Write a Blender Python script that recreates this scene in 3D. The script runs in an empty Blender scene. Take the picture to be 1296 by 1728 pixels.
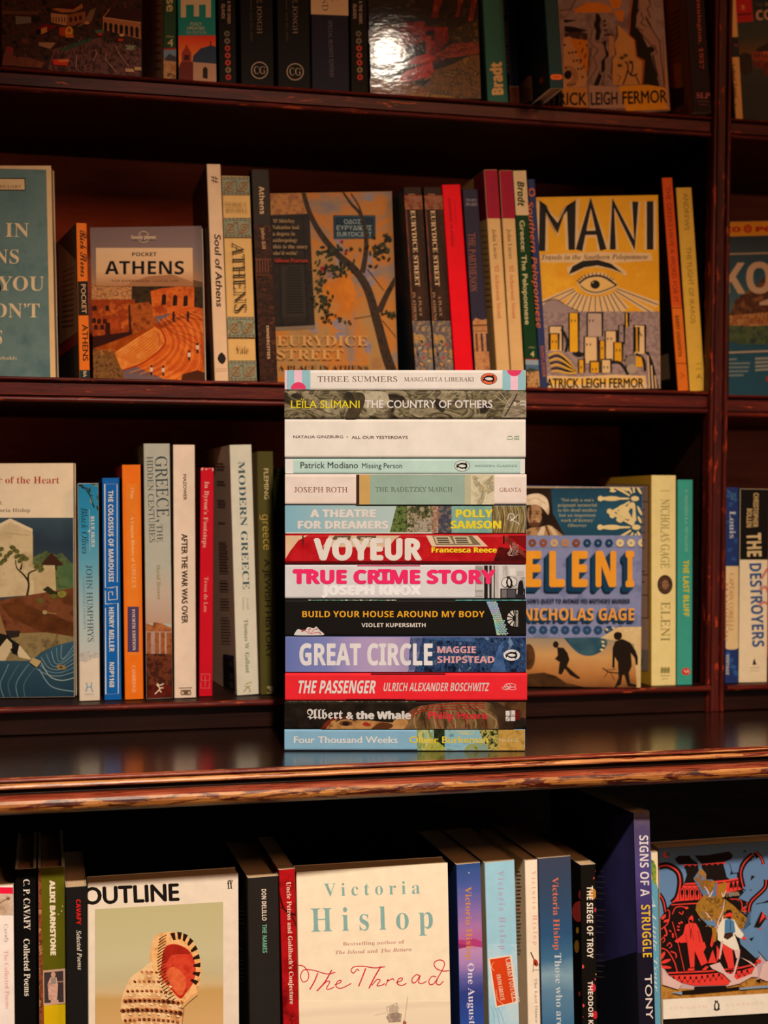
import bpy, math, random
from mathutils import Vector, Matrix
random.seed(7)
SC = bpy.context.scene
COL = SC.collection

# ------------------------------------------------------------------ camera
FPX, CX, CY = 2400.0, 648.0, 864.0
CAMZ = 0.1965                                   # eye height above the ledge top (ledge top is Z = 0)
PSI = math.atan(0.239)                          # the camera looks a little to the right along the bookcase
FWD = Vector((math.sin(PSI), math.cos(PSI), 0)); RGT = Vector((math.cos(PSI), -math.sin(PSI), 0)); UP = Vector((0, 0, 1))
EYE = Vector((0, 0, CAMZ))
cam = bpy.data.cameras.new('camera'); cam_o = bpy.data.objects.new('camera', cam); COL.objects.link(cam_o)
cam.sensor_fit = 'VERTICAL'; cam.sensor_height = 36.0; cam.sensor_width = 27.0; cam.lens = 36.0 * FPX / 1728.0
cam_o.location = EYE; cam_o.rotation_euler = (math.pi / 2, 0, -PSI)
cam.clip_start = 0.05
cam.dof.use_dof = True; cam.dof.focus_distance = 1.167; cam.dof.aperture_fstop = 5.0
SC.camera = cam_o

# ------------------------------------------------------------------ light
world = bpy.data.worlds.new('world'); SC.world = world; world.use_nodes = True
bgn = world.node_tree.nodes['Background']; bgn.inputs[0].default_value = (1.0, 0.62, 0.36, 1); bgn.inputs[1].default_value = 0.035

def area(name, loc, target, sx, sy, power, col, spread=180):
    l = bpy.data.lights.new(name, 'AREA'); l.shape = 'RECTANGLE'; l.size = sx; l.size_y = sy; l.energy = power; l.color = col
    l.spread = math.radians(spread)
    o = bpy.data.objects.new(name, l); COL.objects.link(o); o.location = loc
    o.rotation_euler = (Vector(target) - Vector(loc)).to_track_quat('-Z', 'Y').to_euler(); return o
def spot(name, loc, target, power, col, ang, blend, rad):
    l = bpy.data.lights.new(name, 'SPOT'); l.energy = power; l.color = col; l.spot_size = math.radians(ang); l.spot_blend = blend; l.shadow_soft_size = rad
    o = bpy.data.objects.new(name, l); COL.objects.link(o); o.location = loc
    o.rotation_euler = (Vector(target) - Vector(loc)).to_track_quat('-Z', 'Y').to_euler(); return o
spot('shop_spotlight', (0.09, -0.36, 1.30), (0.27, 1.13, -0.20), 235, (1.0, 0.83, 0.66), 50, 1.0, 0.034)
area('added_warm_fill', (0.9, -0.5, 1.0), (0.3, 1.2, 0.35), 0.3, 0.3, 9, (1.0, 0.46, 0.20))  # unseen fill light, added to warm the top shelf and the shadows
area('added_soft_fill', (1.5, -0.9, 0.15), (0.25, 1.2, 0.0), 0.9, 0.8, 3, (1.0, 0.88, 0.76))  # unseen fill light, added to soften the shadows on the stack
SC.view_settings.view_transform = 'Standard'; SC.view_settings.look = 'None'
SC.view_settings.exposure = 0.0; SC.view_settings.gamma = 1.0; SC.view_settings.use_curve_mapping = False

# ------------------------------------------------------------------ projection helpers
def ray(px, py): return FWD + RGT * ((px - CX) / FPX) + UP * ((CY - py) / FPX)
def plane_pt(px, z0):                            # X,Y where the pixel column meets the plane parallel to the shelves
    r = ray(px, CY); t = z0 * math.cos(PSI) / r.y; return EYE + r * t
def hit(px, py, p, n):
    r = ray(px, py); return EYE + r * ((p - EYE).dot(n) / r.dot(n))

# ------------------------------------------------------------------ materials (all procedural)
def lin(h):
    o = []
    for k in (16, 8, 0):
        v = ((h >> k) & 255) / 255.0
        o.append(v / 12.92 if v <= 0.04045 else ((v + 0.055) / 1.055) ** 2.4)
    return o
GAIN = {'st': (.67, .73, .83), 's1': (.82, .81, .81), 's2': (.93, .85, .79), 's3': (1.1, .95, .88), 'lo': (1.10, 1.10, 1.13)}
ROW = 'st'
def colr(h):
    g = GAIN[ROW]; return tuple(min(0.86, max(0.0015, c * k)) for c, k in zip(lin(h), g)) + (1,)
MC = {}
def base_mat(key, rough, coat=0.0, spec=0.07, crough=0.07):
    m = bpy.data.materials.new(key); m.use_nodes = True; nt = m.node_tree; b = nt.nodes['Principled BSDF']
    b.inputs['Roughness'].default_value = rough; b.inputs['Specular IOR Level'].default_value = spec
    b.inputs['Coat Weight'].default_value = coat; b.inputs['Coat Roughness'].default_value = crough
    return m, nt, b
def node(nt, t, **kw):
    n = nt.nodes.new(t)
    for k, v in kw.items(): setattr(n, k, v)
    return n
def coords(nt, scale):
    tc = node(nt, 'ShaderNodeTexCoord'); mp = node(nt, 'ShaderNodeMapping'); mp.inputs['Scale'].default_value = scale
    nt.links.new(tc.outputs['Object'], mp.inputs['Vector']); return mp.outputs['Vector']
def noise(nt, vec, scale, detail=4, rough=.55, dist=0):
    n = node(nt, 'ShaderNodeTexNoise'); n.inputs['Scale'].default_value = scale; n.inputs['Detail'].default_value = detail
    n.inputs['Roughness'].default_value = rough; n.inputs['Distortion'].default_value = dist; nt.links.new(vec, n.inputs['Vector']); return n.outputs['Fac']
def ramp(nt, fac, stops, interp='LINEAR'):
    r = node(nt, 'ShaderNodeValToRGB'); cr = r.color_ramp; cr.interpolation = interp
    while len(cr.elements) < len(stops): cr.elements.new(0.5)
    for e, (p, c) in zip(cr.elements, stops): e.position = p; e.color = c
    nt.links.new(fac, r.inputs['Fac']); return r.outputs['Color']
def M(h, rough=.42, coat=0.0):                   # printed card: one colour with a faint mottling
    k = ('M', h, rough, coat, ROW)
    if k in MC: return MC[k]
    m, nt, b = base_mat('card_%06x' % h, rough, coat); c = colr(h)
    f = noise(nt, coords(nt, (1, 1, 1)), 90, 3)
    nt.links.new(ramp(nt, f, [(.25, tuple(x * .93 for x in c[:3]) + (1,)), (.75, tuple(min(1, x * 1.05) for x in c[:3]) + (1,))]), b.inputs['Base Color'])
    MC[k] = m; return m
def NZ(cols, scale=60, stretch=(1, 1, 1), lo=.36, hi=.64, rough=.4, dist=0, coat=0.0, hard=False):   # a printed picture area, mottled in several colours
    k = ('N', tuple(cols), scale, stretch, lo, hi, dist, coat, hard, ROW)
    if k in MC: return MC[k]
    m, nt, b = base_mat('print_mottled', rough, coat); f = noise(nt, coords(nt, stretch), scale * 3.2, 6, .62, dist); n = len(cols) - 1
    nt.links.new(ramp(nt, f, [(lo + (hi - lo) * i / max(1, n), colr(c)) for i, c in enumerate(cols)], 'CONSTANT' if hard else 'LINEAR'), b.inputs['Base Color'])
    if coat:                                     # glossy laminate, slightly rippled
        bp = node(nt, 'ShaderNodeBump'); bp.inputs['Strength'].default_value = .035; bp.inputs['Distance'].default_value = .002
        nt.links.new(noise(nt, coords(nt, (1, 1, 2)), 90, 2), bp.inputs['Height']); nt.links.new(bp.outputs['Normal'], b.inputs['Coat Normal'])
    MC[k] = m; return m
def PAPER(h=0xd8c0a0):
    k = ('P', h, ROW)
    if k in MC: return MC[k]
    m, nt, b = base_mat('page_edges', .8, 0, .2); c = colr(h)
    f = noise(nt, coords(nt, (900, 900, 6)), 1, 2)
    nt.links.new(ramp(nt, f, [(.35, tuple(x * .72 for x in c[:3]) + (1,)), (.65, c)]), b.inputs['Base Color'])
    MC[k] = m; return m

# ------------------------------------------------------------------ lettering (outlines of the built-in font, made into meshes)
STY = {'serif': (0x1D400, 0x1D41A, 0x1D7CE, -.004, 0), 'serifb': (0x1D400, 0x1D41A, 0x1D7CE, 0, 0), 'serifi': (0x1D434, 0x1D44E, None, 0, 0),
       'caps': (0x1D434, 0x1D41A, 0x1D7CE, 0, -.275), 'serifbi': (0x1D468, 0x1D482, None, 0, 0), 'script': (0x1D4D0, 0x1D4EA, None, 0, 0), 'frak': (0x1D56C, 0x1D586, None, 0, 0),
       'sans': (0x1D5A0, 0x1D5BA, 0x1D7E2, 0, 0), 'sansb': (0x1D5D4, 0x1D5EE, 0x1D7EC, 0, 0), 'sansi': (0x1D608, 0x1D622, None, 0, 0),
       'sansbi': (0x1D63C, 0x1D656, None, 0, 0), 'mono': (0x1D670, 0x1D68A, 0x1D7F6, 0, 0), 'gill': None}
def conv(s, st):
    b = STY[st]
    if not b: return s
    out = ''
    for ch in s:
        if 'A' <= ch <= 'Z': ch = chr(b[0] + ord(ch) - 65)
        elif 'a' <= ch <= 'z': ch = '\u210e' if (b[1] == 0x1D44E and ch == 'h') else chr(b[1] + ord(ch) - 97)
        elif '0' <= ch <= '9' and b[2]: ch = chr(b[2] + ord(ch) - 48)
        out += ch
    return out
TC = {}
def glyphs(s, st):
    k = (s, st)
    if k in TC: return TC[k]
    cu = bpy.data.curves.new('lettering', 'FONT'); cu.body = conv(s, st); cu.size = 1; cu.resolution_u = 3
    if STY[st]: cu.offset = STY[st][3]
    o = bpy.data.objects.new('lettering', cu)
    me = bpy.data.meshes.new_from_object(o)
    sh = STY[st][4] if STY[st] else 0
    v = [(p.co.x + sh * p.co.y, p.co.y) for p in me.vertices]; f = [tuple(p.vertices) for p in me.polygons]
    bpy.data.objects.remove(o); bpy.data.curves.remove(cu); bpy.data.meshes.remove(me)
    TC[k] = (v, f); return TC[k]
CAP = {}
def cap(st):
    if st not in CAP: CAP[st] = max(y for x, y in glyphs('H', st)[0])
    return CAP[st]

def mesh_obj(name, verts, faces, mats, mi=None, parent=None, smooth=False):
    me = bpy.data.meshes.new(name); me.from_pydata(verts, [], faces)
    for m in mats: me.materials.append(m)
    if mi: me.polygons.foreach_set('material_index', mi)
    if smooth: me.polygons.foreach_set('use_smooth', [True] * len(me.polygons))
    me.update(); o = bpy.data.objects.new(name, me); COL.objects.link(o)
    if parent: o.parent = parent
    return o

def spline(pts, n=6):
    out = []; P = [pts[0]] + list(pts) + [pts[-1]]
    for i in range(1, len(P) - 2):
        a, b, c, d = P[i - 1], P[i], P[i + 1], P[i + 2]
        for k in range(n):
            t = k / n
            out.append(tuple(.5 * (2 * b[j] + (c[j] - a[j]) * t + (2 * a[j] - 5 * b[j] + 4 * c[j] - d[j]) * t * t + (3 * b[j] - a[j] - 3 * c[j] + d[j]) * t ** 3) for j in (0, 1)))
    out.append(tuple(pts[-1])); return out

class Book:
    """One book. Local axes: a = to the right along the face seen, b = away from the viewer, c = up.
    kind 'spine': upright, spine out; 'face': upright, front cover out; 'flat': lying, spine out."""
    def __init__(s, kind, fr, TL, TR, BL, BR, zs, z0=None, rz=0.0, T=.13, L=None, cols=(0xffffff,), label='', group='', lean=None, tilt=0.0, r=.0012, page=0xcdb08a, coat=0.0, name='book', rough=.45, hard=False):
        s.fr = fr; s.items = {}; s.k = 0; zs = zs + .0004
        xm = (BL[0] + BR[0]) / 2; yb = (BL[1] + BR[1]) / 2
        if z0 is None: z0 = (CAMZ - zs) * FPX / (yb - CY) * (1 - .239 * (xm - CX) / FPX)
        P = plane_pt(xm, z0)
        if kind == 'flat': n = FWD.copy(); P = EYE + ray(xm, CY) * z0; u0 = RGT.copy()
        else:
            a = math.radians(rz); u0 = Vector((math.cos(a), math.sin(a), 0)); n = Vector((-math.sin(a), math.cos(a), 0))
        q = [hit(*p, P, n) for p in (TL, TR, BL, BR)]
        tm = (q[0] + q[1]) / 2; bm = (q[2] + q[3]) / 2
        w = (tm - bm).normalized() if lean is None else (UP + u0 * lean).normalized()
        if kind == 'flat': w = UP.copy()
        u = w.cross(n).normalized() * -1
        if u.dot(u0) < 0: u = -u
        W = ((q[1] - q[0]).dot(u) + (q[3] - q[2]).dot(u)) / 2
        sn = abs(w.dot(u0)); cs = w.z
        if kind == 'flat': H = T; D = L; o = Vector((bm.x, bm.y, zs)) - u * W / 2; T_ = H; L_ = W; 
        else:
            t_ = (tm.z - zs - W / 2 * sn) / cs; o = tm - w * t_ - u * W / 2
            if L is None: L = t_
            H = L; D = T; T_ = W if kind == 'spine' else T; L_ = L
            if kind == 'spine': D = T
        if tilt:                                   # lean the face back
            rot = Matrix.Rotation(-math.radians(tilt), 3, u); w = rot @ w; n = rot @ n
        s.kind = kind; s.u, s.d, s.w = u, n.copy(), w; s.o = o; s.W, s.D, s.H = W, D, H
        root = bpy.data.objects.new(name, None); COL.objects.link(root); root.empty_display_size = .02; s.root = root
        c0 = o + u * W / 2 + s.d * D / 2
        root.matrix_world = Matrix(((u.x, s.d.x, w.x, c0.x), (u.y, s.d.y, w.y, c0.y), (u.z, s.d.z, w.z, c0.z), (0, 0, 0, 1)))
        root['label'] = label; root['category'] = 'book'; root['group'] = group
        # cover: one folded sheet, spine corners rounded; s = thickness, l = length, e = away from the spine
        t = .0005 if not hard else .0022; r = min(r, T_ * .3); L3 = L_; ED = D if kind != 'face' else W
        prof = []; N = 4
        prof.append((0, ED))
        for i in range(N + 1):
            a = math.pi / 2 * i / N; prof.append((r - r * math.cos(a), r - r * math.sin(a)))
        for i in range(N + 1):
            a = math.pi / 2 * i / N; prof.append((T_ - r + r * math.sin(a), r - r * math.cos(a)))
        prof.append((T_, ED))
        ri = max(.0002, r - t); inn = [(t, ED)]
        for i in range(N + 1):
            a = math.pi / 2 * i / N; inn.append((t + ri - ri * math.cos(a), t + ri - ri * math.sin(a)))
        for i in range(N + 1):
            a = math.pi / 2 * i / N; inn.append((T_ - t - ri + ri * math.sin(a), t + ri - ri * math.cos(a)))
        inn.append((T_ - t, ED)); n_ = len(prof)
        def mp(S, E, l):
            if kind == 'spine': p = (S, E, l)
            elif kind == 'flat': p = (l, E, S)
            else: p = (E, S, l)
            return (p[0] - W / 2, p[1] - D / 2, p[2])
        V = []; F = []; I = []
        for l in (0, L3):
            for S, E in prof: V.append(mp(S, E, l))
            for S, E in inn: V.append(mp(S, E, l))
        b = 2 * n_
        zone = lambda i: 1 if i <= 1 else (2 if i >= n_ - 3 else 0)
        for i in range(n_ - 1):
            F.append((i, i + 1, b + i + 1, b + i)); I.append(zone(i))
            F.append((n_ + i, b + n_ + i, b + n_ + i + 1, n_ + i + 1)); I.append(3)
            F.append((i, n_ + i, n_ + i + 1, i + 1)); I.append(3)
            F.append((b + i, b + i + 1, b + n_ + i + 1, b + n_ + i)); I.append(3)
        for e in (0, n_ - 1):
            F.append((e, b + e, b + n_ + e, n_ + e)); I.append(3)
        cols = list(cols)
        mk = lambda c: c if not isinstance(c, int) else M(c, rough, coat)
        sp = mk(cols[0]); s0 = mk(cols[1]) if len(cols) > 1 else sp; s1 = mk(cols[2]) if len(cols) > 2 else s0
        if kind == 'face': sp, s0, s1 = s0, sp, s0
        mesh_obj('cover', V, F, [sp, s0, s1, M(0xd8ccb4, .6)], I, root)
        g = .0004; i0 = (t + g, t + g, .0004 if not hard else .003); i1 = (T_ - t - g, ED - (.0006 if not hard else .003), L3 - (.0004 if not hard else .003))
        pv = [mp(S, E, l) for l in (i0[2], i1[2]) for S, E in ((i0[0], i0[1]), (i1[0], i0[1]), (i1[0], i1[1]), (i0[0], i1[1]))]
        mesh_obj('page_block', pv, [(0, 1, 2, 3), (4, 5, 6, 7), (0, 1, 5, 4), (1, 2, 6, 5), (2, 3, 7, 6), (3, 0, 4, 7)], [PAPER(page)], None, root)
    # --- printing: coordinates are read on the photograph's enlargement and laid onto the real cover plane
    def loc(s, p, face='f', lift=0):
        px, py = s.fr[0] + p[0] / s.fr[2], s.fr[1] + p[1] / s.fr[2]
        n = s.d if face == 'f' else s.u
        q = hit(px, py, s.o, n) - s.o
        a, b, c = q.dot(s.u), q.dot(s.d), q.dot(s.w)
        return a, b, c
    def put(s, part, pts, faces, mat, face='f', clamp=True, lay=None):
        s.k += 1; lift = .00006 + .000008 * s.k
        d = s.items.setdefault(part, {'v': [], 'f': [], 'm': [], 'i': []})
        if mat not in d['m']: d['m'].append(mat)
        mi = d['m'].index(mat); b0 = len(d['v'])
        for p in pts:
            a, b, c = s.loc(p, face)
            if clamp:
                c = min(max(c, .0003), s.H - .0003)
                if face == 'f': a = min(max(a, .0003), s.W - .0003)
                else: b = min(max(b, .0012), s.D - .0005)
            h_ = lift + (lay[len(d['v']) - b0] if lay else 0)
            if face == 'f': b = -h_
            else: a = -h_
            d['v'].append((a - s.W / 2, b - s.D / 2, c))
        for f in faces: d['f'].append(tuple(b0 + i for i in f)); d['i'].append(mi)
    def c(s, col): return M(col) if isinstance(col, int) else col
    def poly(s, part, pts, col, face='f', smooth=False, clamp=True):
        if smooth: pts = spline(list(pts) + [pts[0]], 5)[:-1]
        s.put(part, pts, [tuple(range(len(pts)))], s.c(col), face, clamp); return s
    def rect(s, part, x0, y0, x1, y1, col, face='f', n=1, sk=0):   # sk: skew of the verticals, px per px down
        P = lambda x, y: (x + sk * (y - y0), y)
        return s.poly(part, [P(x0, y0), P(x1, y0), P(x1, y1), P(x0, y1)], col, face)
    def ell(s, part, cx, cy, rx, ry, col, rot=0, n=20, face='f', a0=0, a1=360, clamp=True):
        ca, sa = math.cos(math.radians(rot)), math.sin(math.radians(rot)); pts = []
        for i in range(n + (0 if a1 - a0 >= 360 else 1)):
            t = math.radians(a0 + (a1 - a0) * i / n); x, y = rx * math.cos(t), ry * math.sin(t); pts.append((cx + x * ca - y * sa, cy + x * sa + y * ca))
        return s.poly(part, pts, col, face, clamp=clamp)
    def line(s, part, pts, wd, col, smooth=False, face='f', close=False, taper=None, clamp=True):
        if close: pts = list(pts) + [pts[0]]
        if smooth: pts = spline(pts)
        V = []; F = []; m = len(pts)
        for i, p in enumerate(pts):
            a = pts[max(0, i - 1)]; b = pts[min(m - 1, i + 1)]
            if close and i in (0, m - 1): a = pts[m - 2]; b = pts[1]
            dx, dy = b[0] - a[0], b[1] - a[1]; l = math.hypot(dx, dy) or 1
            h = wd / 2 if not taper else (wd + (taper - wd) * i / (m - 1)) / 2
            if 0 < i < m - 1:
                e = pts[i - 1]; l1 = math.hypot(p[0] - e[0], p[1] - e[1]) or 1
                cc = abs(((p[0] - e[0]) * dx + (p[1] - e[1]) * dy) / l / l1); h /= max(.6, cc)
            V += [(p[0] - dy / l * h, p[1] + dx / l * h), (p[0] + dy / l * h, p[1] - dx / l * h)]
        for i in range(m - 1): F.append((2 * i, 2 * i + 1, 2 * i + 3, 2 * i + 2))
        s.put(part, V, F, s.c(col), face, clamp); return s
    def text(s, part, st, body, p0, p1, h, col, bold=0.0, slant=0.0, face='f', rv=False):
        v, f = glyphs(body, st)
        if not v: return s
        xs = [x for x, y in v]; x0, x1 = min(xs), max(xs); cp = cap(st)
        dx, dy = p1[0] - p0[0], p1[1] - p0[1]; ln = math.hypot(dx, dy); ux, uy = dx / ln, dy / ln; vx, vy = uy, -ux
        sx = ln / (x1 - x0); sy = h / cp; pts = []; F = []
        offs = [(0, 0)] if not bold else [(0, 0), (bold, 0), (-bold, 0), (0, bold * .7), (0, -bold * .7)]
        lay = []
        for io, (ox, oy) in enumerate(offs):
            b0 = len(pts)
            for x, y in v:
                lay.append(io * .000007); X = (x - x0 + ox) * sx + slant * y * sy; Y = (y + oy) * sy
                pts.append((p0[0] + ux * X + vx * Y, p0[1] + uy * X + vy * Y))
            F += [tuple(b0 + i for i in q) for q in f]
        s.put(part, pts, F, s.c(col), face, False, lay); s.k += 4 if bold else 0; return s
    def lines(s, part, st, rows, x0, x1, y0, dy, h, col, face='f', jag=True, sk=0):      # a block of small print, one row per string
        for i, b in enumerate(rows):
            y = y0 + dy * i; wd = (x1 - x0) * len(b) / max(len(r) for r in rows)
            s.text(part, st, b, (x0 + sk * i, y), (x0 + sk * i + wd, y), h, col, face=face)
        return s
    def grad(s, stops, axis='v', nz=0.0, nscale=40, stretch=(1, 1, 1), ref=None, rough=.38, face='f'):
        """printed colour blend: stops are (photo coordinate, colour) down (v) or across (h) the cover"""
        tm, nt, b = base_mat('print_blend', rough, 0)
        tc = node(nt, 'ShaderNodeTexCoord'); sp = node(nt, 'ShaderNodeSeparateXYZ'); nt.links.new(tc.outputs['Object'], sp.inputs[0])
        vals = []
        for p, cc in stops:
            x, y = (ref if ref is not None else 0, p) if axis == 'v' else (p, ref if ref is not None else 0)
            a, bb, c = s.loc((x, y), face); vals.append(c if axis == 'v' else (a - s.W / 2 if face == 'f' else bb - s.D / 2))
        lo, hi = min(vals), max(vals)
        mr = node(nt, 'ShaderNodeMapRange'); mr.inputs['From Min'].default_value = lo; mr.inputs['From Max'].default_value = hi
        src = sp.outputs['Z' if axis == 'v' else ('X' if face == 'f' else 'Y')]; nt.links.new(src, mr.inputs['Value']); fac = mr.outputs['Result']
        if nz:
            nf = noise(nt, coords(nt, stretch), nscale, 6, .6); ma = node(nt, 'ShaderNodeMath', operation='MULTIPLY_ADD')
            ma.inputs[1].default_value = nz; nt.links.new(nf, ma.inputs[0])
            sb = node(nt, 'ShaderNodeMath', operation='SUBTRACT'); nt.links.new(fac, sb.inputs[0]); sb.inputs[1].default_value = nz / 2
            nt.links.new(sb.outputs[0], ma.inputs[2]); fac = ma.outputs[0]
        st = sorted(((v - lo) / (hi - lo), colr(cc)) for v, (p, cc) in zip(vals, stops))
        nt.links.new(ramp(nt, fac, st), b.inputs['Base Color']); return tm
    def done(s):
        for part, d in s.items.items(): mesh_obj(part.split('#')[0], d['v'], d['f'], d['m'], d['i'], s.root)
        s.items = {}; return s

def bird(b, part, cx, cy, h, rot, oval, ink=0x1c1410, belly=0xd8d0c4, ring=None, rx=1.0, ry=.78):
    """the small upright bird in an oval; h = half height of the oval's long side, rot in degrees (0 = bird upright)"""
    if oval is not None: b.ell(part, cx, cy, h * ry, h * rx, ring or ink, rot, 28); b.ell(part, cx, cy, h * ry * .93, h * rx * .94, oval, rot, 28)
    ca, sa = math.cos(math.radians(rot)), math.sin(math.radians(rot))
    T = lambda pts: [(cx + (x * ca - y * sa) * h, cy + (x * sa + y * ca) * h) for x, y in pts]
    b.poly(part, T([(-.05, -.78), (.12, -.8), (.2, -.66), (.22, -.5), (.36, -.3), (.42, .0), (.36, .3), (.5, .62), (.3, .52), (.2, .66), (-.2, .68), (-.3, .55), (-.52, .5), (-.34, .3), (-.4, 0), (-.32, -.3), (-.16, -.5), (-.24, -.62), (-.4, -.64)]), ink)
    b.poly(part, T([(.0, -.46), (.09, -.42), (.16, -.2), (.18, .08), (.1, .36), (-.02, .48), (-.14, .36), (-.19, .1), (-.17, -.15), (-.1, -.34)]), belly)
    b.poly(part, T([(.02, -.72), (.1, -.72), (.1, -.64), (.02, -.64)]), belly)
# ------------------------------------------------------------------ wood
def wood(name, dark, mid, light, wear=None, wamt=.55, rough=.3, coat=.3, sc=(3, 40, 40), bump=.02, wsc=(14, 60, 60), axis=None, wr=.45, xk=0.0, spec=.12):
    m, nt, b = base_mat(name, rough, coat, spec); L = lambda h: tuple(lin(h)) + (1,)
    f = noise(nt, coords(nt, sc), 3.5, 8, .65, .6)
    col = ramp(nt, f, [(.3, L(dark)), (.5, L(mid)), (.72, L(light))])
    if wear:
        g = noise(nt, coords(nt, wsc), 3.0, 7, .7, .5)
        if xk:                                   # more of it towards one end
            tc = node(nt, 'ShaderNodeTexCoord'); sx = node(nt, 'ShaderNodeSeparateXYZ'); nt.links.new(tc.outputs['Object'], sx.inputs[0])
            ma = node(nt, 'ShaderNodeMath', operation='MULTIPLY_ADD'); ma.inputs[1].default_value = xk; nt.links.new(sx.outputs['X'], ma.inputs[0]); nt.links.new(g, ma.inputs[2]); g = ma.outputs[0]
        w = ramp(nt, g, [(wamt, (0, 0, 0, 1)), (wamt + .05, (1, 1, 1, 1))])
        wc = ramp(nt, noise(nt, coords(nt, (8, 90, 90)), 5, 5), [(.3, L(wear[0])), (.65, L(wear[1]))])
        mx = node(nt, 'ShaderNodeMix', data_type='RGBA'); nt.links.new(w, mx.inputs['Factor']); nt.links.new(col, mx.inputs['A']); nt.links.new(wc, mx.inputs['B']); col = mx.outputs['Result']
        rr = ramp(nt, w, [(0, (rough,) * 3 + (1,)), (1, (wr,) * 3 + (1,))]); nt.links.new(rr, b.inputs['Roughness'])
    nt.links.new(col, b.inputs['Base Color']); b.inputs['Coat Roughness'].default_value = rough * .8
    bp = node(nt, 'ShaderNodeBump'); bp.inputs['Strength'].default_value = bump * 10; bp.inputs['Distance'].default_value = .0006
    nt.links.new(noise(nt, coords(nt, tuple(x * 3 for x in sc)), 6, 6, .7), bp.inputs['Height']); nt.links.new(bp.outputs['Normal'], b.inputs['Normal'])
    return m
W_EDGE = wood('mahogany_shelf_edge', 0x2a0b08, 0x4a140e, 0x6a2014, (0x8a2c12, 0xb04a1c), .60, .42, .05, bump=.03, wsc=(10, 70, 70))
W_BOARD = wood('mahogany_board', 0x160a07, 0x21100a, 0x2c150d, None, rough=.5, coat=.05)
W_BACK = wood('mahogany_back_panel', 0x963a20, 0xa84628, 0xb45030, None, rough=.5, coat=.05, sc=(4, 30, 30))
W_POST = wood('mahogany_upright', 0x2a0b08, 0x42120d, 0x5a1c12, (0x96280e, 0xb83c14), .58, .42, .05, sc=(40, 40, 3), wsc=(60, 60, 12))
W_DARK = wood('dark_mahogany_plinth', 0x120705, 0x1e0c08, 0x2a110b, None, .8, .45, .02)
W_TOP = wood('dark_polished_ledge', 0x140a07, 0x1e0f0a, 0x2a150d, (0x6a4426, 0x94683c), .74, .2, .6, sc=(3, 60, 60), spec=.4, bump=.02, wsc=(30, 90, 90), wr=.4)
W_NOSE = wood('worn_ledge_edge', 0x7a3e16, 0xa4662c, 0xc88e4a, (0x260c08, 0x5a1a0e), .50, .36, .2, sc=(4, 90, 90), bump=.06, wsc=(8, 60, 60), wr=.3, xk=.07, spec=.4)
W_BEAD = wood('worn_gilt_bead', 0x8a4a22, 0xb87a44, 0xd8a26a, (0x4a140c, 0x741e12), .53, .3, .25, sc=(5, 90, 90), bump=.04, wsc=(9, 120, 120), wr=.3, xk=.06, spec=.4)
W_RED = wood('red_brown_ridge', 0x5a1a10, 0x8a3a24, 0xb0684c, (0x2c0c08, 0x4a140c), .55, .26, .35, sc=(5, 90, 90), bump=.05, wsc=(8, 90, 90), wr=.3, spec=.5)
W_NOSE2 = wood('worn_ledge_bead', 0x3a0e08, 0x701e10, 0x94401e, (0xb87a3c, 0xd8a464), .555, .32, .25, sc=(3, 80, 80), spec=.4, bump=.05, wsc=(6, 260, 260), wr=.45)

YF = 1.325 * math.cos(PSI); YB = 1.562 * math.cos(PSI); YL = 1.117 * math.cos(PSI)
Z1, Z2, Z3, ZLOW = .027, .3155, .586, -.2945
X0, X1 = -.62, 1.05
case = bpy.data.objects.new('bookcase', None); COL.objects.link(case); case.location = (.2, YF + .1, -.9)
case['label'] = 'dark mahogany bookcase with moulded shelf edges and a worn projecting ledge'; case['category'] = 'bookcase'
def put_case(o, parent=case): o.parent = parent; o.matrix_parent_inverse = Matrix.Translation(-case.location) if parent is case else Matrix(); return o
def extr_x(name, prof, x0, x1, mats, zones=None, parent=case, n=1, closed=True, smooth=False):
    V = []; F = []; I = []; k = len(prof)
    for j in range(n + 1):
        x = x0 + (x1 - x0) * j / n
        for y, z in prof: V.append((x, y, z))
    for j in range(n):
        for i in range(k):
            F.append((j * k + i, j * k + (i + 1) % k, (j + 1) * k + (i + 1) % k, (j + 1) * k + i)); I.append(zones[i] if zones else 0)
    F.append(tuple(range(k))); I.append(0); F.append(tuple(n * k + i for i in range(k))); I.append(0)
    return put_case(mesh_obj(name, V, F, mats, I), parent)
def bead(y, z0, z1, out, n=6):                     # half-round moulding bulging towards the viewer, from z0 down to z1
    return [(y - out * math.sin(math.pi * i / n), z0 + (z1 - z0) * (1 - math.cos(math.pi * i / n)) / 2) for i in range(n + 1)]
def edge_prof(y, zt, zb):                          # lip, groove, flat band, groove, lower bead
    h = zt - zb; p = bead(y, zt, zt - .17 * h, .0028)
    p += [(y + .003, zt - .19 * h), (y + .003, zt - .23 * h), (y, zt - .24 * h), (y, zt - .72 * h), (y + .003, zt - .73 * h), (y + .003, zt - .78 * h)]
    p += bead(y, zt - .79 * h, zb, .0022); return p
px_post = lambda y: 1221 - (y - 20) * .0128
def post_xyz(y, z0):
    P = plane_pt(px_post(y), z0); r = ray(px_post(y), y); t = z0 * math.cos(PSI) / r.y; return EYE + r * t
pt, pb = post_xyz(20, 1.32), post_xyz(1160, 1.32)
post_x = lambda z: pb.x + (pt.x - pb.x) * (z - pb.z) / (pt.z - pb.z)
HW = .0098
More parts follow.
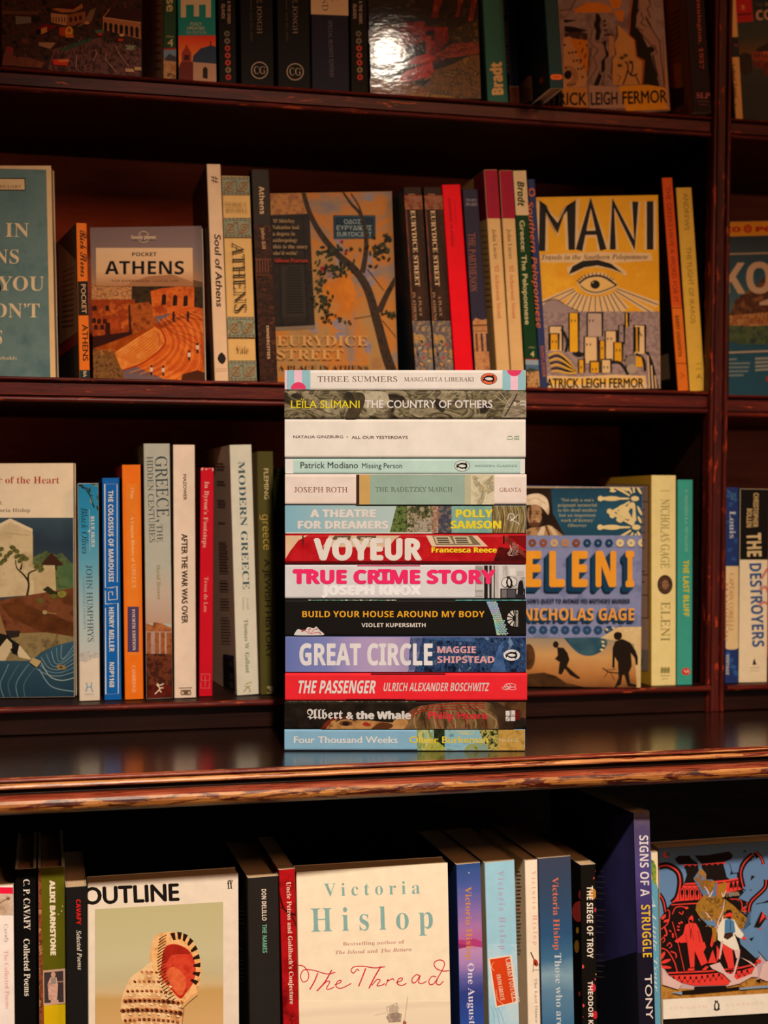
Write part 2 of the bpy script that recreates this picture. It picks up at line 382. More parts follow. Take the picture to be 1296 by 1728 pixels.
def shelf(zt, zb, xl, xr, dz=0):
    zt += dz; zb += dz
    o = extr_x('shelf_board', [(YF + .006, zt - .0005), (YB, zt - .0005), (YB, zb + .001), (YF + .006, zb + .001)], xl, xr, [W_BOARD])
    pr = edge_prof(YF, zt, zb); pr += [(YF + .006, zb + .001), (YF + .006, zt)]
    e = extr_x('edge_moulding', pr, xl, xr, [W_EDGE], parent=None); e.parent = o; e.matrix_parent_inverse = Matrix(); return o
for zt, zb, dr in ((Z2, .2935, -.003), (Z3, .566, 0), (.86, .84, 0)):
    xm = post_x(zt); shelf(zt, zb, X0, xm - HW + .001); shelf(zt, zb, xm + HW - .001, X1, dr)
# lowest open shelf of the upper part stands on a plain plinth rail above the ledge
def shelf1(xl, xr):
    o = extr_x('shelf_board', [(YF + .004, Z1 - .0003), (YB, Z1 - .0003), (YB, .012), (YF + .004, .012)], xl, xr, [W_BOARD])
    pr = bead(YF - .012, Z1, Z1 - .0055, .0025) + [(YF - .004, Z1 - .0065), (YF - .002, .0012), (YF + .004, .0012), (YF + .004, Z1)]
    e = extr_x('edge_moulding', pr, xl, xr, [W_EDGE, W_DARK], [0] * 6 + [1] * (len(pr) - 6), parent=None); e.parent = o; e.matrix_parent_inverse = Matrix()
shelf1(X0, post_x(Z1) - HW + .001); shelf1(post_x(Z1) + HW - .001, X1)
# upright between the bays, moulded like the shelf edges
def upright():
    prof = [(-HW, .012), (-HW, .001)] + [(-HW + .0048 * (1 - math.cos(math.pi * i / 6)) / 2, -.0028 * math.sin(math.pi * i / 6)) for i in range(7)]
    prof += [(-HW + .0050, .003), (-HW + .0058, .003), (-HW + .006, -.0002), (HW - .006, -.0002), (HW - .0058, .003), (HW - .005, .003)]
    prof += [(HW - .0048 * (1 - math.cos(math.pi * i / 6)) / 2, -.0028 * math.sin(math.pi * i / 6)) for i in range(6, -1, -1)] + [(HW, .001), (HW, .012)]
    V = []; F = []; k = len(prof)
    for z in (.0005, .87):
        for x, y in prof: V.append((post_x(z) + x, YF - .004 + y, z))
    for i in range(k): F.append((i, (i + 1) % k, k + (i + 1) % k, k + i))
    F += [tuple(range(k)), tuple(range(k, 2 * k))]
    u = put_case(mesh_obj('upright', V, F, [W_POST]))
    zs = (.0005, .87); V = []
    for z in zs:
        for x, y in ((-HW + .006, YF + .008), (HW - .006, YF + .008), (HW - .006, YB), (-HW + .006, YB)): V.append((post_x(z) + x, y, z))
    p = mesh_obj('side_panel', V, [(0, 1, 5, 4), (1, 2, 6, 5), (2, 3, 7, 6), (3, 0, 4, 7), (0, 1, 2, 3), (4, 5, 6, 7)], [W_BOARD]); p.parent = u; p.matrix_parent_inverse = Matrix()
upright()
def box(name, x0, x1, y0, y1, z0, z1, mat):
    V = [(x, y, z) for z in (z0, z1) for x, y in ((x0, y0), (x1, y0), (x1, y1), (x0, y1))]
    return put_case(mesh_obj(name, V, [(3, 2, 1, 0), (4, 5, 6, 7), (0, 1, 5, 4), (1, 2, 6, 5), (2, 3, 7, 6), (3, 0, 4, 7)], [mat]))
box('back_panel', X0, X1, YB, YB + .012, .0005, .87, W_BACK)
box('side_panel', X0 - .02, X0, YF, YB + .012, .0005, .87, W_BOARD); box('side_panel', X1, X1 + .02, YF, YB + .012, .0005, .87, W_BOARD)
# the ledge: polished top, stepped and worn moulded edge
pr = [(YL, 0)] + bead(YL - .0005, -.0004, -.0036, .0022) + [(YL + .0022, -.0040)] + bead(YL - .0015, -.0042, -.0085, .0035)
pr += [(YL + .0015, -.0092), (YL - .0002, -.0118)]
N = 10; nose = [(YL - .0045 - .0105 * math.sin(math.pi * (i / N) ** .9), -.0120 - .0142 * (1 - math.cos(math.pi * i / N)) / 2) for i in range(N + 1)]
z1 = len(pr); pr += nose + [(YL + .02, -.0262), (YB + .012, -.0262), (YB + .012, 0)]
zones = [2] * 7 + [4] * 2 + [5] * 6 + [4] * 3 + [6] * 3 + [1] * 8 + [3, 3, 0]; zones += [0] * (len(pr) - len(zones)); zones[-1] = 0
led = extr_x('ledge', pr, X0 - .03, X1 + .03, [W_TOP, W_NOSE, W_NOSE2, W_BOARD, W_DARK, W_BEAD, W_RED], zones, n=1)
# lower cabinet: open shelf below the ledge
box('back_panel', X0, X1, 1.50, 1.512, -.9, -.0264, W_BOARD)
box('lower_shelf', X0, X1, YL + .03, 1.50, ZLOW - .02, ZLOW, W_BOARD)
box('lower_shelf', X0, X1, YL + .03, 1.50, -.86, -.84, W_BOARD)
box('side_panel', X0 - .02, X0, YL + .02, 1.512, -.9, -.0264, W_BOARD); box('side_panel', X1, X1 + .02, YL + .02, 1.512, -.9, -.0264, W_BOARD)
# room: wall behind the bookcase and the floor it stands on
def struct(name, x0, x1, y0, y1, z0, z1, mat):
    V = [(x, y, z) for z in (z0, z1) for x, y in ((x0, y0), (x1, y0), (x1, y1), (x0, y1))]
    o = mesh_obj(name, V, [(3, 2, 1, 0), (4, 5, 6, 7), (0, 1, 5, 4), (1, 2, 6, 5), (2, 3, 7, 6), (3, 0, 4, 7)], [mat]); o['kind'] = 'structure'; o['label'] = {'floor': 'dark wooden floor under the bookcase', 'wall_back': 'dim plaster wall behind the bookcase'}[name]; return o
struct('floor', -3, 3.5, -2.5, 1.75, -.95, -.9, W_BOARD)
struct('wall_back', -3, 3.5, YB + .02, YB + .12, -.9, 1.9, wood('wall_paint', 0x4a2c20, 0x553428, 0x5e3a2c, None, rough=.8, coat=0))
# ------------------------------------------------------------------ the stack of thirteen paperbacks on the ledge
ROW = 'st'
Q1, Q2, Q3 = (470, 610, 3.014), (470, 840, 3.014), (470, 1060, 3.014)
EDGES = [624, 659, 707, 773.2, 800.2, 852.2, 901.2, 952, 1011.2, 1074.2, 1135.5, 1183, 1231, 1267.6]
SPANS = [(480.5, 887), (480, 888), (480.5, 887), (481, 886), (481, 888.5), (481, 888), (481, 888), (481, 887), (481, 888), (481.5, 888), (481, 889.5), (480, 888), (480, 886)]
ZS = [(CY - y) * 1.167 / FPX + CAMZ for y in EDGES]; zoff = -ZS[-1]
def flat(i, fr, cols, label, z0=1.167, T=.122, page=0xd8c4a0):
    x0, x1 = SPANS[i]; e0, e1 = EDGES[i], EDGES[i + 1]; f = lambda x, y: (x, y)
    b = Book('flat', fr, f(x0, e0), f(x1, e0), f(x0, e1), f(x1, e1), ZS[i + 1] + zoff, z0=z0, T=ZS[i] - ZS[i + 1] - .00008, L=T, cols=cols, label=label, group='paperbacks piled in the central stack', r=.0022, page=page, rough=.36)
    return b
WH = 0xdcd2c8
b = flat(0, Q1, (0xe6dccf,), 'cream paperback with pink and blue striped spine ends, topmost of the stack', 1.168)
b.rect('spine_stripes', 30, 40, 42, 142, 0xecbccb).rect('spine_stripes', 42, 40, 162, 142, 0x92bfc6).rect('spine_stripes', 80, 40, 120, 142, 0xeebfce)
b.ell('spine_stripes', 101, 141, 39, 36, 0xe03a64, a0=180, a1=360)
b.rect('spine_stripes#2', 1139, 40, 1256, 145, 0x92bfc6).rect('spine_stripes#2', 1180, 40, 1218, 145, 0xeebfce).ell('spine_stripes#2', 1199, 39, 38, 36, 0xe03a64, a0=0, a1=180)
b.text('title_lettering', 'caps', 'THREE SUMMERS', (198, 103), (604, 103), 27, 0x6a4238).text('author_lettering', 'caps', 'MARGARITA LIBERAKI', (639, 101), (994, 101), 21, 0x6e463c)
bird(b, 'publisher_mark', 1070, 88, 42, -90, 0xe2643f, belly=0xe0d6cc, ry=.70); b.done()

b = flat(1, Q1, (NZ((0x2c261a, 0x5a4e38, 0x9a8c6c, 0x3a3222, 0x857856, 0x4a402c), 10, (1, 1, 1.6), dist=1.0),), 'paperback with sepia photo of foliage and yellow author lettering, second from the top', 1.166)
b.poly('cover_picture', [(420, 160), (480, 152), (545, 158), (560, 200), (520, 235), (450, 240), (425, 210)], NZ((0xa89c80, 0xb8ac90, 0x8c8064), 30), smooth=True)
b.poly('cover_picture', [(330, 165), (420, 158), (440, 200), (400, 285), (340, 285), (355, 230)], NZ((0x3a3020, 0x4c402c), 60), smooth=True)
b.poly('cover_picture', [(560, 165), (640, 180), (620, 230), (575, 215)], NZ((0x221c14, 0x3a3020), 50), smooth=True)
b.poly('cover_picture', [(1130, 285), (1180, 160), (1258, 160), (1258, 285)], NZ((0x5a4a38, 0x8a7c64, 0xa89a80), 18, (1, 1, 3), dist=1))
b.line('cover_picture', [(1095, 170), (1160, 215), (1200, 160)], 3, 0xb0a48c).line('cover_picture', [(1130, 160), (1180, 230), (1250, 200)], 3, 0xb0a48c).line('cover_picture', [(1150, 280), (1215, 165)], 6, 0x3a2c20)
for i in range(9): b.ell('cover_picture', 90 + i * 118 + (i * 37) % 40, 175 + (i * 53) % 90, 26 + (i * 17) % 22, 14 + (i * 11) % 12, NZ((0x6e6248, 0x8c8064, 0xb0a484), 45) if i % 2 else NZ((0x241e16, 0x3c3424), 45), rot=i * 40)
b.text('author_lettering', 'gill', 'LE\u00cfLA SLIMANI', (64, 237), (412, 237), 38, 0xe0cc1e, bold=.008).text('title_lettering', 'gill', 'THE COUNTRY OF OTHERS', (440, 236), (1087, 236), 38, 0xe2d8d4, bold=.012)
b.text('publisher_mark', 'serifb', 'ff', (1229, 196), (1229, 232), 30, 0xc8bca8).rect('publisher_mark', 1196, 206, 1208, 226, 0xc8bca8); b.done()

b = flat(2, Q1, (0xe8dfd0,), 'thick plain cream paperback with tiny brown lettering, third from the top', 1.167)
b.text('author_lettering', 'gill', 'NATALIA GINZBURG', (76, 390), (328, 390), 14, 0x5e3230, bold=.02).ell('title_lettering', 350, 384, 4, 4, 0x7fa070, n=10).text('title_lettering', 'gill', 'ALL OUR YESTERDAYS', (372, 393), (657, 393), 14, 0x5e3230, bold=.02)
b.text('publisher_mark', 'serifi', 'D', (1190, 400), (1190, 374), 28, 0x6f9068, slant=-.25).text('publisher_mark', 'serifi', 'B', (1224, 400), (1224, 374), 26, 0x6f9068, slant=-.25); b.done()

b = flat(3, Q1, (0xb9d4c8,), 'slim pale mint paperback with white spine ends, under the thick cream one', 1.1685)
b.rect('spine_band', 32, 496, 75, 570, 0xe2dcd4).rect('spine_band#2', 1229, 496, 1256, 574, 0xe2dcd4)
b.text('author_lettering', 'gill', 'Patrick Modiano', (112, 543), (404, 543), 31, 0x232a28, bold=.004).text('title_lettering', 'gill', 'Missing Person', (425, 543), (628, 543), 26, 0x232a28, bold=.003)
b.text('series_lettering', 'sans', 'MODERN CLASSICS', (1000, 536), (1213, 536), 10, 0x5a7f7a)
bird(b, 'publisher_mark', 934, 531, 39, -90, 0xd4dad0, belly=0xd4dad0, ry=.72); b.done()

b = flat(4, Q1, (0xe6d5c6,), 'paperback with beige, ochre and sage green spine panels, fifth from the top', 1.166)
b.rect('spine_band', 395, 575, 411, 727, 0x3c241c).rect('spine_band', 411, 575, 466, 727, 0xc7a05e).rect('spine_band', 466, 575, 948, 727, 0x95ad9b).rect('spine_band', 948, 575, 1000, 727, 0xb9b391).rect('spine_band', 978, 575, 1098, 727, NZ((0xc8bd9a, 0xd6caa8, 0xb8ae8c), 50))
b.poly('spine_band', [(985, 578), (1020, 590), (1030, 640), (1060, 600), (1092, 578), (1098, 660), (1050, 680), (1040, 727), (1010, 727), (1020, 660), (992, 620)], NZ((0xcdb98c, 0x9a9272, 0xd8ccac), 60))
b.line('spine_band', [(1000, 580), (1012, 620), (1040, 640), (1030, 700)], 3, 0x7a6c4c, smooth=True).line('spine_band', [(1085, 580), (1070, 620), (1090, 660)], 3, 0x8a7c5c, smooth=True)
b.text('author_lettering', 'caps', 'JOSEPH ROTH', (80, 665), (351, 665), 26, 0x7c3a30).text('title_lettering', 'caps', 'THE RADETZKY MARCH', (492, 662), (884, 662), 23, 0x4a5a4a).text('publisher_mark', 'caps', 'GRANTA', (1124, 662), (1234, 662), 20, 0x8a3f34); b.done()

b = flat(5, Q2, (0x9db8ba,), 'pale blue paperback with treetop photo and yellow author lettering, sixth from the top', 1.168)
b.rect('cover_picture', 30, 38, 620, 182, b.grad([(30, 0x7fb0c0), (330, 0xa0bcba), (620, 0xb2c2bc)], 'h', ref=100))
b.poly('cover_picture', [(565, 182), (600, 42), (690, 42), (690, 182)], NZ((0x26301a, 0x4a5a2c, 0x6e7e40, 0x303c20), 110))
b.rect('cover_picture', 655, 42, 790, 182, NZ((0x2c3020, 0x4c5230, 0x7a6a4a, 0xb8a890, 0x2a2a1e), 95)).rect('cover_picture', 690, 120, 780, 178, NZ((0x5a5a34, 0xb0a490, 0x6a4a30), 120))
b.rect('cover_picture', 785, 42, 812, 178, NZ((0xc8b098, 0x8a5a44, 0xb0907a), 80)).rect('cover_picture', 812, 42, 880, 178, NZ((0x5a3428, 0x30485a, 0x8a6a50), 90))
b.rect('cover_picture', 880, 42, 1085, 178, NZ((0x6f9c90, 0x84aa9a, 0x5e8c84), 22, (1, 1, .3)))
b.rect('cover_picture', 1085, 42, 1258, 178, NZ((0x3a2c1a, 0x7a6238, 0x96865a, 0x4a4426), 60, (3.2, 1, .25)))
for i in range(10): b.line('cover_picture', [(1092 + i * 17, 178), (1100 + i * 17 + (i % 3) * 6, 100), (1092 + i * 17, 42)], 3.5, 0xb09a6a if i % 2 else 0x5c4a2c, smooth=True)
b.rect('cover_picture', 30, 176, 780, 182, 0xd8d0c0)
b.text('title_lettering', 'sansb', 'A THEATRE', (163, 99), (492, 99), 38, WH, bold=.04).text('title_lettering', 'sansb', 'FOR DREAMERS', (100, 157), (556, 157), 38, WH, bold=.04)
b.text('author_lettering', 'sansb', 'POLLY', (903, 99), (1088, 99), 38, 0xe0cc30, bold=.035).text('author_lettering', 'sansb', 'SAMSON', (877, 156), (1131, 156), 38, 0xe0cc30, bold=.035)
b.line('publisher_mark', [(1165, 112), (1172, 85), (1192, 82), (1200, 100), (1178, 116), (1200, 118), (1226, 136)], 3.5, WH, smooth=True).line('publisher_mark', [(1178, 96), (1190, 112), (1218, 84)], 3, WH, smooth=True); b.done()

RED = NZ((0xa80c14, 0xb8141c, 0xc41c22), 30)
b = flat(6, Q2, (RED,), 'red paperback with shuttered windows and large white one-word title, seventh from the top', 1.167)
b.poly('cover_picture', [(32, 300), (32, 192), (132, 192), (100, 200)], 0xd9b48a).poly('cover_picture', [(32, 310), (60, 270), (120, 192), (32, 192)], 0xdcb890).poly('cover_picture', [(32, 192), (150, 192), (90, 222)], 0xdcb890)
b.line('cover_picture', [(124, 192), (124, 240)], 7, 0x4a2018)
b.poly('cover_picture', [(225, 250), (258, 192), (620, 192), (590, 212), (560, 252)], 0xd8b894).poly('cover_picture', [(270, 212), (285, 193), (370, 193), (360, 222)], 0x6a5040).poly('cover_picture', [(392, 212), (400, 193), (498, 193), (488, 228)], 0x6a5040)
for x in (300, 330, 420, 450): b.poly('cover_picture', [(x, 200), (x + 22, 200), (x + 18, 214), (x - 4, 214)], 0xc0a880)
b.poly('cover_picture', [(780, 248), (750, 192), (1010, 192), (1065, 248)], 0xdcbc9a).poly('cover_picture', [(800, 240), (782, 193), (985, 193), (1030, 240)], 0x7a6a50)
for k in range(2):
    x = 790 + k * 95
    b.poly('cover_picture', [(x, 196), (x + 80, 196), (x + 102, 234), (x + 14, 234)], 0xc8b490)
    for j in range(3): b.poly('cover_picture', [(x + 12 + j * 4, 202 + j * 11), (x + 70 + j * 5, 202 + j * 11), (x + 74 + j * 5, 209 + j * 11), (x + 14 + j * 4, 209 + j * 11)], 0x504838)
b.poly('cover_picture', [(1090, 332), (1120, 250), (1258, 270), (1258, 332)], NZ((0x3a0a08, 0x5a100e), 30)).poly('cover_picture', [(1160, 192), (1258, 285), (1258, 310), (1150, 215)], NZ((0x6a1a14, 0x8a4030), 30)).line('cover_picture', [(1146, 192), (1146, 235)], 8, 0x2a1008)
b.poly('cover_picture', [(1165, 192), (1258, 192), (1258, 262)], 0x7c0c10)
b.rect('cover_picture', 32, 322, 1258, 336, 0x5c080c)
b.text('title_lettering', 'sansb', 'VOYEUR', (184, 314), (724, 314), 104, 0xe2d8cc, bold=.045)
b.text('author_lettering', 'sansb', 'Francesca Reece', (779, 278), (1109, 278), 25, 0xf0d028, bold=.03)
b.text('publisher_mark', 'caps', 'TINDER', (1204, 297), (1204, 226), 15, 0xc8a090).text('publisher_mark', 'caps', 'PRESS', (1219, 292), (1219, 238), 13, 0xc8a090).line('publisher_mark', [(1164, 285), (1180, 262), (1176, 240), (1186, 268), (1170, 290), (1188, 292)], 4, 0xc8a090, smooth=True); b.done()

b = flat(7, Q2, (0xd9d5d4,), 'light grey paperback with hot pink slab title, eighth from the top', 1.1675)
b.rect('cover_picture', 1000, 344, 1258, 510, NZ((0x9a948e, 0xc4beb8, 0xb0aaa4), 20, (3, 1, .5))).rect('cover_picture', 1000, 350, 1040, 505, 0x9c968e).rect('cover_picture', 1046, 344, 1064, 510, 0x1e1c1a)
b.rect('cover_picture', 1072, 344, 1084, 510, 0x2a2826).rect('cover_picture', 1095, 344, 1100, 510, 0x3a3836).rect('cover_picture', 1120, 344, 1140, 510, 0xd2ccc6).rect('cover_picture', 1002, 440, 1045, 470, 0xc8c4be).rect('cover_picture', 1002, 478, 1045, 500, 0xb8b4ae)
b.rect('cover_picture', 1168, 346, 1255, 402, 0xcfc8c0).rect('cover_picture', 1176, 360, 1205, 395, 0xe0dad2).rect('cover_picture', 1212, 372, 1250, 398, 0xbab4ac).rect('cover_picture', 1128, 462, 1255, 510, 0x28262c).rect('cover_picture', 1134, 466, 1160, 508, 0x76706a).rect('cover_picture', 1210, 466, 1248, 490, 0xc4bcb4).poly('cover_picture', [(1215, 490), (1222, 430), (1242, 425), (1246, 490)], 0x1c1a1e, smooth=True).rect('cover_picture', 1165, 466, 1205, 508, 0x504c50)
b.text('author_lettering', 'sansb', 'JOSEPH KNOX', (222, 493), (722, 493), 46, 0xefece8, bold=.075)
b.text('title_lettering', 'sansb', 'TRUE CRIME STORY', (76, 435), (1100, 435), 66, 0xee2e66, bold=.045)
for x in (76, 128): b.rect('title_lettering', x, 362, x + 48, 385, 0xee2e66)
for x in (512, 512): b.rect('title_lettering', x - 6, 362, x + 60, 378, 0xee2e66).rect('title_lettering', x - 6, 420, x + 60, 436, 0xee2e66)
bird(b, 'publisher_mark', 1173, 430, 41, -8, 0xd8d2ca, belly=0xd8d2ca, ry=1.0, rx=.72)
b.rect('spine_band', 400, 342, 720, 347, 0xee2e66); b.done()

b = flat(8, Q2, (0x1b1815,), 'black paperback with amber title, white flower and iridescent ribbon, ninth from the top', 1.1665)
b.poly('cover_picture', [(82, 690), (100, 668), (130, 678), (150, 658), (178, 664), (192, 655), (208, 672), (232, 694), (205, 699), (90, 699)], 0xd8d4ce, smooth=True)
for p in ([(155, 690), (128, 672), (120, 680)], [(160, 690), (152, 670), (160, 668)], [(165, 690), (180, 672), (194, 668)], [(160, 692), (205, 684), (212, 690)]): b.line('cover_picture', p, 3, 0xd84a4a, smooth=True).ell('cover_picture', p[-1][0], p[-1][1], 5, 4, 0xd84a4a, n=8)
b.poly('ribbon_picture', [(1054, 522), (1106, 522), (1130, 590), (1160, 698), (1110, 698), (1092, 610)], b.grad([(522, 0x6ab0b8), (570, 0x9a9ad0), (620, 0xb0cc88), (660, 0x6fb8c4), (700, 0xb8c8a0)], 'v', nz=.35, ref=1100))
for i in range(16):
    for j in range(3):
        y = 530 + i * 10.6; x0 = 1058 + (y - 522) * .27 + (12 if y > 620 else 0); b.ell('ribbon_picture', x0 + 12 + j * 15 + (i % 2) * 6, y, 6.4, 5, 0x5a7a80, n=7).ell('ribbon_picture', x0 + 12 + j * 15 + (i % 2) * 6, y, 5, 3.8, (0xa8c8d0, 0xc8a8d0, 0xc0d098, 0x90c8c8)[(i + j) % 4], n=7)
b.text('title_lettering', 'sansb', 'BUILD YOUR HOUSE AROUND MY BODY', (121, 607), (1048, 607), 31, 0xe6a62c).text('author_lettering', 'sansb', 'VIOLET KUPERSMITH', (422, 657), (748, 657), 20, 0xdcd2c4)
b.ell('publisher_mark', 1202, 613, 40, 42, 0xd0c8bc, a0=90, a1=270)
for i in range(6):
    t = math.radians(100 + i * 32); b.line('publisher_mark', [(1202, 613), (1202 + 44 * math.cos(t), 613 + 44 * math.sin(t))], 2, 0x1b1815, taper=8)
b.ell('publisher_mark', 1203, 613, 14, 16, 0x1b1815, a0=90, a1=270)
b.text('publisher_mark', 'sansb', 'ONEWORLD', (1218, 655), (1218, 572), 11, 0xd0c8bc)
b.rect('spine_band', 150, 517, 600, 523, NZ((0x7ab0a0, 0x2a4a30, 0xd0c8b8), 120)).rect('spine_band#2', 900, 517, 1258, 523, NZ((0x2a5a60, 0x6ab0a8), 80)); b.done()

b = flat(9, Q3, (0x7f86b8,), 'violet and navy paperback with tall condensed white title, fourth from the bottom', 1.1665)
b.rect('cover_picture', 33, 46, 720, 222, b.grad([(33, 0x6a78b4), (250, 0x8086bc), (420, 0xb09ac2), (520, 0xb8a0c2), (720, 0xa08fb4)], 'h', nz=.25, nscale=14, ref=130))
b.rect('cover_picture', 690, 46, 1262, 222, NZ((0x0e1626, 0x1e2e4c, 0x33507c, 0x16223a, 0x6a86a8), 48, (1.2, 1, .7), dist=.6)).poly('cover_picture', [(670, 46), (730, 46), (720, 120), (690, 222), (660, 222)], NZ((0x8a84a8, 0x5a6288, 0x3c4a74), 50))
b.poly('cover_picture', [(1080, 222), (1120, 90), (1150, 60), (1135, 120), (1160, 222)], NZ((0x33507c, 0x4a6c9c), 40)).poly('cover_picture', [(720, 50), (800, 60), (1000, 70), (1000, 50)], NZ((0x4a6890, 0x33507c), 60))
b.text('title_lettering', 'sansb', 'GREAT CIRCLE', (108, 187), (782, 187), 107, 0xe4dedc, bold=.02)
b.text('author_lettering', 'sansb', 'MAGGIE', (808, 126), (1003, 126), 33, 0xd8a0a4, bold=.02).text('author_lettering', 'sansb', 'SHIPSTEAD', (808, 176), (1097, 176), 33, 0xd8a0a4, bold=.02)
bird(b, 'publisher_mark', 1186, 137, 42, -90, 0xe0dcd8, ink=0x14161c, belly=0xe0dcd8, ring=0xe0dcd8, ry=.68); b.done()

b = flat(10, Q3, (0xee2c34,), 'bright red paperback with white slanted condensed lettering, third from the bottom', 1.1655)
b.text('title_lettering', 'sansb', 'THE PASSENGER', (94, 331), (490, 331), 64, 0xe2dcd6, bold=.012, slant=.16).text('author_lettering', 'sansb', 'ULRICH ALEXANDER BOSCHWITZ', (532, 320), (1066, 320), 42, 0xd8cac2, slant=.16)
for cx, cy, rx, ry, ro in ((1165, 296, 20, 11, 50), (1183, 291, 24, 9, 10), (1155, 305, 17, 8, 10), (1188, 306, 20, 7, 10)): b.line('publisher_mark', [(cx + rx * math.cos(t) * math.cos(math.radians(ro)) - ry * math.sin(t) * math.sin(math.radians(ro)), cy + rx * math.cos(t) * math.sin(math.radians(ro)) * .5 + ry * math.sin(t)) for t in [i * math.pi / 8 for i in range(17)]], 2.6, 0xdcc8c0)
for x, w in ((345, 300), (470, 380)): b.rect('spine_band' if x < 400 else 'spine_band#2', x, 360 if x < 400 else 230, x + w, 366 if x < 400 else 236, 0x3a0c0c)
b.done()

b = flat(11, Q3, (NZ((0x17120f, 0x221a14, 0x2c221a), 25),), 'black paperback with old master portrait and gothic title, second from the bottom', 1.1675)
b.poly('cover_picture', [(215, 512), (250, 470), (300, 450), (360, 452), (330, 475), (290, 500), (275, 512)], NZ((0x5a1a10, 0x7a2a18, 0x3a140c), 50), smooth=True)
b.poly('cover_picture', [(240, 512), (270, 472), (330, 460), (400, 468), (470, 470), (560, 480), (620, 480), (640, 512)], NZ((0x9a6a3c, 0xbe8a50, 0x7a4c28), 26))
b.poly('cover_picture', [(560, 512), (590, 465), (640, 455), (690, 490), (700, 512)], NZ((0xa87440, 0xc49458), 30)).ell('cover_picture', 342, 484, 34, 14, 0x6a4426).ell('cover_picture', 342, 486, 18, 10, 0x241610).line('cover_picture', [(290, 474), (340, 460), (392, 470)], 7, 0x4a2c18, smooth=True)
b.poly('cover_picture', [(425, 490), (445, 478), (470, 492), (450, 500)], 0xa02c20, smooth=True).poly('cover_picture', [(470, 512), (520, 480), (580, 490), (560, 512)], 0x5a3018, smooth=True)
b.poly('cover_picture', [(640, 440), (700, 400), (800, 384), (900, 376), (1060, 376), (1130, 400), (1170, 450), (1185, 514), (640, 514), (660, 480)], NZ((0x3a2a1a, 0x6a4e2c, 0x846440, 0x4a3820), 14, (1.6, 1, .5), dist=.7)).poly('cover_picture', [(1080, 376), (1140, 390), (1190, 450), (1200, 514), (1120, 514), (1110, 430)], NZ((0x2a1c14, 0x4a3420), 14))
for k in range(9): b.line('cover_picture', [(700 + k * 50, 510), (690 + k * 52, 470), (700 + k * 44, 430), (730 + k * 34, 396)], 5, 0x33241a if k % 2 else 0xa08458, smooth=True)
for k in range(3): b.line('cover_picture', [(640 + k * 14, 446 + k * 8), (740, 398 + k * 12), (900, 384 + k * 14), (1050, 382 + k * 12)], 4, 0xa02018, smooth=True)
for x in (820, 890, 960, 1050): b.line('cover_picture', [(x, 425), (x - 12, 470), (x + 8, 512)], 4, 0x8a2018, smooth=True)
b.poly('cover_picture', [(1110, 376), (1262, 376), (1262, 460), (1225, 455), (1180, 440), (1150, 400)], NZ((0x2c1a12, 0x6a4628, 0x3a2418), 12)).poly('cover_picture', [(1190, 420), (1225, 415), (1228, 468), (1195, 470)], NZ((0x7e1c18, 0x4a1612), 20))
b.text('title_lettering', 'frak', 'Albert', (146, 461), (326, 461), 50, 0xd8d0c8, bold=.012).text('title_lettering', 'sansb', '& the Whale', (346, 461), (672, 461), 36, 0xd8d0c8, bold=.05)
b.text('author_lettering', 'gill', 'Philip Hoare', (764, 461), (1060, 461), 36, 0xe02838, bold=.02)
for x, y, x2, y2 in ((1155, 420, 1176, 445), (1180, 418, 1203, 445), (1155, 449, 1176, 472), (1180, 449, 1203, 472)): b.rect('publisher_mark', x, y, x2, y2, 0xd8d0c8)
b.line('publisher_mark', [(1157, 470), (1175, 450)], 3, 0x221a14).line('publisher_mark', [(1184, 420), (1184, 440), (1198, 440)], 3, 0x8a847c)
b.rect('spine_band', 40, 371, 700, 375, NZ((0x6a9a6a, 0x2a2a20, 0xb0b090), 150)); b.done()

b = flat(12, Q3, (0x86b3cc,), 'sky blue paperback with cropped meadow picture, bottom of the stack on the ledge', 1.168)
b.rect('cover_picture', 705, 517, 850, 625, NZ((0x8cb0a4, 0xc8c070, 0x6f8a48, 0xaac4c0), 42, (1.5, 1, .6))).rect('cover_picture', 790, 517, 845, 625, NZ((0x1a2014, 0x2c3a1c, 0x10140c), 60)).poly('cover_picture', [(740, 625), (770, 575), (800, 570), (840, 600), (850, 625)], NZ((0x8a9a3c, 0xb8b050, 0x5a6e30), 80))
b.rect('cover_picture', 845, 517, 1060, 625, NZ((0x6fa0b8, 0x86b4c4, 0x94b8b0, 0x5c8ca4), 30, (1, 1, 2))).poly('cover_picture', [(940, 625), (970, 590), (1040, 580), (1080, 625)], NZ((0x4a5a2c, 0x9aa050, 0x7a9aa0), 70)).poly('cover_picture', [(900, 520), (1000, 520), (990, 545), (920, 540)], NZ((0xb8bc98, 0x94b8b0), 60))
b.poly('cover_picture', [(1020, 517), (1120, 517), (1130, 625), (1075, 625), (1040, 570)], NZ((0x1c2012, 0x4a5628, 0xc8b460, 0x2a301a), 85)).rect('cover_picture', 1118, 517, 1254, 625, NZ((0xb08a3c, 0xc49a4c, 0x9c7830), 40))
b.text('title_lettering', 'gill', 'Four Thousand Weeks', (79, 584), (604, 584), 33, 0xdedcd4, bold=.02).text('author_lettering', 'gill', 'Oliver Burkeman', (666, 584), (1064, 584), 33, 0xdcc440, bold=.022)
b.text('publisher_mark', 'caps', 'VINTAGE', (1119, 578), (1223, 578), 16, 0xd8cca8); b.done()
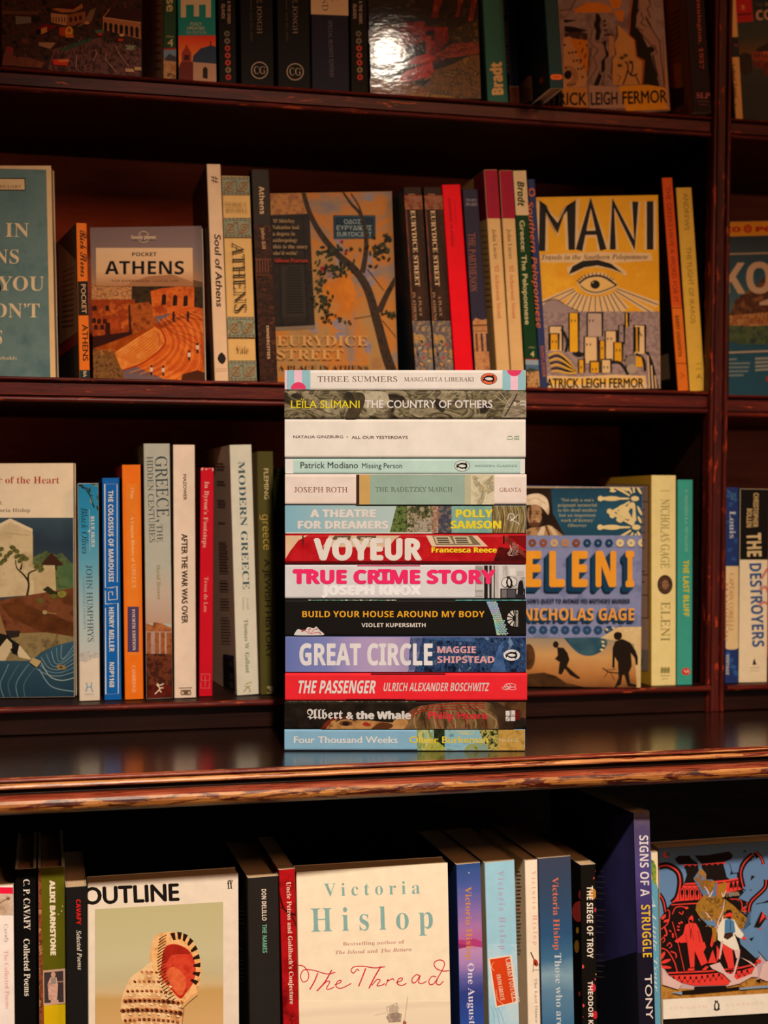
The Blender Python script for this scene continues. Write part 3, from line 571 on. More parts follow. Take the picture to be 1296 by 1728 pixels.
# ------------------------------------------------------------------ books on the open shelf just above the ledge
ROW = 's1'; GR = 'books on the shelf just above the ledge'
F1, F2, F3, F5 = (0, 730, 3.456), (200, 730, 3.456), (870, 740, 3.042), (880, 800, 4.5455)
def up(fr, TL, TR, BL, BR, cols, label, **k):
    k.setdefault('zs', Z1); return Book('spine', fr, TL, TR, BL, BR, cols=cols, label=label, group=GR, **k)
def face(fr, TL, TR, BL, BR, cols, label, **k):
    k.setdefault('zs', Z1); return Book('face', fr, TL, TR, BL, BR, cols=cols, label=label, group=GR, **k)
CR = 0xd8c6ae
# large face-out book at the left edge
b = face(F1, (-124, 782), (123.6, 782), (-122, 1178), (126, 1178), (0xe2d0b4, 0xc8b494), 'face-out book with painting of a white temple above a blue whirlpool', rz=-11, T=.012)
b.text('title_lettering', 'serif', 'r of the Heart', (-12, 297), (346, 297), 40, 0xa83c2c).text('author_lettering', 'serif', 'l.', (0, 420), (17, 420), 22, 0x7a7048).text('author_lettering', 'serif', 'Victoria Hislop', (-66, 463), (176, 463), 21, 0x6a6450)
P = 'cover_picture'
b.rect(P, -440, 496, 436, 1560, b.grad([(496, 0x3a4c58), (640, 0x2a3844), (900, 0x36444c)], 'v', nz=.5, nscale=25, ref=200))
b.poly(P, [(190, 790), (195, 725), (270, 690), (330, 715), (360, 700), (436, 775), (436, 930), (330, 925)], NZ((0x3a4a34, 0x5a6a40, 0x2c3628), 24)).poly(P, [(240, 765), (300, 700), (370, 770), (330, 800)], 0x3c2418).poly(P, [(330, 780), (436, 760), (436, 900), (350, 890)], NZ((0x46603c, 0x587044), 30))
b.poly(P, [(-440, 620), (-60, 560), (60, 500), (190, 562), (192, 772), (320, 774), (328, 922), (150, 950), (-440, 990)], NZ((0xb8a580, 0xc8b690, 0xa8946c), 14)).poly(P, [(-60, 560), (60, 500), (190, 562), (190, 580), (60, 522), (-60, 580)], 0xd4c4a2).line(P, [(30, 585), (168, 600)], 3, 0x9a8660).line(P, [(192, 772), (192, 600)], 4, 0x8a7854)
b.poly(P, [(192, 772), (320, 774), (328, 922), (200, 940)], NZ((0xc0ae86, 0xb09c74), 20)).poly(P, [(-440, 780), (0, 775), (0, 965), (-440, 985)], NZ((0xbca880, 0xaa966c), 20))
b.poly(P, [(-440, 990), (-20, 978), (328, 922), (436, 905), (436, 1190), (260, 1165), (120, 1185), (-440, 1220)], NZ((0x5a3218, 0x74442a, 0x40220f), 16)).poly(P, [(0, 1000), (100, 985), (436, 1110), (436, 1190), (250, 1165), (60, 1080)], NZ((0x4a2814, 0x65391c), 22))
b.poly(P, [(-440, 1210), (100, 1170), (270, 1165), (436, 1190), (436, 1215), (330, 1240), (240, 1280), (180, 1340), (-440, 1340)], NZ((0x6a5a3c, 0x8a7850, 0x524630), 18))
for pts, cc in (([(0, 1170), (30, 1150), (60, 1200), (120, 1240), (60, 1260), (-40, 1240)], 0x1c1a18), ([(40, 1200), (70, 1230), (70, 1260), (30, 1330), (-20, 1330), (0, 1250)], 0xc0ae8a), ([(115, 1240), (185, 1325), (110, 1310), (95, 1265)], 0xc8b894), ([(60, 1262), (112, 1240), (100, 1300), (75, 1290)], 0x16161a), ([(-20, 1000), (40, 1180), (-40, 1160)], 0x8a6a44), ([(30, 1155), (120, 1155), (110, 1190), (60, 1200)], 0x2a2420)): b.poly(P, pts, cc)
b.poly(P, [(-440, 1338), (60, 1330), (170, 1330), (240, 1290), (330, 1240), (436, 1215), (436, 1560), (-440, 1560)], b.grad([(1215, 0x34566a), (1380, 0x2a4658), (1540, 0x20384a)], 'v', nz=.5, nscale=16, ref=200))
for k in range(7): b.line(P, [(180 + k * 30, 1345 - k * 18), (250 + k * 18, 1400 - k * 14), (340 + k * 8, 1420 - k * 20), (432, 1395 - k * 26)], 3 + (k % 2) * 2, 0x5a7c8c if k % 2 else 0x86a0a4, smooth=True)
for k in range(6): b.line(P, [(150 - k * 40, 1560), (140 - k * 46, 1470), (190 - k * 52, 1390), (230 - k * 60, 1350)], 4, 0x6a8894 if k % 2 else 0x486a7c, smooth=True)
b.line(P, [(240, 1340), (290, 1420), (360, 1445), (432, 1430)], 5, 0x96aaa6, smooth=True).line(P, [(230, 1380), (300, 1480), (432, 1510)], 5, 0x7a98a2, smooth=True)
b.ell(P, 358, 1368, 30, 14, 0x8a7448, rot=10).ell(P, 356, 1368, 9, 6, 0x2a2a24).poly(P, [(170, 1340), (195, 1312), (244, 1335), (215, 1370)], 0xb09a6a).line(P, [(170, 1340), (215, 1372), (244, 1336)], 5, 0x1c1a18)
for pts in ([(158, 950), (168, 880), (140, 830), (100, 790), (90, 740)], [(165, 870), (170, 820), (215, 800)], [(120, 800), (130, 760)]): b.line(P, pts, 13, 0x2c2418, smooth=True, taper=5)
for x, y in ((75, 670), (95, 690), (60, 700), (100, 720), (130, 720), (150, 735), (120, 745), (5, 680), (-5, 710), (25, 745), (5, 760), (235, 775), (240, 800), (215, 785), (40, 720)): b.ell(P, x, y, 20, 13, NZ((0x3c3c1c, 0x6a6a34, 0x22241a), 120), rot=x * 3 % 60 - 30, n=9)
b.poly(P, [(250, 915), (280, 895), (320, 925), (350, 940), (330, 968), (290, 940)], 0x2c2c18).ell(P, 362, 942, 26, 20, NZ((0x6a6a2c, 0x8a8a40), 80)).ell(P, 315, 955, 22, 14, 0x5c5c28).ell(P, 236, 980, 18, 18, 0x5c5a28).line(P, [(310, 1000), (318, 970), (330, 960)], 4, 0x6a4a24).ell(P, 262, 1048, 14, 12, 0x9a8a64).line(P, [(270, 1050), (330, 1056)], 5, 0x9a7a44); b.done()

b = up(F1, (131.5, 816), (166, 815), (133.7, 1183), (169, 1183), (0xcfc4b4, 0xcab894), 'slim paperback with spine fading from sea blue to white and olive sprig', T=.125, z0=1.338)
G = b.grad([(300, 0x1f7aa8), (560, 0x2c88b0), (800, 0x5f9cb4), (1050, 0x98b2b8), (1280, 0xb0b8b6)], 'v', ref=520)
b.rect('spine_picture', 455, 295, 590, 1290, G); b.poly('spine_picture', [(461, 1285), (520, 1275), (584, 1290), (584, 1310), (540, 1318), (500, 1340), (462, 1330)], NZ((0x9a9c98, 0xc0bcb4), 80))
for p in ([(470, 305), (500, 330), (530, 380), (548, 435)], [(500, 320), (530, 345)], [(520, 360), (540, 370)]): b.line('spine_picture', p, 6, 0x2a2c20, smooth=True)
for x, y, r in ((480, 318, 40), (515, 350, 60), (530, 400, 70), (545, 425, 60), (545, 300, 20), (560, 310, 10), (470, 308, 0), (522, 335, 100), (568, 440, 80), (572, 380, 80)): b.ell('spine_picture', x, y, 16, 5, 0x7a8468 if r % 20 else 0x20281e, rot=r, n=8)
b.text('title_lettering', 'scriptx' if 0 else 'serifi', 'Black Olives', (473, 437), (478, 708), 36, 0x14222c).text('title_lettering', 'serifb', 'BLUE SKIES', (529, 487), (533, 667), 20, 0xd8d2c4).text('title_lettering', 'gill', '&', (515, 568), (516, 582), 14, 0xd8d2c4)
b.line('title_lettering', [(521, 450), (524, 690)], 1.5, 0xc8ccc4)
b.text('author_lettering', 'caps', 'JOHN HUMPHRYS', (502, 773), (512, 1220), 34, 0x36424a).text('author_lettering', 'caps', '& CHRISTOPHER HUMPHRYS', (481, 840), (487, 1145), 15, 0x7c8c90)
b.line('publisher_mark', [(505, 1460), (508, 1480), (502, 1510)], 5, 0x4a90b8, smooth=True).line('publisher_mark', [(535, 1456), (532, 1482), (540, 1512)], 5, 0x4a90b8, smooth=True).line('publisher_mark', [(505, 1486), (536, 1480)], 4, 0x4a90b8).line('publisher_mark', [(494, 1524), (548, 1524)], 5, 0xb8b8b0); b.done()

b = up(F1, (172.3, 807), (201.5, 806), (176, 1183), (205.3, 1182), (0x0e5cac, 0x0c3c74), 'cobalt blue paperback with white key-pattern line frame', T=.13, z0=1.338)
W_ = 0xd6d4cc
for pts in ([(684, 872), (683, 300), (611, 300), (614, 905), (650, 905)], [(650, 905), (682, 897), (684, 972), (634, 976), (633, 930), (656, 928), (657, 950)], [(614, 922), (615, 1000), (688, 995), (690, 1522), (617, 1526), (615, 1022)]): b.line('spine_frame', pts, 4, W_)
b.text('title_lettering', 'sansb', 'THE COLOSSUS OF MAROUSSI', (631, 338), (634, 870), 29, W_).text('author_lettering', 'sansb', 'HENRY MILLER', (635, 1020), (637, 1278), 29, W_).text('series_lettering', 'sansb', 'NDP1168', (638, 1340), (638, 1485), 28, W_); b.done()

b = up(F1, (205.3, 784.5), (237.8, 784), (211, 1182), (242, 1182), (0xe07018, 0xb8341a), 'orange paperback with purple label near the foot of its spine', T=.14, z0=1.338)
b.rect('spine_band', 736, 298, 804, 1300, 0xdc7a24, sk=.0105).rect('spine_band', 744, 1015, 810, 1280, 0x4c3a5c)
b.text('series_lettering', 'serifb', 'FOURTH EDITION', (770, 1030), (774, 1270), 17, 0xd8c8b8).text('author_lettering', 'serif', 'Clogg', (764, 322), (765, 385), 17, 0xe4b888).text('title_lettering', 'serif', 'A Concise History of', (762, 490), (768, 755), 20, 0xe4b888).text('title_lettering', 'caps', 'GREECE', (769, 768), (771, 910), 22, 0xe4b888).text('publisher_mark', 'caps', 'CAMBRIDGE', (770, 1358), (772, 1518), 20, 0xe4c49c); b.done()

b = up(F2, (242, 749), (286.7, 748), (247, 1182), (291.5, 1182), (0xa8aba0, 0x8a8274), 'thick grey hardback with ruined temple picture at the foot of the spine', T=.15, z0=1.338, hard=True)
b.rect('spine_picture', 140, 780, 325, 1112, b.grad([(780, 0xa8aba0), (950, 0xb4a698), (1112, 0xb09280)], 'v', nz=.25, ref=230))
b.poly('spine_picture', [(152, 1112), (200, 1125), (205, 1105), (250, 1112), (312, 1140), (312, 1190), (152, 1165)], NZ((0x8a5030, 0xa8683c, 0x744028), 40)).rect('spine_picture', 152, 1160, 316, 1345, NZ((0x9a8078, 0xb09486), 20))
for x in (165, 212, 246, 280, 303): b.rect('spine_picture', x, 1165, x + 24, 1345, NZ((0x7c4426, 0x9a5c34, 0x643420), 30))
b.rect('spine_picture', 152, 1290, 316, 1580, NZ((0x3c1c12, 0x6a3420, 0x26120c, 0x7a4028), 22)).rect('spine_picture', 152, 1470, 320, 1580, NZ((0x3a100c, 0x5c1c12, 0x240c08), 18))
b.text('title_lettering', 'caps', 'GREECE,', (212, 140), (226, 520), 70, 0x2e3c44).text('title_lettering', 'caps', 'THE', (222, 537), (226, 640), 33, 0x2e3c44).text('title_lettering', 'caps', 'HIDDEN CENTURIES', (165, 140), (180, 640), 34, 0x36444a).text('author_lettering', 'serif', 'David Brewer', (221, 772), (226, 975), 22, 0x8a7a4c)
for p in ([(222, 1470), (240, 1490), (232, 1505), (212, 1525)], [(240, 1490), (262, 1488)], [(236, 1498), (250, 1515)], [(225, 1475), (252, 1470), (262, 1462)]): b.line('publisher_mark', p, 7, 0xd0bca0, smooth=True)
b.ell('publisher_mark', 228, 1467, 6, 6, 0xd0bca0, n=8); b.done()

b = up(F2, (291.3, 751), (329.6, 750), (295, 1181), (330.6, 1181), (0xe0ccba, 0xc8b49c), 'white paperback with brown capitals and small column-capital mark', T=.14, z0=1.338)
b.text('author_lettering', 'gill', 'MAZOWER', (377, 244), (379, 394), 18, 0x5c4020, bold=.03).text('title_lettering', 'gill', 'AFTER THE WAR WAS OVER', (368, 592), (370, 1112), 33, 0x2e1e10, bold=.035)
for p in ([(352, 1490), (430, 1488)], [(364, 1504), (422, 1502)]): b.line('publisher_mark', p, 5, 0x6a543c)
for x in (374, 412): b.ell('publisher_mark', x, 1518, 13, 14, 0x6a543c).ell('publisher_mark', x, 1518, 7, 8, 0xe0ccba).ell('publisher_mark', x, 1518, 3, 3, 0x6a543c, n=8)
b.rect('publisher_mark', 384, 1504, 403, 1530, 0x6a543c); b.done()

b = up(F2, (338.3, 789.5), (361.3, 789), (336, 1178), (358.5, 1177), (0xcc1226, 0x8a0c18), 'slim scuffed red paperback with pale pink lettering', T=.12, z0=1.345)
b.text('title_lettering', 'serif', 'In Byron\u2019s Footsteps', (503, 285), (492, 670), 25, 0xe0b0a0).text('author_lettering', 'serif', 'Tessa de Loo', (501, 842), (497, 1045), 22, 0xd89a8c)
for p in ([(482, 1408), (534, 1408)], [(480, 1490), (532, 1490)], [(480, 1445), (533, 1445)], [(484, 1408), (482, 1445)], [(532, 1408), (531, 1445)], [(505, 1415), (505, 1480)], [(480, 1455), (480, 1490)], [(530, 1455), (530, 1490)]): b.line('publisher_mark', p, 3, 0xd8686c)
for x, y in ((490, 208), (510, 204), (530, 206), (550, 210), (486, 216), (512, 214), (552, 220)): b.ell('worn_patches', x, y, 7, 4, 0xd8c0b0, n=7)
b.done()

b = up(F2, (387.7, 751), (424.4, 750), (400, 1179), (437.5, 1178), (0xd8d2c0, 0xd8b49c), 'white paperback with spaced blue-green capitals and printed back cover showing', T=.14, z0=1.345, rz=4)
b.text('title_lettering', 'serif', 'MODERN GREECE', (697, 168), (726, 915), 38, 0x36525a).text('series_lettering', 'serif', 'Second', (746, 965), (749, 1030), 14, 0xa8a494).text('series_lettering', 'serif', 'Edition', (720, 960), (723, 1034), 14, 0xa8a494).text('author_lettering', 'serif', 'Thomas W. Gallant', (731, 1090), (742, 1402), 24, 0x6e7a58)
for p in ([(730, 1512), (748, 1490), (770, 1475)], [(750, 1480), (768, 1502), (760, 1512)], [(742, 1470), (758, 1460), (778, 1456)], [(735, 1478), (760, 1485)]): b.line('publisher_mark', p, 5, 0xa09058, smooth=True)
for k, (y0, n) in enumerate(((180, 3), (285, 2), (395, 3), (525, 1), (640, 11), (865, 4), (970, 4), (1080, 9))):
    for j in range(n):
        y = y0 + j * 17; b.line('back_cover_print', [(566 + y * .03, y), (606 + y * .035 + (j * 7) % 12, y + 2)], 5.5, 0x5a4038, face='l')
b.poly('back_cover_print', [(612, 1290), (676, 1302), (676, 1325), (612, 1312)], 0x26304a, face='l').poly('back_cover_print', [(612, 1316), (676, 1330), (684, 1512), (616, 1480)], 0x201c20, face='l'); 
for y in (1330, 1400, 1450): b.poly('back_cover_print', [(648, y), (672, y + 5), (674, y + 44), (649, y + 34)], 0x44423c, face='l')
b.done()

b = up(F2, (435, 762), (460.3, 761.5), (440, 1177), (468, 1175), (0x4e4820, 0xc0a878), 'olive green paperback with cream and dark lettering beside the stack', T=.13, z0=1.345)
b.text('author_lettering', 'gill', 'FLEMING', (847, 210), (851, 388), 26, 0xc0aa7c, bold=.02).text('title_lettering', 'sans', 'greece', (836, 478), (846, 684), 44, 0xb09448).text('title_lettering', 'gill', 'A JEWISH HISTORY', (849, 738), (862, 1316), 33, 0x221c10, bold=.02)
b.text('publisher_mark', 'sansb', 'P', (868, 1482), (868, 1508), 34, 0xb8a87c, bold=.06).line('publisher_mark', [(866, 1518), (904, 1518)], 5, 0xb8a87c); b.done()

b = up(F2, (488, 787), (512, 787), (490, 1176), (515, 1175), (0x4e5c14, 0x66741c), 'leaf green paperback mostly hidden behind the left side of the stack', T=.13, z0=1.345)
for k in range(44):
    if k % 9 != 8: b.line('back_cover_print', [(915, 230 + k * 21), (962 - (k * 7) % 14, 232 + k * 21)], 5, 0x2c360e, face='l')
b.done()

# face-out book right of the stack
b = face(F5, (858, 820), (1085, 821.5), (855, 1165), (1080, 1164.5), (0x6e7aa8, 0xd8c09a), 'face-out war memoir with big orange block-letter title right of the stack', rz=-13, T=.03, z0=1.326)
NV, OR, CM = 0x133a58, 0xe0982c, 0xd8c48c
b.rect(P, -200, 92, 935, 470, b.grad([(92, 0x1a3c50), (300, 0x24506a), (470, 0x1c4458)], 'v', nz=.5, nscale=20, ref=500)).poly(P, [(-200, 92), (225, 98), (240, 300), (330, 470), (-200, 470)], NZ((0x1c120c, 0x2c1c12), 20)).rect(P, -200, 92, 935, 106, NZ((0xc0a878, 0x8a7450), 60))
b.ell(P, 112, 300, 78, 100, NZ((0x3a2418, 0x2a1810), 30)).ell(P, 100, 310, 58, 88, NZ((0xb08e68, 0x9a7450, 0xc0a078), 14)).poly(P, [(58, 330), (60, 240), (75, 240), (72, 390)], 0x4a2e1c)
b.poly(P, [(-20, 240), (20, 180), (70, 155), (140, 152), (195, 190), (212, 260), (205, 312), (170, 270), (120, 235), (60, 235)], NZ((0xd0bea0, 0xe0d0b4, 0xb8a484), 18), smooth=True).line(P, [(40, 205), (110, 185), (190, 230)], 4, 0xa08c6c, smooth=True).poly(P, [(150, 300), (205, 312), (200, 380), (165, 390)], 0x20140e)
for x in (70, 120): b.ell(P, x, 302, 14, 6, 0x2c1a12).line(P, [(x - 18, 286), (x + 18, 286)], 6, 0x3a2418)
b.line(P, [(96, 300), (104, 335), (88, 340)], 5, 0x7c5a3c, smooth=True).ell(P, 98, 360, 20, 6, 0x7a3c2c).ell(P, 100, 385, 46, 18, 0x5a3a24)
b.poly(P, [(-20, 470), (20, 440), (75, 410), (140, 405), (210, 390), (260, 420), (320, 470)], NZ((0x8a6040, 0xb08a60, 0x5c3a24), 26)).poly(P, [(120, 470), (150, 405), (185, 400), (170, 470)], 0xd0bc9c).poly(P, [(200, 395), (235, 400), (280, 470), (245, 470)], 0xc8b08c).line(P, [(185, 400), (215, 470)], 14, 0x5a3420)
for i, (t, w) in enumerate((("\u2018Not only a son\u2019s", 250), ('poignant memorial', 300), ('to his dead mother', 300), ('but an important', 280), ('work of history\u2019', 255), ('Observer', 145))):
    b.text('quotation_lettering', 'serifb' if i < 5 else 'serifbi', t, (428 - w / 2, 210 + i * 39), (428 + w / 2, 210 + i * 39), 24, 0x9a9a7c)
def palmette(cx, cy, s):
    for k, a in enumerate((180, 150, 122, 95, 210, 238, 262)):
        t = math.radians(a); dx, dy = math.cos(t), math.sin(t); L = s * (1.0 if k == 0 else .86 - .03 * k)
        b.line('cover_ornament', [(cx + dx * s * .18, cy + dy * s * .18), (cx + dx * L * .6, cy + dy * L * .62), (cx + dx * L, cy + dy * L), (cx + dx * L - s * .12, cy + dy * L * .9)], s * .05, CM, smooth=True, taper=s * .13)
        b.ell('cover_ornament', cx + dx * L - s * .06, cy + dy * L * .94, s * .085, s * .085, CM, n=10)
    b.ell('cover_ornament', cx - s * .72, cy, s * .28, s * .075, CM, n=14).ell('cover_ornament', cx, cy, s * .13, s * .08, CM, n=10)
    for dy in (-.62, .62): b.ell('cover_ornament', cx - s * .35, cy + dy * s * .55, s * .07, s * .2, CM, rot=60 if dy > 0 else -60, n=10)
palmette(870, 188, 250); palmette(880, 408, 262)
for x, y, r in ((905, 280, 40), (800, 300, 36), (900, 120, 40), (700, 130, 26), (905, 350, 30), (745, 300, 26), (900, 460, 26)): b.ell('cover_ornament', x, y, r, 10, CM, rot=x % 70, n=10)
b.rect('title_panel', -200, 470, 925, 1255, NZ((0x7480aa, 0x8088b0, 0x68749e), 18)).rect('title_panel', -200, 560, 925, 566, 0x6a74a0)
for i in range(14):
    x = -170 + i * 84; y = 528
    b.ell('title_panel', x, y, 32, 32, (0x8a4a30, 0xc0a070, 0xb08058, 0x7a4428)[i % 4] if x < 430 else (NV if x < 700 else CM), n=8)
    b.ell('title_panel', x, y, 9, 9, 0x7480aa, n=8)
    if x < 760: 
        b.ell('title_panel', x, 1195, 34, 34, 0x24466a, n=8); b.ell('title_panel', x, 1195, 8, 8, 0x5c74a0, n=8)
        for k in range(8): t = k * math.pi / 4; b.ell('title_panel', x + 26 * math.cos(t), 1195 + 26 * math.sin(t), 9, 9, 0x24466a, n=6)
def block(txt, x0, x1, y, h, dx, dy, n, bold, hh=None):
    for k in range(n, 0, -1): b.text('title_lettering', 'sansb', txt, (x0 - dx * k / n, y + dy * k / n), (x1 - dx * k / n, y + dy * k / n), h, NV if k < n else 0x0c2438, bold=bold + .012)
    b.text('title_lettering', 'sansb', txt, (x0, y), (x1, y), h, OR, bold=bold)
for ch, x0, x1 in (('E', 36, 144), ('L', 218, 324), ('E', 392, 498), ('N', 572, 716), ('I', 800, 856)): block(ch, x0, x1, 858, 262, 40, 44, 4, .03)
b.text('subtitle_lettering', 'sansb', 'A SON\u2019S QUEST TO AVENGE HIS MOTHER\u2019S MURDER', (8, 986), (828, 986), 30, 0x22243a, bold=.03)
for k in (2, 1): b.text('author_lettering', 'sansb', 'NICHOLAS GAGE', (14 - 8 * k, 1120 + 9 * k), (862 - 8 * k, 1120 + 9 * k), 92, NV, bold=.02)
b.text('author_lettering', 'sansb', 'NICHOLAS GAGE', (14, 1120), (862, 1120), 92, 0xd89a48, bold=.01)
b.rect(P + '#2', -200, 1255, 925, 1670, b.grad([(1255, 0x8a8474), (1400, 0xc0945c), (1520, 0xa8703c), (1670, 0x4a2c18)], 'v', nz=.45, nscale=16, ref=500)).poly(P + '#2', [(320, 1255), (620, 1255), (640, 1330), (540, 1390), (430, 1370)], NZ((0x24485c, 0x3c5c68), 20), smooth=True).poly(P + '#2', [(600, 1255), (740, 1170), (925, 1170), (925, 1660), (880, 1660), (860, 1300)], NZ((0xd0b888, 0xc0a470), 14))
b.poly(P + '#2', [(-200, 1560), (60, 1530), (170, 1520), (260, 1545), (340, 1600), (480, 1670), (-200, 1670)], NZ((0x4a3018, 0x2c1c10), 22)).ell(P + '#2', 50, 1400, 52, 100, NZ((0x5c3c20, 0x3a2414), 30))
SIL = 0x20160f
b.ell(P + '#2', 260, 1305, 22, 26, SIL).poly(P + '#2', [(270, 1325), (320, 1330), (350, 1370), (365, 1420), (345, 1470), (400, 1520), (450, 1562), (430, 1570), (370, 1540), (330, 1490), (305, 1535), (280, 1530), (285, 1470), (290, 1440), (252, 1415), (275, 1390)], SIL)
b.ell(P + '#2', 735, 1240, 32, 32, SIL).poly(P + '#2', [(700, 1228), (720, 1210), (760, 1212), (768, 1232)], SIL).poly(P + '#2', [(715, 1280), (770, 1262), (830, 1290), (870, 1350), (888, 1400), (888, 1460), (872, 1462), (865, 1410), (835, 1370), (842, 1470), (820, 1520), (830, 1600), (880, 1615), (870, 1632), (810, 1625), (785, 1540), (770, 1540), (760, 1610), (720, 1650), (710, 1640), (740, 1560), (735, 1440), (712, 1400), (710, 1490), (692, 1480), (695, 1330)], SIL)
b.line(P + '#2', [(618, 1485), (660, 1515), (740, 1525)], 9, SIL).line(P + '#2', [(660, 1515), (630, 1560)], 5, SIL).line(P + '#2', [(680, 1520), (710, 1580)], 5, SIL).line(P + '#2', [(650, 1500), (720, 1495)], 5, SIL)
for x, y in ((620, 1285), (625, 1315), (612, 1345), (800, 1200), (840, 1192), (880, 1215), (905, 1180), (650, 1190), (700, 1180)): b.ell(P + '#2', x, y, 14, 8, CM, rot=x % 60, n=8)
b.done()

b = up(F3, (1100, 802), (1140.5, 802), (1099, 1157), (1141.5, 1156), (0xe0d090, 0xb8902c), 'thick pale yellow paperback with small oval portrait on its spine', T=.135, z0=1.322)
b.text('author_lettering', 'caps', 'NICHOLAS GAGE', (746, 312), (745, 665), 44, 0x7a7440).ell('spine_portrait', 767, 750, 39, 50, 0x2a1c14).ell('spine_portrait', 767, 750, 33, 44, NZ((0x3a281c, 0x5a4030), 80)).ell('spine_portrait', 768, 750, 17, 25, 0x8a6448).line('spine_portrait', [(758, 745), (764, 745)], 4, 0x2a1c14).line('spine_portrait', [(772, 745), (778, 745)], 4, 0x2a1c14).line('spine_portrait', [(762, 764), (774, 764)], 3, 0x5a2c1c)
b.text('title_lettering', 'caps', 'ELENI', (747, 838), (745, 1040), 46, 0x7a7440).line('spine_rule', [(742, 268), (792, 268)], 4, 0xb8a468)
for x in (752, 768, 784): b.poly('publisher_mark', [(x - 7, 1205), (x - 8, 1180), (x + 2, 1170), (x + 9, 1185), (x + 5, 1205)], 0x8a8450)
b.line('publisher_mark', [(742, 1218), (794, 1217)], 5, 0xa89c60).line('publisher_mark', [(750, 1233), (785, 1232)], 4, 0xb0a468)
b.poly('back_cover_print', [(480, 235), (686, 240), (682, 1195), (480, 1180)], 0xb89a8a, face='l')
for y in (325, 700, 805, 922): b.line('back_cover_print', [(480, y - 6), (684, y)], 5, 0x54403c, face='l')
b.line('back_cover_print', [(684, 240), (681, 920)], 4, 0x54403c, face='l').line('back_cover_print', [(480, 234), (686, 240)], 4, 0x54403c, face='l')
for y in (365, 400, 440, 480, 520, 560, 680, 735): b.line('back_cover_print', [(600, y), (664, y + 2)], 6, 0x6a5048, face='l')
b.poly('back_cover_print', [(560, 1075), (684, 1085), (682, 1195), (560, 1180)], 0x8a8078, face='l').poly('back_cover_print', [(560, 1120), (652, 1128), (650, 1170), (560, 1165)], 0x2c2828, face='l'); b.done()

b = up(F3, (1143.3, 809), (1170, 810), (1143, 1156), (1168, 1155), (0x3a9a8c, 0x1c5a50), 'slim teal paperback with yellow title, last before the upright', T=.128, z0=1.322)
b.text('author_lettering', 'gill', 'K. PENTERIDI & A. MATSOUKAS', (868, 265), (869, 582), 16, 0x86b4a4).text('title_lettering', 'sansb', 'THE LAST BLUFF', (861, 626), (862, 912), 28, 0xc8bc20, bold=.02)
b.ell('publisher_mark', 875, 1196, 23, 19, 0xc83428).line('publisher_mark', [(865, 1188), (874, 1200), (884, 1190), (888, 1204)], 5, 0xd8b8a8, smooth=True); b.done()

GR = 'books in the bay right of the upright, ledge level'
b = up(F3, (1225, 822), (1247, 823), (1224, 1153), (1246, 1150), (0x22346a, 0x1a2448), 'navy paperback with cream panel on its spine, right of the upright', T=.128, z0=1.325)
b.rect('spine_band', 1060, 655, 1150, 1068, 0xd8bc8c).ell('spine_band', 1108, 1066, 42, 18, 0xd8bc8c)
for i in range(8): b.line('spine_band', [(1085 + (i * 13) % 50, 262 + i * 9), (1098 + (i * 17) % 44, 280 + (i * 23) % 40)], 5, 0x3c6a8c).ell('spine_band', 1086 + (i * 19) % 50, 290 + (i * 47) % 330, 11, 15, 0x2a4a84, rot=i * 40, n=8)
for i in range(4): b.ell('spine_band', 1090 + i * 13, 1110 + (i * 31) % 110, 12, 18, 0x2c5490, rot=i * 50, n=8)
b.text('author_lettering', 'serif', 'Louis', (1098, 372), (1098, 512), 30, 0xb8bcc0).text('title_lettering', 'caps', 'CAPTAIN CORELLI', (1097, 692), (1094, 985), 22, 0xa8602c).text('title_lettering', 'caps', 'MANDOLIN', (1070, 740), (1068, 1040), 20, 0xa8602c).text('publisher_mark', 'sansb', 'VINTAGE', (1080, 1108), (1079, 1212), 16, 0xc0bcb4); b.done()

b = up(F3, (1249, 824), (1297.5, 826), (1247, 1150), (1294.5, 1148), (0xe0cfae, 0x14100e), 'thick paperback with black top, cream foot and big navy letters down its spine', T=.14, z0=1.325)
b.rect('spine_band', 1140, 245, 1310, 622, 0x15110e); b.text('author_lettering', 'sansb', 'CHRISTOPHER', (1222, 280), (1218, 455), 26, 0xc0a470, bold=.02).text('author_lettering', 'sansb', 'BOLLEN', (1188, 360), (1185, 455), 26, 0xc0a470, bold=.02).text('title_lettering', 'sansb', 'THE', (1186, 487), (1190, 606), 72, 0xc8b080, bold=.02)
b.text('title_lettering', 'sansb', 'DESTROYERS', (1200, 642), (1216, 1070), 60, 0x2c5088, bold=.005)
for p in ([(1262, 720), (1285, 680), (1300, 660)], [(1255, 780), (1280, 760), (1300, 800)], [(1250, 860), (1270, 840), (1300, 850)]): b.line('cover_splash', p, 12, 0xc87a70, smooth=True)
b.poly('publisher_mark', [(1216, 1162), (1220, 1140), (1228, 1128), (1230, 1145), (1238, 1160)], 0x2a241c).line('publisher_mark', [(1205, 1176), (1250, 1175)], 4, 0xb8a888).line('publisher_mark', [(1200, 1192), (1252, 1191)], 3, 0xc0b090); b.done()
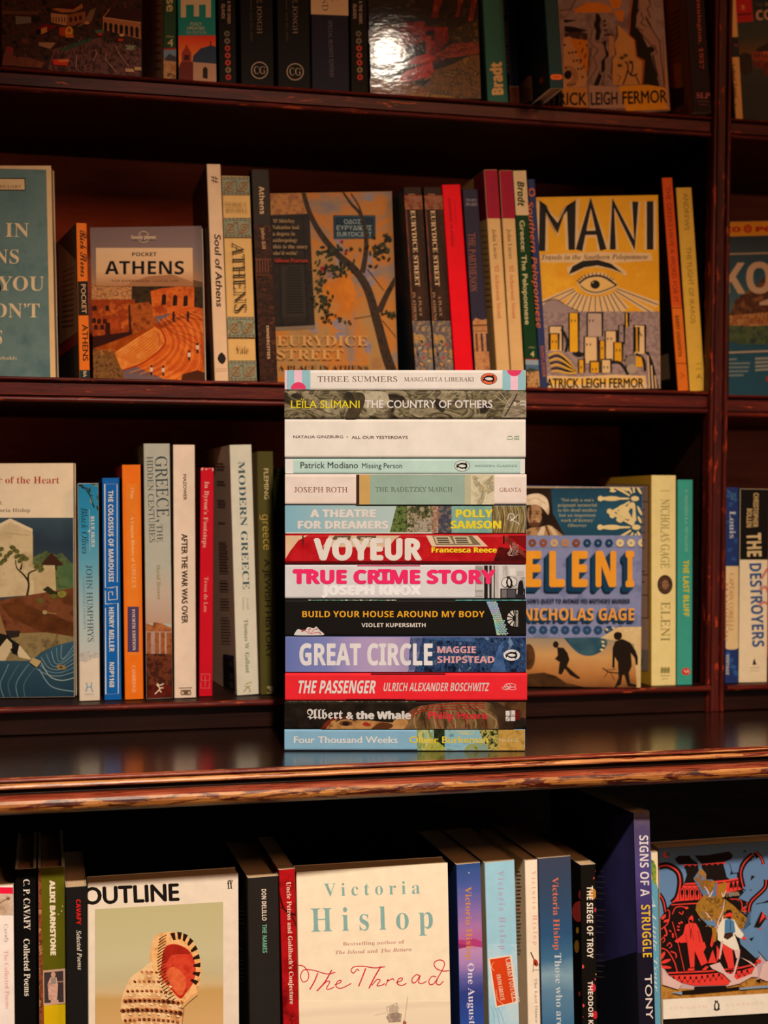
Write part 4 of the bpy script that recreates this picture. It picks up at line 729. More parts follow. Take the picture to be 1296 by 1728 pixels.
# ------------------------------------------------------------------ middle shelf
ROW = 's2'; GR = 'books on the middle shelf'
G1, G2, G3, G4 = (0, 240, 3.6), (320, 260, 3.6), (640, 260, 4.05), (880, 260, 3.115)
def up(fr, TL, TR, BL, BR, cols, label, **k):
    k.setdefault('zs', Z2); k.setdefault('z0', 1.35); return Book('spine', fr, TL, TR, BL, BR, cols=cols, label=label, group=GR, **k)
def face(fr, TL, TR, BL, BR, cols, label, **k):
    k.setdefault('zs', Z2); return Book('face', fr, TL, TR, BL, BR, cols=cols, label=label, group=GR, **k)
b = face(G1, (-140, 277), (86, 282), (-132, 636), (94, 637), (0xe0c496, 0xc0a880), 'tall face-out guidebook with teal cover, cream border and cream capitals', rz=-8, T=.02, z0=1.375)
b.poly('cover_panel', [(-460, 150), (281, 167), (308, 1500), (-440, 1500)], NZ((0x5c7c80, 0x688688, 0x54747a), 8))
b.poly('author_label', [(-330, 215), (153, 218), (155, 294), (-330, 292)], 0x3a2418).poly('author_label', [(-326, 221), (148, 224), (150, 288), (-326, 286)], 0xe0c89c).text('author_lettering', 'serif', 'DIANE SHUGART', (-128, 278), (130, 279), 18, 0x7a5a3a)
for t, x0, x1, y in (('S IN', -75, 176, 576), ('ENS', -112, 114, 737), ('T YOU', -128, 268, 901), ('ULDN\u2019T', -210, 240, 1065), ('SS', -80, 12, 1228)): b.text('title_lettering', 'serif', t, (x0, y - 2), (x1, y), 84, 0xe0cda8)
b.text('author_lettering#2', 'serif', 'Yannis Varouhakis', (-220, 1318), (102, 1321), 20, 0xd0c09c).ell('cover_hole', -22, 885, 29, 37, 0x2c1c14).ell('cover_hole', -22, 885, 22, 30, 0x5c3420); b.done()

b = up(G1, (128, 377), (147, 376), (134.6, 637), (151.7, 638), (0xd8701e, 0x3a2c22), 'slim orange and black pocket guide leaning beside the face-out pocket guide', rz=9, T=.107, z0=1.338)
b.rect('spine_band', 460, 845, 560, 1052, 0x1a1512).rect('spine_band#2', 460, 1384, 560, 1520, 0x1a3034)
b.text('author_lettering', 'script', 'Rick Steves', (484, 535), (490, 818), 40, 0x1c140e, bold=.012).text('title_lettering', 'gill', 'POCKET', (492, 864), (498, 1040), 27, 0xc8a47c, bold=.015).text('title_lettering', 'gill', 'ATHENS', (499, 1108), (503, 1328), 33, 0x2a1a10, bold=.015).text('publisher_mark', 'sansb', 'NA', (505, 1390), (505.6, 1426), 20, 0xc8b498)
b.poly('back_cover_print', [(352, 600), (470, 715), (478, 1150), (362, 1230)], 0x8a6448, face='l').poly('back_cover_print', [(352, 1250), (478, 1150), (480, 1220), (356, 1310)], 0x7a2412, face='l').poly('back_cover_print', [(352, 1320), (480, 1230), (482, 1500), (352, 1480)], 0x26282a, face='l')
for k in range(12): b.line('back_cover_print', [(380, 790 + k * 30), (450, 760 + k * 32)], 7, 0x54382a, face='l')
b.done()

b = face(G1, (152, 382), (339.5, 383), (157, 650), (347, 650), (0x6e5c62, 0xc8a888), 'face-out pocket guide with sunlit ancient theatre on its cover', rz=-11, T=.012, z0=1.378)
P = 'cover_picture'
b.rect(P, 500, 505, 1270, 890, b.grad([(512, 0x7a6668), (640, 0x82706e), (760, 0x8c7468), (890, 0xb08050)], 'v', ref=900)).poly(P, [(880, 830), (950, 800), (1080, 812), (1230, 850), (1240, 890), (800, 890)], 0x6c4a34).poly(P, [(560, 880), (700, 860), (900, 875), (1240, 880), (1245, 1010), (540, 960)], NZ((0x2c1c10, 0x40301a, 0x1c140c), 40))
b.rect(P, 530, 860, 800, 960, NZ((0xb06a34, 0xd8a068, 0x6a3418, 0xe0b080), 95, (1, 1, 2)))
b.rect(P, 530, 955, 820, 1290, NZ((0xb04a18, 0x8a3410, 0xc86424), 30)).poly(P, [(780, 985), (900, 970), (930, 1000), (960, 1130), (830, 1190), (780, 1160)], NZ((0x8a3c14, 0xb05a20, 0x6a2c10), 36)).poly(P, [(915, 905), (970, 890), (1060, 880), (1090, 800), (1150, 820), (1180, 890), (1180, 1010), (930, 1060)], NZ((0xc05018, 0xd86c24, 0xa03c10), 26))
for x, y in ((980, 920), (1048, 925), (1112, 928)): b.poly(P, [(x, y + 70), (x + 4, y + 10), (x + 18, y), (x + 30, y + 12), (x + 28, y + 66)], 0x2c140c)
for x, y in ((565, 990), (640, 990), (560, 1065), (590, 1070), (625, 1070), (570, 1105), (610, 1105), (540, 990)): b.poly(P, [(x, y + 34), (x, y + 8), (x + 12, y), (x + 24, y + 8), (x + 24, y + 34)], 0x3a160c)
for pts in ([(640, 1090), (670, 1100), (670, 1250), (640, 1240)], [(545, 1180), (800, 1150), (820, 1190), (700, 1230), (690, 1260), (545, 1260)], [(780, 990), (790, 985), (800, 1170), (785, 1170)]): b.poly(P, pts, 0x34140c)
b.poly(P, [(545, 1255), (690, 1260), (760, 1310), (820, 1360), (1000, 1440), (1260, 1450), (1245, 1010), (1170, 1000), (1080, 1010), (960, 1100), (830, 1190), (700, 1270)], NZ((0xd86a1c, 0xc4541a, 0xe47c2c), 18))
b.poly(P, [(680, 1290), (830, 1190), (940, 1120), (985, 1150), (1000, 1220), (960, 1270), (860, 1340), (745, 1385), (700, 1330)], NZ((0xe08c3c, 0xd87a2c, 0xe89a4c), 24))
for k in range(9): b.line(P, [(700 + k * 14, 1300 + k * 6), (820 + k * 16, 1215 + k * 8), (930 + k * 8, 1150 + k * 9), (975 - k * 2, 1170 + k * 8)], 3, 0xa8501c, smooth=True)
b.line(P, [(745, 1385), (860, 1345), (960, 1275), (1005, 1215), (985, 1150), (940, 1105)], 9, 0xa83410, smooth=True)
for k in range(16): b.line(P, [(790 + k * 30, 1400 + k * 5), (920 + k * 28, 1350 + k * 2), (1030 + k * 18, 1260 - k * 4), (1020 + k * 16, 1160 - k * 6), (960 + k * 14, 1075 - k * 3)], 3, 0xa03c10 if k % 2 else 0xe89440, smooth=True)
for k in range(5): b.line(P, [(930 + k * 8, 1110 - k * 4), (1100 + k * 40, 1060 + k * 60), (1240, 1080 + k * 90)], 3, 0x9a3a12)
b.poly(P, [(540, 1260), (690, 1262), (760, 1440), (540, 1450)], NZ((0x8a5a2c, 0x6a4420, 0xb07838), 70)).poly(P, [(545, 1300), (640, 1290), (700, 1340), (750, 1400), (740, 1450), (545, 1450)], NZ((0x5a3a1c, 0x8a6034, 0x3a2614), 80)).poly(P, [(1110, 1410), (1200, 1385), (1250, 1400), (1250, 1450), (1100, 1450)], 0x4a2410)
for x, y in ((920, 1385), (992, 1388), (1150, 1295), (1200, 1250), (1055, 1060), (1142, 1058)): b.ell(P, x, y - 24, 7, 8, 0x2a1a14, n=8).poly(P, [(x - 10, y - 16), (x + 10, y - 16), (x + 7, y + 10), (x - 7, y + 10)], 0xd8c0a8 if y > 1200 else 0x3a1a10).poly(P, [(x - 7, y + 10), (x + 7, y + 10), (x + 5, y + 32), (x - 5, y + 32)], 0x3a2420)
b.poly('title_panel', [(583, 643), (1170, 643), (1174, 876), (585, 876)], b.grad([(643, 0xe0c09a), (780, 0xdcb48a), (876, 0xb07c54)], 'v', ref=900)).poly('title_panel', [(800, 850), (900, 815), (1050, 805), (1172, 850), (1174, 876), (760, 876)], 0xa47450)
b.text('title_lettering', 'sansb', 'POCKET', (803, 693), (952, 693), 23, 0x281a18).text('title_lettering', 'sansb', 'ATHENS', (638, 803), (1118, 803), 80, 0x14161c).text('subtitle_lettering', 'gill', 'TOP EXPERIENCES \u2022 LOCAL LIFE', (676, 850), (1085, 850), 13, 0x6a3c28, bold=.01)
b.line('publisher_mark', [(873 + 34 * math.cos(i * .2618), 577 + 34 * math.sin(i * .2618)) for i in range(24)], 4, 0xd8c0a0, close=True).rect('publisher_mark', 800, 562, 948, 594, 0x7e6a6a).text('publisher_mark', 'gill', 'lonely planet', (800, 588), (948, 588), 24, 0xdcc8a8, bold=.02); b.done()

b = up(G2, (348.3, 277), (372.5, 277), (362.5, 641), (385.7, 641), (0xd8bc9c, 0x5a463a), 'tall slim cream paperback with hash sign and leaf on its spine', T=.13, z0=1.345)
b.text('publisher_mark', 'sansb', '#', (134, 132), (136, 176), 44, 0x221814, slant=.1).text('title_lettering', 'gill', 'Soul of Athens', (150, 487), (163, 925), 38, 0x241a16, bold=.022, slant=.2)
b.poly('publisher_mark#2', [(194, 1203), (212, 1220), (221, 1242), (214, 1264), (200, 1277), (180, 1266), (169, 1244), (176, 1220)], 0x221c18).line('publisher_mark#2', [(160, 1306), (226, 1304)], 2.5, 0xa8806c).line('publisher_mark#2', [(160, 1318), (226, 1318)], 2.5, 0xa8806c)
b.poly('back_cover_print', [(-40, 500), (107, 420), (150, 1380), (0, 1400)], NZ((0x2a1a14, 0x44281c, 0x1c120e), 30), face='l').poly('back_cover_print', [(60, 560), (90, 570), (98, 880), (80, 870)], 0x9a8068, face='l'); b.done()

b = up(G2, (374.3, 297), (420.7, 297), (386, 642), (433.7, 642), (0xd0ac6c, 0x8a7048), 'cream hardback with four mosaic scroll bands across its spine', T=.15, z0=1.35, hard=True)
SKm = .036
for y0, y1 in ((136, 250), (388, 508), (990, 1116), (1255, 1380)):
    x = lambda yy: 195 + (yy - 136) * SKm
    MB = 'mosaic_band#%d' % y0
    b.poly(MB, [(x(y0) - 4, y0), (x(y0) + 170, y0), (x(y1) + 176, y1), (x(y1) - 4, y1)], NZ((0x82907c, 0x6a7a6c, 0x9a9c80), 150, hard=False))
    for e in (y0 + 3, y0 + 14, y1 - 14, y1 - 3):
        for k in range(22): b.ell(MB, x(e) + 3 + k * 7.8, e + (k % 2), 3.1, 2.8, 0x5a3420 if k % 3 else 0xb07a40, n=6)
    for s_, cx in ((1, x(y0) + 46), (-1, x(y0) + 128)):
        cy = (y0 + y1) / 2; pts = []
        for k in range(26):
            t = k * .45; r = 36 - k * 1.3; pts.append((cx + s_ * r * math.cos(t + .6), cy + r * .95 * math.sin(t + .6)))
        b.line(MB, pts, 7, 0xb08a54, smooth=False).line(MB, pts, 3, 0x6a4028)
    b.line(MB, [(x(y0) + 12, y1 - 20), (x(y0) + 80, y0 + 26), (x(y0) + 100, y1 - 22), (x(y0) + 166, y0 + 24)], 4, 0x8a5c34, smooth=True)
b.text('author_lettering', 'caps', 'THOMAS N.', (208, 314), (350, 316), 19, 0x6a4828).text('author_lettering', 'caps', 'MITCHELL', (216, 350), (350, 351), 21, 0x6a4828).text('title_lettering', 'caps', 'ATHENS', (254, 538), (270, 960), 74, 0x2a2420).text('publisher_mark', 'serif', 'Yale', (277, 1202), (356, 1204), 33, 0x9a6c3c); b.done()

b = up(G2, (424.3, 286), (453.7, 286), (438, 643), (469.5, 644), (0x2e2824, 0x1c1714), 'dark charcoal paperback with cream lettering and temple photo on its spine', T=.128, z0=1.35)
b.poly('spine_picture', [(381, 430), (492, 430), (536, 1400), (414, 1400)], NZ((0x2a1812, 0x40241a, 0x1c120e, 0x54301e), 24, (1, 1, 2)))
for k in range(5): b.line('spine_picture', [(408 + k * 17, 645), (410 + k * 17, 720)], 6, 0x6a3c24)
b.line('spine_picture', [(398, 640), (490, 640)], 7, 0x6a3c24).line('spine_picture', [(395, 735), (492, 735)], 7, 0x5a3018).line('spine_picture', [(388, 640), (402, 760)], 5, 0x9a5c34)
b.text('title_lettering', 'sansb', 'Athens', (421, 197), (427, 365), 31, 0xd0b088).text('author_lettering', 'sansb', 'John Gill', (433, 448), (441, 576), 21, 0xb89468).text('series_lettering', 'sansb', 'INNERCITIES', (465, 1042), (473, 1246), 16, 0xc8a880); b.done()

b = face(G2, (446, 324), (661.5, 325.5), (458, 650), (672, 651), (0xa87a44, 0x241c18), 'face-out book with ochre wall, dark shutter and bare climbing tree', rz=-9, T=.014, z0=1.385)
b.rect(P, 440, 225, 1300, 1420, NZ((0x70647a, 0x9a7040, 0xa08050, 0xb87428, 0x8a7868, 0x6a6480, 0x9c7a4c), 4, lo=.30, hi=.70, dist=.6)).poly(P, [(830, 760), (960, 740), (1010, 860), (960, 990), (840, 1000), (800, 880)], NZ((0xc87a1c, 0xb86c1c, 0xa88048), 14), smooth=True)
for i in range(22): b.ell(P, 560 + (i * 173) % 690, 250 + (i * 131) % 980, 30 + (i * 7) % 30, 20 + (i * 5) % 16, NZ((0x74708a, 0x8a8088, 0xa07c50), 40), rot=i * 37, n=9) if (i * 131) % 980 > 760 or (i * 173) % 690 > 240 else None
b.poly(P, [(440, 225), (690, 225), (700, 380), (440, 380)], NZ((0xa86a34, 0x8a5c3c, 0xb88044, 0x6a4838), 24))
SH = NZ((0x1e1814, 0x2a221c), 30)
b.poly(P, [(440, 372), (728, 362), (762, 1052), (440, 1065)], SH).poly(P, [(560, 680), (690, 676), (712, 985), (560, 990)], 0x2e2822)
for k in range(18): b.line(P, [(586, 692 + k * 16), (676 + k * .8, 690 + k * 16)], 6, 0x14100e)
b.line(P, [(690, 380), (716, 1040)], 5, 0x120e0c).line(P, [(545, 660), (560, 1050)], 5, 0x120e0c).poly(P, [(510, 1052), (762, 1040), (765, 1062), (510, 1075)], 0x7a6a58)
b.poly(P, [(872, 372), (1128, 372), (1130, 514), (874, 516)], 0x14283c).line(P, [(880, 380), (1120, 380), (1122, 506), (882, 508)], 4, 0x3c5c70, close=True)
for t, x0, x1, y in (('\u039f\u0394\u039f\u03a3', 938, 1040, 424), ('\u0395\u03a5\u03a1\u03a5\u0394\u0399\u039a\u0397\u03a3', 894, 1106, 462), ('EURYDICE ST', 896, 1106, 500)): b.text('street_sign_lettering', 'gill', t, (x0, y), (x1, y), 26, 0x8aa0a0, bold=.02)
TR_ = NZ((0x2a1e16, 0x3c2c20, 0x1e1610), 60)
for pts, w0, w1 in (([(1270, 1420), (1200, 1240), (1140, 1020), (1080, 820), (1000, 700), (900, 610), (800, 490), (730, 360), (690, 228)], 64, 24), ([(1050, 720), (1070, 600), (1070, 480), (1040, 370), (980, 300), (930, 228)], 34, 10), ([(1150, 960), (1200, 850), (1262, 740)], 40, 26), ([(1060, 420), (1030, 320), (980, 240)], 12, 7), ([(1080, 700), (1180, 830)], 7, 3), ([(1000, 1000), (1120, 980)], 5, 3), ([(1170, 1010), (1260, 1120)], 5, 3)): b.line(P, pts, w0, TR_, smooth=True, taper=w1)
rnd = random.Random(3)
LF = (0x1c2416, 0x2c3620, 0x14180f, 0x3a3a20)
def leaves(cx, cy, rx, ry, n, s):
    for _ in range(n):
        x, y = cx + rnd.gauss(0, rx), cy + rnd.gauss(0, ry); b.ell(P, x, y, s, s * .5, rnd.choice(LF), rot=rnd.uniform(0, 180), n=7)
leaves(840, 600, 34, 16, 22, 17); leaves(880, 700, 55, 24, 40, 15); leaves(790, 790, 28, 60, 40, 12); leaves(820, 930, 30, 45, 34, 13); leaves(1160, 590, 38, 34, 34, 15); leaves(880, 1010, 50, 14, 18, 10); leaves(1215, 970, 24, 14, 16, 11); leaves(950, 580, 30, 10, 10, 13); leaves(1200, 520, 16, 14, 10, 13)
for x, y in ((810, 690), (925, 530), (800, 705), (950, 600)): b.ell(P, x, y, 10, 7, 0xa8182c, n=7)
b.lines('quotation_lettering', 'serifb', ('\u2018If Shirley', 'Valentine had', 'a degree in', 'anthropology', 'this is the story', 'she\u2019d write\u2019'), 503, 712, 420, 39, 22, 0xa88c64, sk=1).text('quotation_lettering', 'serifb', 'Allison Pearson', (512, 660), (716, 660), 22, 0xb83418)
b.text('title_lettering', 'serif', 'EURYDICE', (530, 1165), (1080, 1166), 60, 0xc89a5c).text('title_lettering', 'serif', 'STREET', (530, 1248), (932, 1249), 60, 0xc89a5c).text('title_lettering', 'serif', 'A PLACE IN ATHENS', (538, 1312), (1085, 1312), 26, 0x2a1c14); b.done()

def eury(TLx, TRx, BLx, BRx, yt, dx, label):
    b = up(G3, (TLx, yt), (TRx, yt + 1.5), (BLx, 648), (BRx, 648), (0x2c1c16, 0x16242e), label, T=.128, z0=1.345)
    sk = (BLx - TLx) / (648 - yt); X = lambda x, y: x + dx + sk * (y - 225)
    Q = lambda x0, x1, y0, y1: [(X(x0, y0), y0), (X(x1, y0), y0), (X(x1, y1), y1), (X(x0, y1), y1)]
    b.poly('spine_picture', Q(160, 295, 284, 378), NZ((0xa85c24, 0x7a5c4c, 0x8a4420, 0x4a3a34), 60)).poly('spine_picture', Q(158, 178, 378, 1140), NZ((0x7a3c24, 0x4a3430), 40)).poly('spine_picture', Q(205, 295, 380, 1130), NZ((0x201612, 0x3a241a), 30, (1, 1, .2)))
    b.poly('spine_picture', Q(160, 295, 1140, 1640), NZ((0x5c6278, 0x8a7a60, 0x44485c, 0xa08454), 32)).rect('spine_picture', X(160, 282), 281, X(292, 282), 286, 0x8a2418)
    for k in range(12): b.line('spine_picture', [(X(270, 420 + k * 55), 420 + k * 55), (X(290, 420 + k * 55), 424 + k * 55)], 6, 0x14100d)
    for k in range(9): b.ell('spine_picture', X(185 + (k * 37) % 90, 1260 + k * 22), 1260 + k * 22, 14, 8, (0xc08434, 0x2a2c40, 0xa84028, 0xb0a070)[k % 4], rot=k * 50, n=8)
    b.text('publisher_mark', 'gill', 'bbbb', (X(195, 285), 281), (X(240, 285), 281), 11, 0xb09070)
    b.text('title_lettering', 'serifb', 'EURYDICE STREET', (X(203, 385), 385), (X(203, 905), 905), 30, 0xd8bc94)
    b.text('title_lettering', 'serif', 'A PLACE', (X(218, 970), 970), (X(218, 1110), 1110), 18, 0xa88c6c).text('title_lettering', 'serif', 'IN ATHENS', (X(180, 945), 945), (X(180, 1135), 1135), 18, 0xa88c6c)
    if dx < 50:
        for k in range(4): b.line('back_cover_print', [(130 + k * 3, 1110 + k * 30), (175, 1090 + k * 32)], 5, 0x2c3a40, face='l')
    b.done()
eury(680.7, 711.6, 702.3, 733.4, 315, 0, 'brown spined paperback with navy back cover, left of a matching pair by the red book')
eury(714.2, 746, 735.8, 767, 315, 136, 'brown spined paperback touching the bright red book, right of a matching pair')

b = up(G3, (745.6, 311), (777.3, 312), (769.3, 648), (800.3, 648), (0xe0061c, 0x9a0614), 'bright red paperback with tiny black lettering', T=.12, z0=1.345)
b.text('title_lettering', 'mono', 'APARTMENT IN ATHENS', (471, 302), (494, 632), 16, 0x300408).text('author_lettering', 'mono', 'Glenway Wescott', (511, 320), (524, 500), 9, 0x9a0a18); b.done()

b = up(G3, (780.7, 319), (806, 320), (802.5, 648), (829.5, 648), (0x2e2c40, 0x16141c), 'navy paperback with ruined columns at the foot of its spine, beside the red book', T=.12, z0=1.35)
X = lambda x, y: x + .066 * (y - 240)
b.poly('spine_picture', [(X(580, 1130), 1145), (X(600, 1130), 1120), (X(640, 1130), 1135), (X(690, 1130), 1125), (X(705, 1600), 1600), (X(560, 1600), 1600)], NZ((0xa87448, 0xc08c5c, 0x8a5a3c), 30))
for k in range(3): b.poly('spine_picture', [(X(590 + k * 36, 1230), 1225), (X(604 + k * 36, 1230), 1225), (X(604 + k * 36, 1350), 1350), (X(590 + k * 36, 1350), 1350)], 0x2e2c40 if k else 0x6a3c28)
b.line('spine_picture', [(X(575, 1170), 1172), (X(690, 1170), 1168)], 9, 0x5a3424).line('spine_picture', [(X(575, 1215), 1212), (X(690, 1215), 1208)], 5, 0x6a4430)
b.text('author_lettering', 'serifb', 'MARY', (590, 322), (668, 325), 18, 0x8a8490).text('author_lettering', 'serifb', 'BEARD', (590, 352), (668, 354), 20, 0x8a8490)
b.text('title_lettering', 'caps', 'THE PARTHENON', (X(588, 540), 540), (X(575, 940), 940), 46, 0x9c5c42); b.done()

def lucas(TLx, TRx, BLx, BRx, yt, dx, label):
    b = up(G3, (TLx, yt), (TRx, yt + .8), (BLx, 655), (BRx, 655), (0xd8b47c, 0xc09a66), label, T=.12, z0=1.345)
    sk = (BLx - TLx) / (655 - yt); X = lambda x, y: x + dx + sk * (y - 105)
    b.poly('spine_band', [(X(715, 90), 90), (X(812, 90), 90), (X(815, 440), 440), (X(710, 440), 440)], 0x9a1436)
    b.poly('back_cover_print', [(X(640, 90), 90), (X(717, 90), 90), (X(717, 440), 440), (X(640, 470), 470)], 0x7a1a30, face='l')
    for k in range(14): b.line('back_cover_print', [(X(675, 520 + k * 40), 522 + k * 40), (X(712, 520 + k * 40), 520 + k * 40)], 6, 0x9a7448, face='l')
    b.text('publisher_mark', 'caps', 'ELAND', (X(748, 215), 215), (X(748, 395), 395), 34, 0x8a1a34)
    b.text('author_lettering', 'serif', 'John Lucas', (X(745, 512), 512), (X(748, 716), 716), 27, 0x86703c).text('title_lettering', 'serif', '92 Acharnon Street', (X(746, 762), 762), (X(746, 1125), 1125), 28, 0xc8764a); b.done()
lucas(817.3, 838.8, 839.8, 863.2, 286, 0, 'cream paperback with crimson top, left one of the matching pair before the green guide')
lucas(843, 864.7, 864, 886.5, 287, 104, 'cream paperback with crimson top, right one of the matching pair, touching the green guide')

b = up(G3, (865.2, 287), (888, 288), (889, 656), (912, 656), (0x0f3a1e, 0x1a2a1c), 'dark green travel guide with cream top and landscape photo at its foot', T=.13, z0=1.345)
X = lambda x, y: x + .0655 * (y - 110)
b.poly('spine_band', [(X(905, 90), 90), (X(1010, 90), 90), (X(1010, 418), 418), (X(900, 418), 418)], 0xd8c096).text('publisher_mark', 'sansbi', 'Bradt', (X(938, 188), 188), (X(930, 358), 358), 46, 0x1c3c20, bold=.02)
b.text('title_lettering', 'gill', 'Greece: The Peloponnese', (X(936, 455), 455), (X(928, 1165), 1165), 33, 0xc8c090, bold=.02).text('series_lettering', 'gill', 'edition', (1020, 1326), (1064, 1327), 12, 0xa8a478).text('series_lettering', 'gill', '4', (1032, 1385), (1058, 1386), 38, 0xc0b888, bold=.02)
b.rect('spine_picture', 980, 1402, 1120, 1440, 0x8aa0b0).rect('spine_picture', 980, 1400, 1120, 1406, 0xa0241c).rect('spine_picture', 980, 1440, 1120, 1480, 0x4a6a8a).rect('spine_picture', 980, 1478, 1120, 1620, NZ((0xa8743c, 0xc09a6a, 0x5a4428, 0x8a5c30), 60)).poly('spine_picture', [(1000, 1478), (1030, 1460), (1070, 1470), (1095, 1482), (1000, 1490)], 0x3c4438); b.done()

b = up(G3, (890.6, 302), (903, 303), (913, 657), (925, 657), (0x2c3a68, 0x1c2440), 'thin blue booklet with orange lettering against the yellow face-out cover', T=.10, z0=1.345)
b.text('title_lettering', 'sansi', 'Southern Peloponnese', (X(1000, 325), 325), (X(1005, 1190), 1190), 34, 0xd06c2c, bold=.012).line('title_lettering', [(1042 + 20 * math.cos(t * .5), 262 + 24 * math.sin(t * .5)) for t in range(13)], 9, 0xd06c2c)
b.text('publisher_mark', 'sansb', 'SUNFLOWER', (X(1022, 1310), 1310), (X(1024, 1525), 1525), 24, 0xa8622c); b.done()

b = face(G4, (904, 331), (1110.6, 331), (909, 660), (1114.4, 660), (0xe8a818, 0xd8b070), 'face-out book with yellow cover, staring eye and bold black title', rz=-15, T=.016, z0=1.346)
BK, PU, CR2 = 0x1c1614, 0x9a8686, 0xe0c08c
for pts in ([(60, 225), (720, 222), (722, 520), (60, 520)],): b.poly('title_lettering', pts, 0xe8aa1c)
def stroke(pts, w, col=BK): b.line('title_lettering', pts, w + 22, CR2); return pts, w
ST = [([(108, 510), (112, 256), (190, 390), (262, 256), (264, 504)], 34), ([(302, 506), (364, 256), (430, 504)], 36), ([(330, 415), (405, 413)], 22), ([(480, 502), (482, 256), (594, 480), (598, 250)], 33), ([(676, 248), (676, 502)], 35)]
for p, w in ST: b.line('title_lettering', p, w + 26, CR2)
for p, w in ST: b.line('title_lettering', p, w, BK)
b.poly('subtitle_lettering', [(100, 528), (400, 515), (680, 520), (690, 560), (500, 572), (105, 570)], CR2).text('subtitle_lettering', 'serifbi', 'Travels in the Southern Peloponnese', (105, 556), (665, 552), 26, 0x4a3a38)
b.poly(P, [(60, 570), (500, 574), (722, 560), (726, 830), (100, 830)], NZ((0xe8a81a, 0xe0a018, 0xecb42c), 10))
for i in range(15):
    a = math.radians(18 + i * 10.3); x, y = 388 + 120 * math.cos(a), 690 + 60 * math.sin(a); L = 330 if i in (0, 1, 13, 14) else 200
    x2, y2 = 388 + L * 1.05 * math.cos(a), 690 + min(L * math.sin(a), 150)
    b.line(P, [(x, y), (x2, y2)], 20, CR2, taper=34); b.line(P, [(x, y), (x2, y2)], 5, 0x4a3a34)
b.poly(P, [(235, 600), (290, 570), (380, 552), (460, 562), (540, 610), (550, 640), (500, 620), (430, 600), (340, 600), (260, 640)], CR2, smooth=True).poly(P, [(248, 632), (268, 590), (320, 562), (400, 556), (470, 576), (535, 628), (470, 602), (400, 586), (330, 596), (280, 620)], BK)
b.poly(P, [(290, 680), (330, 640), (390, 622), (450, 634), (505, 690), (460, 722), (390, 742), (330, 724)], CR2, smooth=True).line(P, [(300, 682), (340, 652), (392, 640), (440, 650), (500, 690)], 10, BK, smooth=True).line(P, [(310, 690), (340, 715), (392, 728), (440, 716), (495, 692)], 6, BK, smooth=True)
b.poly(P, [(316, 685), (345, 660), (392, 650), (440, 660), (486, 690), (440, 710), (392, 720), (342, 710)], 0xe8c070, smooth=True).ell(P, 387, 686, 25, 23, BK).ell(P, 376, 676, 4, 4, 0xe0c890, n=8)
for i in range(12): t = math.radians(200 + i * 12); b.line(P, [(390 + 92 * math.cos(t), 686 + 46 * math.sin(t)), (390 + 106 * math.cos(t), 686 + 62 * math.sin(t))], 5, BK)
b.poly(P, [(60, 828), (728, 828), (730, 1250), (60, 1240)], NZ((0x8a7678, 0xa08c88, 0x9a8484), 70, hard=True)).line(P, [(110, 780), (180, 765), (240, 800), (300, 826)], 5, 0x5a4a44, smooth=True).poly(P, [(80, 828), (130, 775), (180, 766), (250, 805), (290, 830)], PU)
for i, (x0, y0, x1, y1, cc) in enumerate(((250, 835, 300, 1040, 0xe8b01c), (545, 835, 562, 910, 0xe8b01c), (145, 905, 215, 1035, CR2), (150, 945, 195, 1030, 0xe0a41c), (590, 900, 650, 1050, CR2), (598, 910, 615, 1040, 0xe0a41c), (330, 960, 400, 1100, CR2), (410, 980, 440, 1100, 0xe0a41c), (440, 930, 500, 1080, CR2), (510, 900, 540, 1000, PU), (345, 835, 425, 960, 0xb8a090), (485, 990, 530, 1090, 0xe0a41c), (300, 1080, 330, 1150, 0xe0a41c), (360, 1090, 410, 1150, 0xe0a41c), (550, 1060, 590, 1150, CR2), (420, 1080, 470, 1150, CR2))):
    b.rect(P, x0, y0, x1, y1, cc); b.line(P, [(x0, y1), (x0, y0), (x1, y0), (x1, y1)], 8, 0x1c1614)
    for k in range(2): b.rect(P, x0 + 10 + k * 18, y0 + 35, x0 + 16 + k * 18, y0 + 48, 0x2c2220)
for i in range(7): b.line(P, [(140 + i * 3, 1060 + i * 14), (190, 1045 + i * 16), (240, 1080 + i * 12), (290, 1150)], 9, BK if i % 2 else 0xe0b040, smooth=True)
for p in ([(210, 920), (240, 980), (232, 1040)], [(270, 1045), (300, 1060), (330, 1050)], [(470, 1095), (520, 1100), (560, 1160)], [(660, 1040), (690, 1120), (715, 1250)], [(600, 1050), (640, 1080), (650, 1140)], [(540, 1090), (580, 1060), (610, 1110)]): b.line(P, p, 14, BK, smooth=True)
b.poly(P, [(280, 1045), (300, 1035), (325, 1050), (305, 1068)], BK).ell(P, 575, 1090, 30, 34, 0x8a7c74, rot=30).ell(P, 580, 1130, 24, 26, 0xa89888).poly(P, [(600, 1060), (630, 1070), (638, 1120), (600, 1120)], 0xe0a41c)
for i in range(6): b.line(P, [(664 + i * 9, 1060 + i * 26), (672 + i * 9, 1250)], 6, BK if i % 2 else CR2)
b.poly('author_panel', [(60, 1180), (150, 1165), (300, 1172), (480, 1160), (650, 1166), (658, 1250), (60, 1245)], CR2).poly('author_panel', [(150, 1180), (640, 1176), (640, 1205), (150, 1212)], 0xe8b84c)
b.text('author_lettering', 'gill', 'PATRICK LEIGH FERMOR', (110, 1229), (640, 1228), 48, BK, bold=.035); b.done()

